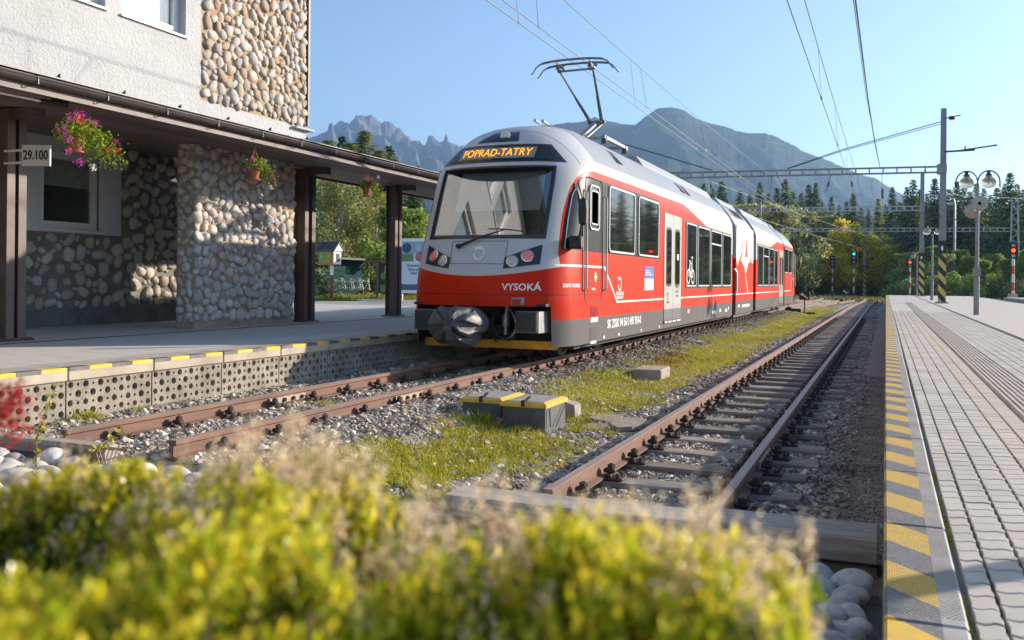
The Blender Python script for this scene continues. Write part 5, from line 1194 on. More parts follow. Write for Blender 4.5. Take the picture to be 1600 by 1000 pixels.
# ------------------------------------------------------------------ hanging baskets
m_terra = M('terracotta_plastic', (.50, .16, .075), .5, col2=(.38, .12, .06), scale=8)
m_gleaf = leafmat('geranium_leaves', [(.10, .21, .015), (.22, .36, .02), (.38, .48, .03), (.52, .54, .08)], .35)
m_pinkf = leafmat('magenta_petals', [(.60, .05, .38), (.75, .14, .50), (.45, .03, .30)], .4, var=.3)
m_redf = leafmat('scarlet_petals', [(.80, .07, .03), (.85, .18, .08)], .4, var=.3)
m_whf = leafmat('white_petals', [(.8, .8, .78), (.8, .7, .75)], .3, var=.2)
def basket(label, x, y, z, spread, flw, seed):
    spread *= 1.12; flw = [(a*1.1, c*1.08, k, q*1.25) for a, c, k, q in flw]
    r = np.random.default_rng(seed); t = thing('hanging_basket', label, 'flower basket', (x, y, z), 'flower baskets hanging under the canopy edge')
    b = MB(); b.lathe((x, y, z), [(.055, -.075), (.075, .0), (.085, .055), (.095, .06), (.095, .075), (.08, .075), (.07, .05)], 20); b.build('pot', m_terra, t, smooth=True)
    b = MB(); b.lathe((x, y, z-.10), [(.01, 0), (.085, .005), (.09, .02), (.08, .025)], 16)
    for k in range(3): a = k*2.1+.4; b.tube([(x+.088*math.cos(a), y+.088*math.sin(a), z+.07), (x+.01*math.cos(a), y+.01*math.sin(a), z+.36)], .004, 5)
    b.tube([(x, y, z+.36), (x, y, z+.40), (x+.025, y, z+.43), (x+.02, y, z+.46), (x-.01, y, z+.455)], .009, 6); b.build('hanger', m_terra, t, smooth=True)
    n = int(1500*spread); u = r.normal(size=(n, 3)); u /= np.linalg.norm(u, axis=1)[:, None]; rad = r.random(n)**.45
    pos = u*rad[:, None]*np.array([.19, .25, .15])*spread+np.array([x, y+.06, z+.12])+(r.random(n) < .28)[:, None]*np.array([0, .24*spread, -.06]); pos[:, 2] -= np.clip(np.hypot(pos[:, 0]-x, pos[:, 1]-y)-.14*spread, 0, 1)*r.uniform(-.1, .65, n)
    k = ~((np.hypot(pos[:, 0]-x, pos[:, 1]-y) < .10) & (pos[:, 2] < z+.04)); pos = pos[k]; n = len(pos)
    scatter('foliage', [(0, -.5, 0), (.5, -.1, .1), (.35, .45, 0), (-.35, .45, 0), (-.5, -.1, .1)], [(0, 1, 2, 3)], pos, r.uniform(.018, .040, n), m_gleaf, rotmats(n, 1.3), t)
    # trailing stems
    b = MB()
    for k in range(7):
        a = r.uniform(0, 6.3); q = Vector((x+.1*math.cos(a), y+.1*math.sin(a), z+.1)); b.tube([q, q+Vector((.08*math.cos(a), .1*math.sin(a), -.02)), q+Vector((.10*math.cos(a), .13*math.sin(a), -.16*r.uniform(.4, 1.4)))], .003, 4)
    b.build('stems', M('stem_green', (.12, .15, .04), .6), t)
    mats_ = {'p': m_pinkf, 'r': m_redf, 'w': m_whf}; nm = {'p': 'pink_flower', 'r': 'red_flower', 'w': 'white_flower'}
    for (dy, dz, c, rr) in flw:
        m_ = 46; u = r.normal(size=(m_, 3)); u /= np.linalg.norm(u, axis=1)[:, None]; pp = u*rr*r.uniform(.5, 1, m_)[:, None]+np.array([x+.13*spread*r.uniform(.4, 1), y+dy, z+dz])
        scatter(nm[c], LEAF[0], LEAF[1], pp, r.uniform(.020, .034, m_), mats_[c], rotmats(m_, 3.1), t)
    return t
basket('largest hanging basket, full of pink and orange-red flowers, beside the 29.100 sign', -8.5, 7.68, 2.80, 1.15, [(-.20, .24, 'p', .05), (-.10, .29, 'p', .055), (.02, .28, 'p', .05), (-.12, .23, 'r', .04), (.0, .22, 'r', .035), (.14, .24, 'p', .04), (-.26, .11, 'p', .05), (-.24, .02, 'p', .045), (.34, -.02, 'r', .035), (.46, .0, 'r', .03), (.40, .08, 'p', .035), (-.05, -.20, 'p', .05), (.10, -.24, 'w', .03), (-.15, -.10, 'p', .035)], 1)
basket('middle hanging basket with a few pink and white flowers, in front of the stone pier', -8.5, 10.83, 2.82, .80, [(-.10, .17, 'p', .03), (.22, .02, 'p', .03), (.30, -.06, 'p', .03), (-.18, .04, 'p', .025), (.16, .19, 'w', .02), (.08, -.30, 'w', .025), (.24, -.16, 'w', .02)], 2)
basket('farthest hanging basket, small, with pink and orange flowers, before the last visible post', -8.5, 13.93, 2.86, .72, [(-.12, .16, 'p', .035), (.0, .14, 'r', .04), (.12, .15, 'p', .03), (.28, -.05, 'r', .03), (.2, .25, 'w', .02)], 3)
for yb in (4.5, 17.1): pass
# ------------------------------------------------------------------ sign and rod on the first post
kms = thing('kilometre_sign', 'small cream sign reading 29.100 clamped to the brown canopy post', 'sign', (-9.62, 8.35, 2.72))
def sgp(u, v, off=0): # sheet turned a little towards the camera
    a = .36; return Vector((-9.40+u*math.cos(a)+off*math.sin(a)*-1*-0, 7.93+u*math.sin(a)-off, 2.74+v))
b = MB(); c8 = [sgp(u, v, o_) for o_ in (0, .02) for u, v in ((-.17, -.125), (.17, -.125), (.17, .125), (-.17, .125))]
b.add([tuple(p) for p in c8], [(0, 1, 2, 3), (4, 5, 6, 7), (0, 1, 5, 4), (1, 2, 6, 5), (2, 3, 7, 6), (3, 0, 4, 7)]); b.build('sign_plate', M('cream_enamel', (.66, .63, .55), .45, var=.05, scale=10), kms)
put_text('29.100', .155, m_pvcblack, 'lettering', kms, lambda u, v: sgp(u, v, .024), bold=.004, sx=.72)
for dz in (-.075, .075):
    b = MB(); b.box(-9.92, -9.50, 7.90, 7.93, 2.74+dz-.012, 2.74+dz+.012); b.build('bracket', m_sign, kms)
b = MB(); b.tube([(-8.55, 5.6, 3.19), (-8.55, 7.25, 3.21)], .012, 8); b.mi = 1; b.tube([(-8.55, 7.25, 3.21), (-8.55, 7.55, 3.235)], [.03, .02], 8); b.box(-8.58, -8.52, 7.4, 7.6, 3.20, 3.27, .01)
tag(b.build('awning_rod', [m_sign, m_dark], None, True, loc=(-8.55, 6.5, 3.2)), 'thin white rod with a black end fixed under the canopy edge at the far left', 'rod')
# ------------------------------------------------------------------ mountains
FPX = 1425.3
def az_of(px): return YAW-math.atan((px-800)/FPX)       # angle to the left of +Y
def mountain(name, label, sky_pts, D, depth, mat, rough, seed, lift=0, spur=.5):
    """rock relief whose crest stands at distance D; crest heights were surveyed from bearings and elevations"""
    az = np.array([az_of(p[0]) for p in sky_pts]); 
    hh = np.array([(444-.0*p[0]+(-(800-p[0])*.00974*-1*0)-p[1]+(p[0]-1384)*.0097)/FPX*math.cos(YAW-a) for p, a in zip(sky_pts, az)])
    # true elevation tangent = dy/f * cos(view angle)
    o_ = np.argsort(az); az, hh = az[o_], hh[o_]
    A = np.linspace(az[0], az[-1], 420); Rr = np.concatenate([np.linspace(-depth, 0, 60), np.linspace(0, depth*.5, 12)[1:]])
    H = np.interp(A, az, hh)*D+lift
    V = []; r = np.random.default_rng(seed)
    def rid(x, y, s_, sd): return 1-np.abs(vnoise(x, y, s_, sd)*2-1)
    AA, RR = np.meshgrid(A, Rr); HH = np.broadcast_to(H, AA.shape)
    t_ = np.clip(1+RR/depth, 0, 1); X = -(D+RR)*np.sin(AA); Y = (D+RR)*np.cos(AA)
    lat = AA*D
    sp = rid(lat+RR*.25, RR*.35, depth*.16, seed)*.6+rid(lat-RR*.3, RR*.5, depth*.07, seed+1)*.3+rid(lat, RR, depth*.03, seed+2)*.15
    cr = ((1-t_)*t_*4)**1.4
    Z = np.where(RR <= 0, HH*(t_**1.25)*(1+0*sp)+(sp-.6)*cr*rough*HH*spur, HH*(1-RR/(depth*.5))**1.4)
    Z += (rid(lat, RR, depth*.012, seed+5)-.5)*rough*D*.0016*(t_ > .2)*(RR <= 0)*(t_ < .999)
    Z += np.where(t_ >= .999, 0, 0)
    X = X; V = np.stack([X, Y, Z-8], -1).reshape(-1, 3); nx = len(A); i = (np.arange(len(Rr)-1)[:, None]*nx+np.arange(nx-1)[None]).ravel()
    F = np.stack([i, i+1, i+nx+1, i+nx], 1); return struct(np_mesh(name, V, F, mat, True), label)
def mt_mat(name, rock, green, lim):
    m, t, b, o = newmat(name); v = gcoords(t); x, y, z = sep(t, v); n = noise(t, v, .006, 8, .7); n2 = noise(t, v, .02, 6, .75, (1, 1, .35))
    g = t.nodes.new('ShaderNodeNewGeometry'); nz = sep(t, g.outputs['Normal'])[2]
    r = mixc(t, Nd(t, ramp(t, n2, [(.35, 0.), (.65, 1.)])), tuple(q*.55 for q in rock), rock)
    f = Nd(t, ramp(t, (z/lim)*-1+1.2+(n-.5)*1.4, [(.4, 0.), (.6, 1.)]))
    c = mixc(t, f, r, mixc(t, n2, tuple(q*.5 for q in green), green)); t.links.new(c, b.inputs['Base Color']); b.inputs['Roughness'].default_value = .95; b.inputs['Specular IOR Level'].default_value = .1
    bump(t, b, n2, .8, 25); return m
left_pts = [(330, 250), (420, 232), (470, 216), (499, 205.6), (513, 199), (529, 184), (536, 187), (543.6, 190), (550, 182), (559, 176), (565, 177), (571, 178), (577, 175), (585, 181), (594, 189), (598, 187), (602, 185), (610, 188), (619, 196), (630, 214), (637, 215), (643, 219), (648, 218.5), (653, 223), (659, 232), (666, 226), (672, 220), (678, 221), (684, 219), (693.6, 215.7), (702, 219), (710, 222), (740, 235), (800, 250), (870, 262), (950, 280)]
right_pts = [(740, 262), (780, 228), (822, 202), (840, 191), (860, 190), (885, 187), (905, 186), (927, 178), (945, 184), (968, 188), (990, 190.7), (1002, 180), (1014, 172), (1027, 163.5), (1034, 164), (1041, 162.5), (1054, 164), (1066.6, 167), (1078, 176), (1092, 183), (1113, 189), (1135, 194), (1150, 200), (1168, 203), (1190, 203), (1208, 207), (1225, 216), (1244, 225), (1256, 233), (1270, 238), (1283, 242), (1295, 247), (1324, 260), (1345, 268), (1367, 274), (1385, 285), (1404, 296), (1440, 318), (1500, 350), (1600, 390), (1720, 430)]
def jag(P, a, seed):
    r = np.random.default_rng(seed); xs = np.arange(P[0][0], P[-1][0], 2.2); ys_ = np.interp(xs, [p[0] for p in P], [p[1] for p in P]); return [(x, y+r.normal()*a) for x, y in zip(xs, ys_)]
mrock = mt_mat('granite_peaks', (.20, .20, .20), (.06, .07, .04), 420); mrock2 = mt_mat('mountain_slope', (.19, .20, .18), (.06, .08, .05), 900)
MD = 3600
mountain('mountains', 'jagged granite peaks above the canopy on the left', jag(left_pts, .4, 1), MD*1.15, 1500, mrock, 1.0, 11, spur=.9)
mountain('mountains', 'broad dark mountain sloping down to the right behind the overhead wires', jag(right_pts, .5, 2), MD*.85, 1500, mrock2, .8, 23, spur=.33)
# ------------------------------------------------------------------ haze
hz = MB(); hz.box(-4700, 640, -45, 4700, -1.6, 800); haze = hz.build('haze', [])
mh = bpy.data.materials.new('haze'); mh.use_nodes = True; mh.node_tree.nodes.clear()
ho = mh.node_tree.nodes.new('ShaderNodeOutputMaterial'); pvn = mh.node_tree.nodes.new('ShaderNodeVolumePrincipled'); pvn.inputs['Color'].default_value = (.36, .59, .92, 1); pvn.inputs['Density'].default_value = .00017; pvn.inputs['Anisotropy'].default_value = .35
mh.node_tree.links.new(pvn.outputs[0], ho.inputs['Volume']); haze.data.materials.append(mh); stuff(haze, 'pale blue mountain haze')
# ------------------------------------------------------------------ trees
m_bark = M('tree_bark', (.16, .12, .09), .9, col2=(.08, .06, .05), scale=6, bmp=.5, bscale=20, stretch=(1, 1, .2))
m_birch = M('birch_bark', (.60, .57, .52), .8, col2=(.20, .18, .16), scale=5, stretch=(1, 1, 3))
m_spruce = leafmat('spruce_needles', [(0.0745, 0.13, 0.0559), (0.112, 0.177, 0.0745), (0.167, 0.233, 0.0931), (0.243, 0.281, 0.121)], .15, var=.6)
m_spruce2 = leafmat('yellow_green_larch_needles', [(.16, .20, .06), (.26, .28, .09), (.36, .34, .12)], .35, var=.6)  # larch-like needles, a lighter yellow-green than the spruce
m_leafg = leafmat('broad_leaves_green', [(0.113, 0.226, 0.045), (0.226, 0.337, 0.0674), (0.36, 0.45, 0.09), (0.496, 0.54, 0.134)], .55, var=.6)
m_leafo = leafmat('olive_birch_leaves', [(0.207, 0.253, 0.069), (0.391, 0.414, 0.138), (0.575, 0.575, 0.23), (0.322, 0.276, 0.115)], .55, var=.6)
m_leafy = leafmat('autumn_yellow_leaves', [(0.816, 0.598, 0.0545), (0.9, 0.816, 0.0816), (0.545, 0.517, 0.0816), (0.9, 0.68, 0.0816)], .55, var=.5)
def conifer(name, h, rad, mat, seed, dens=1.):
    """spruce: whorls of drooping boughs, each bough a ragged fan of twigs"""
    r = np.random.default_rng(seed); root = bpy.data.objects.new(name, None); root['_o'] = [0, 0, 0]
    b = MB(); b.tube([(0, 0, -.5), (0, 0, h*.5), (0, 0, h*.97)], [h*.016, h*.009, .02], 7); tm = b.mesh('trunk', m_bark)
    P = []; D = []; S = []; z = h*.06
    while z < h*.99:
        f = 1-z/h; L = rad*(f**.82)*r.uniform(.82, 1.12)+.10; nb = max(4, int((9+5*f)*dens)); a0 = r.uniform(0, 6.3)
        for k in range(nb):
            a = a0+2*math.pi*k/nb+r.normal()*.22; l = L*r.uniform(.62, 1.15); dr = r.uniform(.12, .42)+.12*f; m_ = max(3, int(l/.26*dens))
            for j in range(m_):
                u = (j+.6)/m_; rr = l*u; zz = z-dr*rr+.14*rr*u+r.normal()*.05
                P.append((rr*math.cos(a), rr*math.sin(a), zz)); D.append((a+r.normal()*.9, -dr+r.normal()*.35)); S.append(r.uniform(.38, .75)*(1-.35*u)*(.45+.55*min(1, l)))
        z += h*.015*(1+.7*f)*r.uniform(.75, 1.2)
    P = np.array(P); D = np.array(D); S = np.array(S); n = len(P); a, e = D[:, 0], D[:, 1]
    dx = np.stack([np.cos(a)*np.cos(e), np.sin(a)*np.cos(e), np.sin(e)], 1); sd = np.stack([-np.sin(a), np.cos(a), np.zeros(n)], 1); up = np.cross(dx, sd); 
    tl = r.uniform(-.9, .9, n)[:, None]; sd = sd*np.cos(tl)+up*np.sin(tl)
    base = [(-.15, 0), (.25, -.26), (1, 0), (.25, .26)]
    B = np.stack([P+dx*(p[0]*S)[:, None]+sd*(p[1]*S)[:, None] for p in base], 1); F = np.arange(n*4).reshape(n, 4)
    cr = np_mesh('crown', B.reshape(-1, 3), F, mat); me = cr.data; bpy.data.objects.remove(cr); return tm, me
def leafy(name, h, rx, mat, seed, n=7000, ls=.22, bark=m_bark, trunk_frac=.3, weep=0., clumps=26, base=.12):
    r = np.random.default_rng(seed); b = MB(); b.tube([(0, 0, -.3), (r.normal()*.1, r.normal()*.1, h*.4), (r.normal()*.2, r.normal()*.2, h*.88)], [h*.02, h*.014, .03], 8)
    for k in range(7):
        a = r.uniform(0, 6.3); z0 = h*r.uniform(.2, .6); l = rx*r.uniform(.5, .9); b.tube([(0, 0, z0), (l*.5*math.cos(a), l*.5*math.sin(a), z0+l*.5), (l*math.cos(a), l*math.sin(a), z0+l*.9)], [h*.008, h*.005, .015], 5)
    tm = b.mesh('trunk', bark)
    C = []; 
    for k in range(clumps):
        u = r.uniform(base, 1); wd = rx*math.sin(math.pi*min(1, max(.05, (u-base*.6)/(1.06-base*.6)))**.8)**.7; a = r.uniform(0, 6.3); q = r.random()**.6
        C.append((wd*q*math.cos(a), wd*q*math.sin(a), h*u, rx*r.uniform(.22, .42)))
    C = np.array(C); i = r.integers(0, len(C), n); d = r.normal(size=(n, 3)); d /= np.linalg.norm(d, axis=1)[:, None]; rad = r.random(n)**.5
    P = C[i, :3]+d*(C[i, 3]*rad)[:, None]*np.array([1, 1, .8+weep]); P[:, 2] -= weep*np.abs(r.normal(size=n))*C[i, 3]*.9; P[:, 2] = np.clip(P[:, 2], .1, h)
    s_ = r.uniform(.6, 1.3, n)*ls; Rm = rotmats(n, 3.1); L = np.array(LEAF[0])*np.array([1.5, 1, 1]); B = np.einsum('nij,kj->nki', Rm, L)*s_[:, None, None]+P[:, None]
    o = np_mesh('crown', B.reshape(-1, 3), np.arange(n*4).reshape(n, 4), mat); me = o.data; bpy.data.objects.remove(o); return tm, me
def plant_tree(kind, meshes, label, cat, x, y, z, s_=1., rz=0., grp=None, sz=None):
    t = thing(kind, label, cat, (x, y, z), grp); t.rotation_euler = (0, 0, rz); t.scale = (s_, s_, sz or s_)
    for me, nm in zip(meshes, ('trunk', 'crown')): o = bpy.data.objects.new(nm, me); COL.objects.link(o); o.parent = t
    return t
CON = [conifer('c', 15, 3.5, m_spruce, 1, 1.25), conifer('c', 15, 2.9, m_spruce, 2, 1.3), conifer('c', 15, 4.0, m_spruce, 3, 1.25), conifer('c', 15, 3.2, m_spruce2, 4, 1.25)]
LFG = [leafy('l', 8, 3.0, m_leafg, 11, 9000, .24), leafy('l', 8, 2.6, m_leafg, 12, 8000, .24), leafy('l', 8, 3.2, m_leafo, 13, 9000, .22), leafy('l', 8, 2.8, m_leafo, 14, 9000, .22)]
LFY = [leafy('l', 8, 2.8, m_leafy, 15, 8000, .24)]
SHR = [leafy('s', 2.2, 2.0, m_leafg, 21, 3500, .17, base=.05, clumps=16), leafy('s', 2.0, 2.2, m_leafo, 22, 3500, .16, base=.05, clumps=16)]
BIR = [leafy('b', 11, 2.6, m_leafo, 31, 12000, .17, m_birch, weep=1.1, clumps=34, base=.05), leafy('b', 11, 2.3, m_leafo, 32, 11000, .17, m_birch, weep=1.0, clumps=30, base=.05)]
def at_px(px, dist):
    """ground point on a given bearing at a given distance"""
    a = az_of(px); return -math.sin(a)*dist, math.cos(a)*dist
def topz(px, py, dist):
    a = az_of(px); e = (444+(px-1384)*.0097-py)/FPX*math.cos(YAW-a); return 1.3+e*dist
def where_txt(px):
    return ('behind the train roof' if px < 1140 else 'above the bellows' if px < 1190 else 'above the far car' if px < 1240 else 'by the thin mast' if px < 1285 else 'by the unlit signal' if px < 1320 else 'by the green signal' if px < 1350 else 'at the track end' if px < 1395 else 'left of the striped masts' if px < 1435 else 'between the striped masts' if px < 1468 else 'left of the globe lamp' if px < 1520 else 'right of the globe lamp' if px < 1560 else 'by the lattice mast' if px < 1610 else 'past the right edge, nearest it' if px < 1660 else 'past the right edge, farther' if px < 1740 else 'far past the right edge')
# spruces of the forest, each with the bearing and height of its top
spr = [(1098, 285, 120), (1112, 292, 130), (1126, 280, 118), (1155, 296, 124), (1170, 300, 126), (1186, 283, 122), (1200, 300, 120), (1213, 291, 130), (1226, 278, 118), (1238, 296, 125), (1250, 300, 130), (1262, 285, 142), (1273, 283, 142), (1284, 312, 144), (1298, 305, 140), (1310, 318, 146), (1322, 312, 148), (1332, 299, 136), (1345, 322, 148), (1356, 324, 150), (1371, 308, 142), (1382, 318, 149), (1393, 290, 138), (1405, 312, 128), (1416, 290, 122), (1426, 277, 116), (1436, 295, 126), (1447, 300, 120), (1459, 276, 112), (1468, 298, 128), (1482, 292, 124), (1494, 281, 114), (1505, 288, 124), (1514, 297, 128), (1524, 284, 114), (1536, 292, 126), (1546, 302, 128), (1556, 290, 122), (1567, 292, 118), (1577, 266, 110), (1588, 285, 122), (1599, 293, 116), (1612, 280, 118), (1630, 290, 122), (1650, 275, 116), (1675, 285, 122), (1700, 270, 118), (1730, 285, 125), (1765, 275, 120), (1800, 265, 120), (1850, 280, 125), (1900, 265, 125)]
spr += [(1165, 330, 138), (1205, 335, 140), (1245, 338, 142), (1290, 345, 162), (1335, 345, 162), (1380, 345, 162), (1412, 325, 140), (1440, 320, 140), (1470, 315, 140), (1500, 312, 140), (1530, 312, 140), (1560, 312, 140), (1590, 312, 140), (1620, 310, 140)]
rt = np.random.default_rng(77)
adj = ['slender', 'broad', 'ragged', 'narrow', 'dense', 'leaning', 'dark', 'shaggy', 'pointed', 'stocky']
for i, (px, py, d) in enumerate(spr):
    x_, y_ = at_px(px, d); h = topz(px, py, d)+.5; ly = 'at the back' if d > 135 else 'nearer'
    plant_tree('spruce_tree', CON[[0, 1, 2, 0, 2, 1, 3][i % 7]], '%s spruce %s, %s, top %s' % (adj[i % 10], ly, where_txt(px), ['highest', 'high', 'middling', 'low', 'notched', 'thin', 'blunt'][(i*3) % 7]), 'spruce', x_, y_, -.5, h/15*(.98 if i % 2 else 1.04)*(.92 if d > 135 else 1), rt.uniform(0, 6.3), 'spruces of the forest beyond the station', sz=h/15)
lf = [(1095, 328, 105, 2), (1120, 321, 108, 2), (1145, 324, 106, 0), (1168, 321, 104, 2), (1190, 324, 108, 3), (1215, 321, 102, 3), (1238, 328, 104, 2), (1262, 331, 133, 3), (1285, 338, 135, 2), (1305, 351, 131, 3), (1325, 339, 120, 9), (1343, 346, 120, 9), (1360, 368, 131, 3), (1377, 372, 127, 2), (1392, 366, 120, 9), (1408, 396, 100, 0), (1425, 394, 98, 2), (1445, 386, 100, 0), (1465, 384, 104, 0), (1482, 396, 98, 3), (1500, 390, 100, 0), (1517, 400, 98, 1), (1535, 406, 96, 0), (1552, 396, 100, 1), (1570, 404, 95, 0), (1590, 400, 95, 1), (1610, 389, 96, 0), (1640, 384, 98, 1), (1680, 374, 100, 0), (1730, 374, 100, 1), (1790, 374, 105, 0)]
for i, (px, py, d, k) in enumerate(lf):
    x_, y_ = at_px(px, d); h = topz(px, py, d)+.4; me = LFY[0] if k == 9 else LFG[k]
    plant_tree('broadleaf_tree', me, '%s tree with %s leaves at the forest edge, %s' % (['round', 'spreading', 'bushy', 'airy', 'tall', 'low', 'lopsided'][i % 7], 'yellow autumn' if k == 9 else 'fresh green' if k < 2 else 'olive green', where_txt(px)), 'tree', x_, y_, -.5, h/8*.9, rt.uniform(0, 6.3), 'leafy trees at the forest edge', sz=h/8)
for i in range(34):
    px = 1100+i*22+rt.uniform(-6, 6); d = rt.uniform(122, 130) if 1250 < px < 1400 else rt.uniform(82, 94) if px < 1390 else rt.uniform(90, 97); x_, y_ = at_px(px, d)
    if -9 < x_ < -1 and y_ < 86: continue
    plant_tree('bush', SHR[i % 2], '%s %s bush at the forest foot, %s' % (['rounded', 'flat', 'scruffy', 'upright', 'sprawling', 'dense', 'sparse'][i % 7], ['green', 'olive'][i % 2], where_txt(px)), 'bush', x_, y_, -.3, rt.uniform(.55, 1.1)*(1.2 if px > 1400 else .8), rt.uniform(0, 6.3), 'bushes at the foot of the forest')
# left side: birches and spruces beyond the canopy
for i, (px, py, d, me, lab) in enumerate(((497, 275, 62, BIR[0], 'drooping birch nearest the brown double post'), (528, 262, 60, BIR[1], 'tall birch with a pale trunk above the green shed'), (556, 268, 63, BIR[0], 'drooping birch above the right end of the green shed'), (588, 262, 61, BIR[1], 'birch left of the last canopy post'), (470, 262, 66, BIR[0], 'birch hidden mostly by the stone pier'), (512, 320, 66, BIR[1], 'lower birch behind the small library box'), (575, 318, 67, BIR[0], 'lower birch behind the info boards'))):
    x_, y_ = at_px(px, d); h = topz(px, py, d); plant_tree('birch_tree', me, lab, 'birch', x_, y_, -.3, h/11*1.05, i*1.3, 'birches beyond the canopy', sz=h/11)
x_, y_ = at_px(612, 58); h = topz(612, 318, 58); plant_tree('broadleaf_tree', LFG[0], 'fresh green tree right of the last canopy post', 'tree', x_, y_, -.3, h/8, 0, sz=h/8)
x_, y_ = at_px(636, 54); h = topz(636, 320, 54); plant_tree('broadleaf_tree', LFG[1], 'small green tree just left of the train above the poster board', 'tree', x_, y_, -.3, h/8, 2, sz=h/8)
for i, (px, py, d, me, lab) in enumerate(((568, 196, 84, CON[3], 'tallest spruce standing above the canopy roof on the left'), (532, 204, 84, CON[1], 'thin spruce above the canopy, left of the tallest one'), (606, 220, 82, CON[0], 'dark spruce above the canopy, right of the tallest one'), (484, 178, 40, CON[0], 'dark conifer peeping out beside the station\'s upper corner'), (506, 214, 88, CON[3], 'spruce with a broken outline between the station corner and the thin spruce'), (586, 232, 80, CON[3], 'pale lower spruce between the tallest and the dark one'), (552, 222, 88, CON[3], 'pale spruce touching the tallest one on its left'), (645, 262, 80, CON[1], 'spruce low behind the canopy end'), (510, 210, 76, CON[3], 'broad yellow-green larch nearest the station corner'), (546, 214, 74, CON[3], 'yellow-green larch just left of the tallest conifer'), (592, 226, 76, CON[3], 'low yellow-green larch right of the tallest conifer'))):
    if px == 484: px = 452; 
    x_, y_ = at_px(px, d); h = topz(px, py, d); plant_tree('spruce_tree', me, lab, 'larch' if 'larch' in lab else 'spruce', x_, y_, -.3, h/15*(1.9 if me is CON[3] else 1.5), i, sz=h/15)
# ------------------------------------------------------------------ shed, boards, library box
m_teal = M('dark_green_boards', (.008, .050, .046), .8, col2=(.006, .03, .028), scale=3, bmp=.2, spec=.15)
sx, sy = -29.9, 41.5
shed = thing('shed', 'dark green boarded shed with a flat dark roof beyond the forecourt', 'shed', (sx, sy, .45))
for k in range(13):
    z0 = .48+k*.145; b = MB(); b.prism([(sy-.02, z0), (sy-.045, z0), (sy-.02, z0+.138)], 'X', sx-2.6, sx+2.25); b.build('board', m_teal, shed)
b = MB(); b.box(sx-5.5, sx+2.25, sy-.018, sy+3.5, .4, 2.42); b.build('wall', m_teal, shed)
b = MB(); b.prism([(sx-5.8, 2.62), (sx+3.0, 2.36), (sx+3.0, 2.46), (sx-5.8, 2.76)], 'Y', sy-.6, sy+3.8); b.build('roof', m_darkgrey, shed)
for k in range(4): b = MB(); b.box(sx-2.95-k*.75, sx-2.90-k*.75, sy-.07, sy-.02, .45, 2.4); b.build('door_post', m_teal, shed)
# small book box on a post
lx, ly = -19.5, 29.5
lb = thing('library_box', 'little house-shaped book box with orange and painted sides on a brown post', 'book box', (lx, ly, .48))
b = MB(); b.box(lx-.045, lx+.045, ly-.045, ly+.045, .45, 1.85); b.build('post', M('red_brown_wood', (.20, .075, .04), .7), lb)
b = MB(); b.box(lx-.05, lx+.05, ly-.05, ly+.05, 1.45, 1.86); b.build('post_sleeve', m_sign, lb)
b = MB(); b.box(lx-.42, lx+.22, ly-.27, ly+.27, 1.84, 2.38); b.build('cabinet', M('orange_paint', (.60, .17, .04), .6), lb)
def mural():
    m, t, b, o = newmat('painted_panel'); v = gcoords(t); n = noise(t, v, 3.5, 3, .5); c = ramp(t, n, [(.3, (.45, .1, .03)), (.42, (.30, .32, .05)), (.5, (.05, .22, .07)), (.6, (.5, .42, .08)), (.7, (.15, .3, .3))]); t.links.new(c, b.inputs['Base Color']); return m
m_mural = mural()
b = MB(); b.box(lx-.36, lx+.10, ly-.285, ly-.272, 1.88, 2.34); b.build('painted_front', m_mural, lb)
b = MB(); b.box(lx+.222, lx+.245, ly-.25, ly+.25, 1.86, 2.37); b.mi = 1; b.box(lx+.246, lx+.255, ly-.12, ly+.14, 1.97, 2.27); b.build('door', [m_white, m_dark], lb)
b = MB(); b.prism([(ly-.36, 2.34), (ly, 2.66), (ly+.36, 2.34), (ly+.36, 2.40), (ly, 2.73), (ly-.36, 2.40)], 'X', lx-.5, lx+.34); b.build('roof', m_darkgrey, lb); b = MB(); b.prism([(ly-.28, 2.37), (ly+.28, 2.37), (ly, 2.62)], 'X', lx-.4, lx+.31); b.build('gable', m_sign, lb)
tuft_x = None
# poster boards
def poster():
    m, t, b, o = newmat('poster_print'); v = gcoords(t); x, y, z = sep(t, v); n = noise(t, v, 1.2, 2)
    zz = z+(x*2.1).sin()*.06; c = mixc(t, zz < 1.18, (.55, .66, .74), (.03, .09, .17)); c = mixc(t, (z > 2.02)*(z < 2.32)*(x < -17.07), c, (.12, .2, .10)); c = mixc(t, z > 2.32, c, (.20, .35, .48)); t.links.new(c, b.inputs['Base Color']); b.inputs['Roughness'].default_value = .4; return m
bx_, by_ = -16.92, 31.5
pb = thing('poster_board', 'tall white-framed advertising board with a blue poster beside the train', 'notice board', (bx_, by_, .48))
b = MB(); b.box(bx_-.95, bx_+.85, by_, by_+.14, .78, 2.92, .01); b.build('frame', m_white, pb)
b = MB(); b.box(bx_-.82, bx_+.75, by_-.012, by_, .90, 2.80); b.build('poster', poster(), pb)
for (cx_, cz_, r_, mm) in ((-.45, 2.55, .20, M('poster_navy', (.01, .05, .12), .4)), (.05, 2.58, .13, M('poster_grey', (.4, .45, .5), .4)), (.12, 2.20, .19, M('poster_rose', (.35, .12, .12), .4)), (.38, 2.45, .15, M('poster_rose', (.35, .12, .12), .4))):
    b = MB(); b.lathe((bx_+cx_, by_-.014, cz_), [(r_, 0), (r_, -.004), (.001, -.004)], 20, 'Y'); b.build('poster_disc', mm, pb)
m_navy = M('poster_ink', (.03, .07, .16), .5)
for i, (s_, sz_, z_) in enumerate((('Vychutnajte si', .15, 1.86), ('Tatry vlakom', .15, 1.70), ('každý deň', .13, 1.56))): put_text(s_, sz_, m_navy, 'lettering', pb, lambda u, v, z_=z_: Vector((bx_-.02+u, by_-.02, z_+v)), bold=.003)
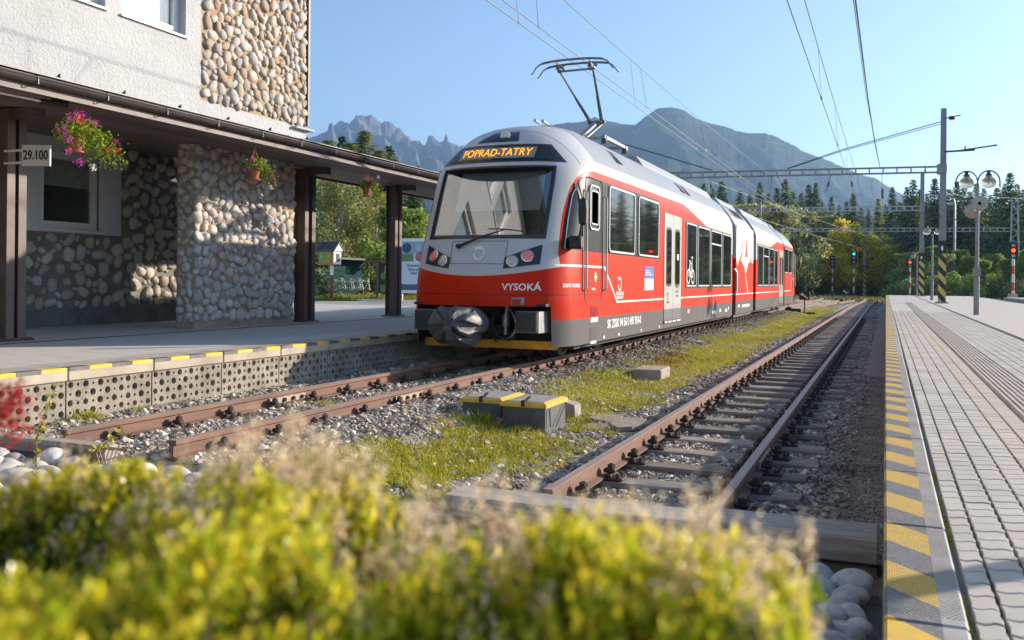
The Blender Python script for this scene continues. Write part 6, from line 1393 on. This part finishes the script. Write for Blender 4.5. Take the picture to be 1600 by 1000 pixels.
for s_ in (-.7, .6): b = MB(); b.box(bx_+s_-.04, bx_+s_+.04, by_+.02, by_+.1, .45, .78); b.build('leg', m_steel, pb)
nb = thing('notice_board', 'dark notice board with green base on a wooden post beside the bicycles', 'notice board', (-19.47, 33.5, .48))
b = MB(); b.box(-19.77, -18.57, 33.5, 33.56, .75, 2.02); b.mi = 1; b.box(-19.72, -18.62, 33.49, 33.5, .78, 1.08); b.mi = 2; b.lathe((-19.57, 33.49, 1.45), [(.15, 0), (.15, -.006), (.001, -.006)], 16, 'Y'); b.build('panel', [m_pvcblack, M('leaf_green', (.08, .25, .05), .5), M('leaf_green', (.08, .25, .05), .5)], nb)
put_text('Pizza', .2, m_sign, 'lettering', nb, lambda u, v: Vector((-19.32+u, 33.48, 1.78+v))); put_text('Penzión', .17, m_sign, 'lettering', nb, lambda u, v: Vector((-19.27+u, 33.48, 1.62+v)))
b = MB(); b.box(-19.93, -19.79, 33.45, 33.6, .45, 2.05); b.build('post', m_bark, nb); b = MB(); b.box(-20.17, -18.47, 33.38, 33.66, 2.05, 2.11); b.build('cap', m_brown, nb)
# bicycles rack: pale frames between the shed and the notice board
for i in range(4):
    cx_ = -24.15+i*.42; t_ = thing('bicycle', ['bicycle with white frame at the left end of the rack', 'second bicycle from the left in the rack', 'third bicycle from the left in the rack', 'bicycle at the right end of the rack beside the notice board'][i], 'bicycle', (cx_, 37, .48), 'bicycles parked beside the shed')
    for dx in (-.35, .35):
        b = MB(); b.tube([(cx_+dx+.31*math.cos(a), 37+.1*i, .80+.31*math.sin(a)) for a in np.linspace(0, 2*math.pi, 17)], .02, 5); b.build('wheel', m_dark, t_)
    b = MB(); z_ = .80; y_ = 37+.1*i
    for p, q in (((-.35, 0), (-.1, .4)), ((-.1, .4), (.28, .42)), ((.35, 0), (.25, .5)), ((-.1, .4), (0, 0)), ((0, 0), (.28, .42)), ((-.35, 0), (0, 0)), ((.15, .55), (.32, .52)), ((-.2, .46), (0, .46))): b.tube([(cx_+p[0], y_, z_+p[1]), (cx_+q[0], y_, z_+q[1])], .022, 5)
    b.build('frame', m_sign, t_)
# brick wall far behind, low dark hedge under it
b = MB(); b.box(-26, -14, 52, 52.3, .4, 3.4); tag(b.build('brick_wall', M('red_brick_far', (.36, .17, .12), .9, col2=(.27, .13, .10), scale=3)), 'brownish-red wall between the trees left of the train', 'wall')
# verge grass by the shed and boards
def gx(n, x0, x1, y0, y1): return rng.uniform(x0, x1, n), rng.uniform(y0, y1, n)
m_verge = leafmat('verge_grass', [(.14, .20, .02), (.24, .26, .03), (.32, .30, .04)], .35)
x, y = gx(26000, -34, -12, 32.0, 38.5); k = (vnoise(x, y, 2.2, 5) > .30)&(y > 33.2-(x+12)*-.0); x, y = x[k], y[k]
grass('verge', 'bright grass verge in front of the shed and the boards', x, y, .06, .20, m_verge, wd=.05, hf=lambda a, c: np.full(len(a), .45))
x = rng.normal(lx, .45, 1500); y = rng.normal(ly, .25, 1500); grass('flower_patch', 'small patch of weeds around the foot of the book box', x, y, .05, .16, m_verge, wd=.03, hf=lambda a, c: np.full(len(a), .48))
x, y = gx(30000, -60, 14, 79, 93); k = (x < 0)|(y > 80)
grass('far_verge', 'yellow-green rough grass before the forest', x[k], y[k], .15, .6, leafmat('rough_grass', [(.16, .17, .03), (.26, .24, .05), (.20, .14, .05)], .3), wd=.12, hf=lambda a, c: np.full(len(a), -.28))
# ------------------------------------------------------------------ masts, gantries
m_mast = M('grey_mast_steel', (.30, .30, .31), .6, col2=(.22, .215, .215), scale=3, metal=.2, bmp=.1)
def hazard():
    m, t, b, o = newmat('mast_hazard_paint'); v = gcoords(t); x, y, z = sep(t, v); s_ = ((z+x*1.2).mod(.62) < .31); c = mixc(t, s_, (.03, .03, .03), (.62, .45, .10)); t.links.new(c, b.inputs['Base Color']); b.inputs['Roughness'].default_value = .6; return m
m_haz = hazard()
def mast(label, x, y, z0, z1, wd, haz=True, hz0=2.2, grp='overhead line masts'):
    t = thing('overhead_line_mast', label, 'mast', (x, y, z0), grp)
    b = MB(); b.prism([(x-wd/2, z0), (x+wd/2, z0), (x+wd*.36, z1), (x-wd*.36, z1)], 'Y', y-wd*.45, y+wd*.45); b.build('pole', m_mast, t)
    for e in (-1, 1): b = MB(); b.prism([(x+e*wd*.38, z0+2.8), (x+e*wd*.5, z0+2.8), (x+e*wd*.4, z1), (x+e*wd*.3, z1)], 'Y', y-wd*.5, y-wd*.45); b.build('flange', m_mast, t)
    if haz:
        b = MB(); b.box(x-wd*.53, x+wd*.53, y-wd*.5, y+wd*.5, z0+.05, z0+hz0); b.mi = 1; b.box(x-wd*.54, x+wd*.54, y-wd*.51, y+wd*.51, z0+hz0, z0+hz0+.6); b.mi = 2; b.box(x-wd*.2, x+wd*.1, y-wd*.52, y-wd*.51, z0+hz0+.15, z0+hz0+.35); b.build('hazard_band', [m_haz, m_pvcblack, m_sign], t)
    b = MB(); b.box(x-wd*.9, x+wd*.9, y-wd*.8, y+wd*.8, z0-.05, z0+.07, .02); b.build('foot', m_conc, t); return t
M1 = mast('nearest and tallest mast with yellow-black stripes on the right-hand platform', 2.40, 46.65, .45, 9.47, .30, True, 2.3)
M2 = mast('second mast along the platform, striped at its foot, carrying the middle gantry', 2.42, 73.8, .45, 9.5, .34, True, 2.6)
mast('mast with a striped foot between the green signal and the platform', -2.4, 118, -.2, 9.35, .36, True, 3.2)
mast('thin mast with a striped foot just right of the train\'s far end', -7.9, 112, -.2, 7.2, .30, True, 3.2)
mast('light mast rising behind the train\'s far car', -9.75, 78, -.2, 8.1, .26, False); mast('short pale mast behind the train\'s roof near the first car end', -10.3, 48.5, -.2, 7.15, .24, False)
def gantry(label, a, b_, h, wd, mat=m_mast, n=24):
    t = thing('overhead_gantry', label, 'gantry', tuple(a)); a, b_ = Vector(a), Vector(b_); bb = MB()
    for dz in (-h/2, h/2):
        for dy in (-wd/2, wd/2): bb.beam(a+Vector((0, dy, dz)), b_+Vector((0, dy, dz)), .05, .05)
    bb.build('chord', mat, t)
    for k in range(n+1):
        p = a.lerp(b_, k/n); b = MB()
        b.beam(p+Vector((0, -wd/2, -h/2)), p+Vector((0, -wd/2, h/2)), .06, .03); b.beam(p+Vector((0, wd/2, -h/2)), p+Vector((0, wd/2, h/2)), .06, .03)
        b.beam(p+Vector((0, -wd/2, h/2)), p+Vector((0, wd/2, h/2)), .04, .03); b.build('strut', mat, t)
    return t
g1 = gantry('nearest steel ladder gantry spanning the tracks from the tallest mast', (-13.5, 46.65, 6.85), (2.25, 46.65, 6.66), .26, .30, n=26)
b = MB(); b.box(2.15, 2.55, 46.4, 46.9, 6.45, 6.9, .02); b.build('end_bracket', m_mast, g1)
g2 = gantry('middle gantry behind the first, ending at the second mast', (-16, 73.8, 7.15), (2.3, 73.8, 6.95), .30, .3, m_steel, n=34)
for xx in (-11.2, 2.3): pass
b = MB(); 
for k in range(10): q = k*.5; b.beam((-6+q, 73.6, 7.0), (-5.5+q, 73.6, 7.12), .04, .04)
b.build('brace', m_steel, g2)
g3 = gantry('farthest thin gantry reaching to the lattice mast', (-12, 95, 6.7), (10.6, 95, 6.45), .30, .3, m_steel, n=40)
lt = thing('lattice_mast', 'tall light-grey lattice mast at the right edge by the red signal', 'mast', (10.9, 95, 0))
for sx_ in (-1, 1):
    for sy_ in (-1, 1): b = MB(); b.tube([(10.9+sx_*.42, 95+sy_*.42, -.2), (10.9+sx_*.24, 95+sy_*.24, 9.2)], .045, 5); b.build('leg', m_steel, lt)
for k in range(18):
    z0, z1 = k*.51, (k+1)*.51; w0, w1 = .42-.18*z0/9.2, .42-.18*z1/9.2; s_ = 1 if k % 2 else -1; b = MB()
    b.tube([(10.9-s_*w0, 95-w0, z0), (10.9+s_*w1, 95-w1, z1)], .025, 4); b.tube([(10.9-s_*w0, 95+w0, z0), (10.9+s_*w1, 95+w1, z1)], .025, 4); b.tube([(10.9-w0, 95-s_*w0, z0), (10.9-w1, 95+s_*w1, z1)], .025, 4); b.build('brace', m_steel, lt)
for lab, x, y, zt, cv in (('pale grey curved-top lamp pole behind the tallest mast', 6.2, 99.5, 10.1, 1),):
    b = MB(); P = [(x, y, 0), (x, y, zt-.9), (x-.12, y, zt-.35), (x-.6, y, zt), (x-1.6, y, zt+.1), (x-2.3, y, zt+.05)]; b.tube(P, [.14, .10, .09, .08, .07, .12], 8); tag(b.build('lamp_pole', m_steel, None, True, loc=(x, y, 0)), lab, 'lamp post')
for lab, x, y, zt in (('thin pole with a small lantern head behind the near globe lamp, left of its pair', 9.0, 118, 9.2), ('thin pole behind the near globe lamp, right of its pair', 10.0, 118, 8.2)):
    t_ = thing('thin_pole', lab, 'pole', (x, y, 0)); b = MB(); b.tube([(x, y, 0), (x, y, zt)], [.16, .12], 8); b.build('pole', m_steel, t_); b = MB(); b.lathe((x, y, zt), [(.15, 0), (.35, .1), (.35, .3), (.1, .6), (.12, .9), (.03, 1.4)], 10); b.build('lantern', m_steel, t_)
# brackets and insulators on the mast
b = MB(); b.tube([(2.45, 46.5, 7.45), (3.7, 46.5, 7.48)], .045, 6); b.tube([(3.1, 46.5, 7.48), (4.6, 46.5, 7.66)], .035, 6); b.tube([(3.3, 46.5, 7.5), (3.3, 46.5, 7.68)], .03, 6); b.lathe((2.75, 46.5, 9.0), [(.02, -.15), (.13, -.1), (.06, -.05), (.14, 0), (.06, .05), (.12, .1), (.02, .15)], 10, 'X'); b.tube([(2.5, 46.5, 9.0), (3.1, 46.5, 9.1)], .03, 5)
b.build('side_bracket', m_darkgrey, M1, True)
# ------------------------------------------------------------------ wires
m_wire = M('overhead_wire', (.09, .095, .10), .5, metal=.5, var=.1)
def wire(label, pts, r, name='overhead_wire', drops=()):
    b = MB(); b.tube(pts, r, 5, cap=False); o = b.build(name, m_wire, None, True, loc=tuple(pts[0])); tag(o, label, 'wire'); return o
def line(label, x, zc, zm, y0, y1, dx, cr=.0085):
    t = thing('overhead_line', label, 'overhead line', (x, y0, zc)); n = 24
    for k, e in enumerate(dx): b = MB(); b.tube([(x+e+.0*i, y0+(y1-y0)*i/n, zc) for i in range(n+1)], cr, 5, cap=False); b.build('contact_wire', m_wire, t, True)
    sag = lambda y: zm-.35*math.sin(math.pi*((y-46.6) % 53.5)/53.5)
    b = MB(); b.tube([(x-.2 if len(dx) > 1 else x-.08, y0+(y1-y0)*i/60, sag(y0+(y1-y0)*i/60)) for i in range(61)], cr, 5, cap=False); b.build('messenger_wire', m_wire, t, True)
    return t, sag
L1, sg1 = line('pair of contact wires and their carrier above the train', TX+.10, 5.235, 6.62, -5, 72, (-.10, .11))
for y, e in ((12.9, -.10), (13.2, .11), (19.9, -.10), (20.1, .11), (27, -.10), (27.4, .11), (35, 0), (42, 0)):
    b = MB(); b.tube([(TX+.10+e, y, 5.235), (TX-.1, y-.1 if e < 0 else y+.6, sg1(y))], .005, 4); b.mi = 1; b.lathe((TX+.10+e, y, 5.24), [(.008, -.02), (.022, 0), (.008, .05)], 6); b.build('dropper', [m_wire, m_tframe], L1)
L2, sg2 = line('contact wire and carrier above the empty track', -1.31, 5.25, 6.72, -3, 72, (0,))
for y in (20.5, 27.6, 35, 42): b = MB(); b.tube([(-1.31, y, 5.25), (-1.39, y, sg2(y))], .005, 4); b.mi = 1; b.box(-1.33, -1.29, y-.03, y+.03, 5.24, 5.3); b.build('dropper', [m_wire, m_wire], L2)
wire('thick twin feeder cable running down towards the right end of the gantry', [(-.62, 4, 6.35), (-.50, 26.8, 6.4), (-.42, 35, 6.40), (-.30, 44, 6.6), (-.30, 46.4, 6.8)], .016)
wire('thin cable hanging beside the thick feeder cable', [(-.66, 4, 6.42), (-.54, 26.8, 6.43), (-.30, 46.4, 6.84)], .008)
for i, (x, yy, dz, dx) in enumerate(((-.22, 46.6, -1.9, .05), (-2.5, 46.6, -.9, -.25), (-1.6, 46.6, -1.0, .1), (-8.3, 46.6, -.8, .1), (-5.0, 46.6, -.95, .5))):
    b = MB(); b.tube([(x, yy, 6.6), (x+dx*.4, yy, 6.6+dz*.4)], .02, 5); b.tube([(x+dx*.4, yy, 6.6+dz*.4), (x+dx*.6, yy, 6.6+dz*.65)], .05, 6); b.tube([(x+dx*.6, yy, 6.6+dz*.65), (x+dx, yy, 6.6+dz)], .014, 5); b.build('hanging_insulator', m_wire, g1)
wire('upper guy cable from the tallest mast down to the gantry', [(2.3, 46.5, 8.85), (-2.0, 46.5, 7.75), (-4.5, 46.5, 6.95)], .022); wire('lower guy cable from the tallest mast down to the gantry', [(2.3, 46.5, 8.75), (-2.0, 46.5, 7.68), (-4.5, 46.5, 6.92)], .016)
wire('dark cable slanting down to the gantry behind the pantograph', [(-13.5, 46.2, 8.75), (-10.8, 46.2, 7.85), (-8.2, 46.4, 6.98)], .026)
wire('cable from the mast bracket out to the right', [(4.6, 46.5, 7.66), (6.0, 52, 7.2), (9.5, 60, 6.2), (20, 80, 6.4)], .014)
wire('level cable behind the globe lamp', [(2.4, 46.6, 5.5), (12, 60, 5.9)], .016); wire('sloping cable from the tallest mast rising to the right', [(2.5, 46.6, 4.2), (6, 46, 5.1), (12, 45, 6.4)], .02)
for i, (y, z, x0, x1) in enumerate(((73.8, 5.6, -12, 2), (95, 5.3, -11, 10), (60, 5.35, -9, 2.3), (80, 5.4, -10, 4), (88, 4.9, -10, 8))):
    wire(['thin cross wire under the middle gantry', 'thin cross wire under the farthest gantry', 'cross wire between the first and the middle gantry', 'cross wire just beyond the middle gantry', 'lowest far cross wire'][i], [(x0, y, z+.3), ((x0+x1)/2, y, z), (x1, y, z+.25)], .016)
for i, (a, c) in enumerate((((-5.1, 46, 5.25), (-16, 125, 5.3)), ((-5.2, 46, 6.5), (-15, 125, 6.5)), ((-1.3, 72, 5.25), (2, 130, 5.2)), ((-8.2, 46.6, 5.3), (-3, 100, 5.2)), ((-8.2, 46.6, 6.4), (-2, 100, 6.3)))): wire(['contact wire bending left beyond the gantry', 'carrier wire bending left beyond the gantry', 'contact wire beyond the middle gantry over the empty track', 'contact wire crossing from left to right beyond the train', 'carrier wire crossing from left to right beyond the train'][i], [a, Vector(a).lerp(Vector(c), .5)+Vector((0, 0, -.1)), c], .012)
# ------------------------------------------------------------------ globe lamps
m_globe_ = bpy.data.materials.new('lamp_globe'); m_globe_.use_nodes = True
_b = m_globe_.node_tree.nodes['Principled BSDF']; _b.inputs['Base Color'].default_value = (.85, .78, .62, 1); _b.inputs['Transmission Weight'].default_value = .72; _b.inputs['Roughness'].default_value = .12; _b.inputs['IOR'].default_value = 1.12
def globe_lamp(label, x, y, z0, speaker=True):
    t = thing('globe_street_lamp', label, 'street lamp', (x, y, z0), 'twin globe lamps on the platform')
    b = MB(); b.tube([(x, y, z0), (x, y, z0+1.08), (x, y, z0+1.10), (x, y, z0+3.75)], [.082, .078, .058, .045], 10); b.build('pole', m_mast, t, True)
    b = MB(); b.box(x-.10, x+.10, y-.12, y+.09, z0+1.12, z0+1.36, .01); b.build('connection_box', m_mast, t)
    for sg in (-1, 1):
        b = MB(); R0 = .285; cx = x+sg*R0; P = [(x, y, z0+3.6)]+[(cx-sg*R0*math.cos(a), y, z0+3.82+R0*math.sin(a)*1.15) for a in np.linspace(0, math.pi*1.0, 12)]+[(cx+sg*R0, y, z0+3.66)]
        b.tube(P, .020, 7); b.tube([(cx, y, z0+4.14), (cx, y, z0+4.02)], .03, 8); b.build('arm', m_dark, t, True)
        b = MB(); b.lathe((cx, y, z0+3.86), [(.07, .16), (.10, .10), (.17, .04), (.20, -.04), (.19, -.12), (.13, -.19), (.03, -.215)], 20); gl = b.build('globe', m_globe_, t, 'all')
        b = MB(); b.lathe((cx, y, z0+3.86), [(.05, .27), (.06, .2), (.095, .16), (.07, .13), (.035, .10), (.03, -.05), (.01, -.08)], 14); b.build('lamp_cap', m_darkgrey, gl, True)
    if speaker:
        b = MB(); b.lathe((x+.02, y-.30, z0+3.18), [(.215, -.10), (.21, -.08), (.13, .02), (.06, .10), (.05, .2)], 22, 'Y'); b.lathe((x+.02, y-.2, z0+3.18), [(.05, -.2), (.045, .05), (.02, .06)], 12, 'Y'); b.mi = 1; b.lathe((x+.02, y-.36, z0+3.18), [(.065, 0), (.06, .1), (.01, .11)], 12, 'Y'); sp = b.build('loudspeaker', [M('cream_speaker', (.40, .36, .31), .5), m_dark], t, True)
        b = MB(); b.lathe((x-.10, y+.28, z0+3.02), [(.22, .10), (.215, .08), (.11, -.02), (.05, -.10)], 22, 'Y'); b.build('loudspeaker', M('cream_speaker', (.40, .36, .31), .5), t, True)
    return t
globe_lamp('near twin-globe lamp with a loudspeaker on the right-hand platform', 2.42, 29.4, .45); globe_lamp('distant twin-globe lamp behind the striped mast', 2.38, 56, .45, False)
globe_lamp('farthest twin-globe lamp, tiny between the two striped masts', 2.4, 84, -.1, False) 
# lamp outside the frame to the right, whose shadow falls across the near pavement
globe_lamp('twin-globe lamp standing outside the right edge', 2.42, 5.2, .45, False)
# ------------------------------------------------------------------ signals
m_redl = emit('red_signal_light', (1, .06, .01), 2.4); m_teall = emit('green_signal_light', (.02, .55, .50), 1.6); m_off = M('unlit_lens', (.5, .5, .5), .2, var=.3, scale=30); m_sbk = M('signal_black', (.015, .015, .017), .6)
m_rw_ = None
def redwhite():
    m, t, b, o = newmat('red_white_pole'); v = gcoords(t); z = sep(t, v)[2]; c = mixc(t, z.mod(1.0) < .5, (.68, .68, .66), (.50, .05, .03)); t.links.new(c, b.inputs['Base Color']); return m
m_rwp = redwhite()
def signal(label, x, y, z0, z1, lights, hh, wd):
    t = thing('railway_signal', label, 'railway signal', (x, y, z0)); r = wd*.16
    b = MB(); b.tube([(x, y, z0), (x, y, z1-hh)], r, 8); b.build('post', m_rwp, t); b = MB(); b.box(x-wd*.5, x+wd*.5, y-.02, y+wd*.4, z1-hh, z1, .03); b.build('signal_head', m_sbk, t)
    n = len(lights)
    for k, m_ in enumerate(lights):
        z = z1-hh*(k+.6)/(n+.2); b = MB(); b.lathe((x, y-.04, z), [(wd*.22, 0), (wd*.22, -.02), (.005, -.05)], 14, 'Y'); b.build('lens', m_, t); b = MB(); b.lathe((x, y-.03, z), [(wd*.27, 0), (wd*.27, -wd*.5), (wd*.25, -wd*.5), (wd*.25, 0)], 12, 'Y')
        b2 = MB(); b2.box(x-wd*.27, x+wd*.27, y-.03-wd*.5, y-.03, z+wd*.25, z+wd*.29); b2.build('hood', m_sbk, t)
    b = MB(); b.box(x-wd*.5, x+wd*.5, y-wd*.4, y+wd*.4, z0-.1, z0+.2, .02); b.build('foot', m_conc, t); return t
signal('unlit three-lamp signal on a red and white post, left of the green one', -5.55, 108, -.2, 4.42, [m_off, m_off, m_off], 1.18, .55)
signal('signal showing green on a red and white post', -3.25, 106, -.2, 4.85, [m_teall, m_off, m_off], 1.4, .62)
signal('signal showing red between the two striped masts', 1.95, 88, .1, 3.75, [m_off, m_redl, m_off], .92, .48)
signal('signal showing red on the low plinth at the right edge', 7.05, 62, .62, 3.9, [m_off, m_redl, m_off, m_off][0:3], .98, .50)
def indicator(label, x, y, z, s_):
    t = thing('point_indicator', label, 'point indicator', (x, y, z)); b = MB(); b.tube([(x, y, z), (x, y, z+.75*s_)], .03*s_, 7); b.build('post', m_iron, t)
    b = MB(); b.box(x-.24*s_, x+.24*s_, y-.12*s_, y+.12*s_, z+.68*s_, z+1.08*s_, .02); b.lathe((x, y, z+1.08*s_), [(.05*s_, 0), (.07*s_, .05*s_), (.02*s_, .1*s_)], 8); b.build('lantern_box', m_sbk, t)
    b = MB(); b.prism([(x-.17*s_, z+1.0*s_), (x-.02*s_, z+1.0*s_), (x-.06*s_, z+.95*s_), (x+.17*s_, z+.78*s_), (x+.12*s_, z+.73*s_), (x-.10*s_, z+.91*s_), (x-.15*s_, z+.87*s_)], 'Y', y-.13*s_, y-.122*s_); b.build('arrow', m_sign, t)
    b = MB(); b.box(x-.9*s_, x-.15*s_, y-.15, y+.2, z-.02, z+.26*s_, .04); b.lathe((x-.7*s_, y, z+.2*s_), [(.18*s_, -.1), (.2*s_, .05), (.1*s_, .14)], 12); b.box(x-.1, x+.5*s_, y-.1, y+.15, z-.02, z+.1, .02); b.build('point_machine', m_iron, t)
indicator('near point indicator with a white arrow beside the train\'s far end', -3.56, 45.3, -.15, 1.0); indicator('distant point indicator in front of the signals', -3.0, 78, -.15, .95)
# ------------------------------------------------------------------ the hedge in front of the lens
rh = np.random.default_rng(5)
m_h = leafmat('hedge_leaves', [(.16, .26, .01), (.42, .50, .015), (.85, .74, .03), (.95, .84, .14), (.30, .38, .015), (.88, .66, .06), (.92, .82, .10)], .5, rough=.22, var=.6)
m_hd = leafmat('shade_dark_hedge_leaves', [(.07, .13, .01), (.18, .25, .012), (.36, .40, .02)], .35, var=.6)  # darker leaf colours stand for shade inside and down the hedge
m_dry = leafmat('dry_pinkish_flower_heads', [(.95, .74, .46), (.97, .86, .60), (.88, .58, .34), (.97, .92, .72)], .4, var=.35)
m_twig = M('hedge_twigs', (.20, .12, .08), .8)
hedge = thing('hedge', 'out-of-focus yellow-green hedge with dry pinkish flower heads across the foreground', 'hedge', (-.5, .4, -.2))
HK = .45
def htop(x, y):
    """height of the hedge's top over its plan"""
    X_, Y_ = np.asarray(x)/HK, np.asarray(y)/HK
    e = np.interp(X_, [-2.6, -1.4, -.85, -.55, -.30, -.17, -.09, -.05], [.80, .835, .94, .955, .925, .905, .855, .70])
    return 1.3-(1.3-(e+(vnoise(X_, Y_, .20, 61)-.5)*.20+(vnoise(X_, Y_, .06, 62)-.5)*.07))*HK
NS = 6500
X = (-.075-rh.random(NS)*2.5)*HK; Yp = rh.uniform(.50, 1.26, NS)*HK
kk = vnoise(X/HK, Yp/HK, .11, 71)*.65+vnoise(X/HK, Yp/HK, .045, 72)*.35 > .40; X, Yp = X[kk], Yp[kk]; NS = len(X)
def shoots(name, X, Yp, off, per, ls, mat, seed, hl=(.014, .036)):
    r = np.random.default_rng(seed); n = len(X); T = htop(X, Yp)+off; L = r.uniform(*hl, n); lean = r.normal(0, .25, (n, 2))
    u = np.tile(np.linspace(0, 1, per), n); idx = np.repeat(np.arange(n), per)
    P = np.stack([X[idx]+lean[idx, 0]*L[idx]*u, Yp[idx]+lean[idx, 1]*L[idx]*u, T[idx]-L[idx]*(1-u)], 1)
    a = u*per*2.4+r.uniform(0, 6.3, n)[idx]; e = r.uniform(.1, 1.1, len(a))+u*.6
    d = np.stack([np.cos(a)*np.cos(e), np.sin(a)*np.cos(e), np.sin(e)], 1); s_ = np.stack([-np.sin(a), np.cos(a), 0*a], 1); S = r.uniform(.7, 1.25, len(a))*ls
    B = np.stack([P, P+d*(S*.5)[:, None]+s_*(S*.27)[:, None], P+d*S[:, None], P+d*(S*.5)[:, None]-s_*(S*.27)[:, None]], 1)
    return np_mesh(name, B.reshape(-1, 3), np.arange(len(a)*4).reshape(-1, 4), mat, False, hedge)
shoots('foliage', X, Yp, 0, 12, .0078, m_h, 1)
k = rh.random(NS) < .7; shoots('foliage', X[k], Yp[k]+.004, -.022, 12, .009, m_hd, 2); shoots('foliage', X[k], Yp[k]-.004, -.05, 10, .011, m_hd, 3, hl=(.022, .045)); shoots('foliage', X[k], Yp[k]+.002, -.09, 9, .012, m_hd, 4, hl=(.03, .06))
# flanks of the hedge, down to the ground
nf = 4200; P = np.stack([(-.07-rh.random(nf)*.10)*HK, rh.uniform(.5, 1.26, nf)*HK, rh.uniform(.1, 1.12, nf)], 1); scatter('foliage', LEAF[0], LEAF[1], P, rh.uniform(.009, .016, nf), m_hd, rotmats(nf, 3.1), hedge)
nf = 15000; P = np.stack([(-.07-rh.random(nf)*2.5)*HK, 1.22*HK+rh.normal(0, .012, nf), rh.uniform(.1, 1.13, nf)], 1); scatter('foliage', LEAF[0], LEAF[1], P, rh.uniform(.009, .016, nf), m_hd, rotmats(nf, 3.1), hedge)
# dry flower heads standing above the leaves
nh = 700; hx = (-.08-rh.random(nh)*2.4)*HK; hy_ = np.clip(1.27-np.abs(rh.normal(0, .16, nh)), .5, 1.28)*HK; hz_ = htop(hx, hy_)+rh.uniform(-.010, .036, nh)-np.where(hx/HK < -1.0, .022, np.where(hx/HK > -.5, .010, 0))
per = 34; idx = np.repeat(np.arange(nh), per); dv = rh.normal(size=(nh*per, 3))*np.array([.0028, .0028, .006]); P = np.stack([hx, hy_, hz_], 1)[idx]+dv
scatter('dry_flower_heads', LEAF[0], LEAF[1], P, rh.uniform(.002, .0045, nh*per), m_dry, rotmats(nh*per, 3.1), hedge)
b = MB()
for i in range(nh): b.tube([(hx[i]+.002, hy_[i], hz_[i]-.06), (hx[i], hy_[i], hz_[i])], .0005, 3, cap=False)
for i in range(500): x_ = (-.09-rh.random()*2.4)*HK; y_ = rh.uniform(.5, 1.25)*HK; b.tube([(x_+rh.normal()*.02, y_, .6), (x_, y_, float(htop(x_, y_))-.02)], .0011, 3, cap=False)
b.build('twigs', m_twig, hedge, fix=False)
b = MB(); b.box(-1.22, -.045, .19, .545, -.3, .98); b.build('hedge_core', M('dark_hedge_fill', (.035, .03, .02), .95, bmp=.8, bscale=30), hedge)  # solid dark filling that closes the inside of the hedge
# ferny yellow shoots and a red flower at the left edge
def shoot(label, pts, mat, n, ls, cat='plant'):
    t = thing('wild_shoot', label, cat, tuple(pts[0])); b = MB(); b.tube(pts, [.003, .002, .001][:len(pts)], 5); b.build('stem', m_twig, t)
    P = []; A = []
    for k in range(n):
        u = (k+1)/n; i = min(int(u*(len(pts)-1)), len(pts)-2); q = Vector(pts[i]).lerp(Vector(pts[i+1]), u*(len(pts)-1)-i); P.append(q)
    P = np.array(P); scatter('leaves', LEAF[0], LEAF[1], P, rh.uniform(.7, 1.2, n)*ls, mat, rotmats(n, 1.6), t); return t
m_ys = leafmat('golden_fern', [(.60, .48, .04), (.48, .45, .05), (.66, .55, .12)], .5)
shoot('golden ferny shoot leaning right at the left edge', [(-2.62, 2.22, .55), (-2.60, 2.2, .76), (-2.50, 2.19, .95)], m_ys, 60, .022)
shoot('lower golden ferny shoot over the pale cobbles', [(-2.56, 2.23, .52), (-2.46, 2.24, .68), (-2.33, 2.29, .79)], m_ys, 70, .024)
shoot('thin yellowish grass stalk in front of the grey cobbles', [(-.30, 2.69, .28), (-.285, 2.695, .42), (-.25, 2.706, .57)], leafmat('ripe_grass', [(.50, .42, .12), (.60, .50, .2)], .4), 44, .014)
nr = 420; P = np.array([-.80, .645, 1.168])+rh.normal(size=(nr, 3))*np.array([.011, .010, .017]); rf = scatter('red_flower', LEAF[0], LEAF[1], P, rh.uniform(.004, .008, nr), leafmat('deep_red_petals', [(.42, .02, .02), (.6, .06, .05), (.35, .03, .05)], .4), rotmats(nr, 3.1)); tag(rf, 'blurred deep red flower at the left edge above the hedge', 'flower')
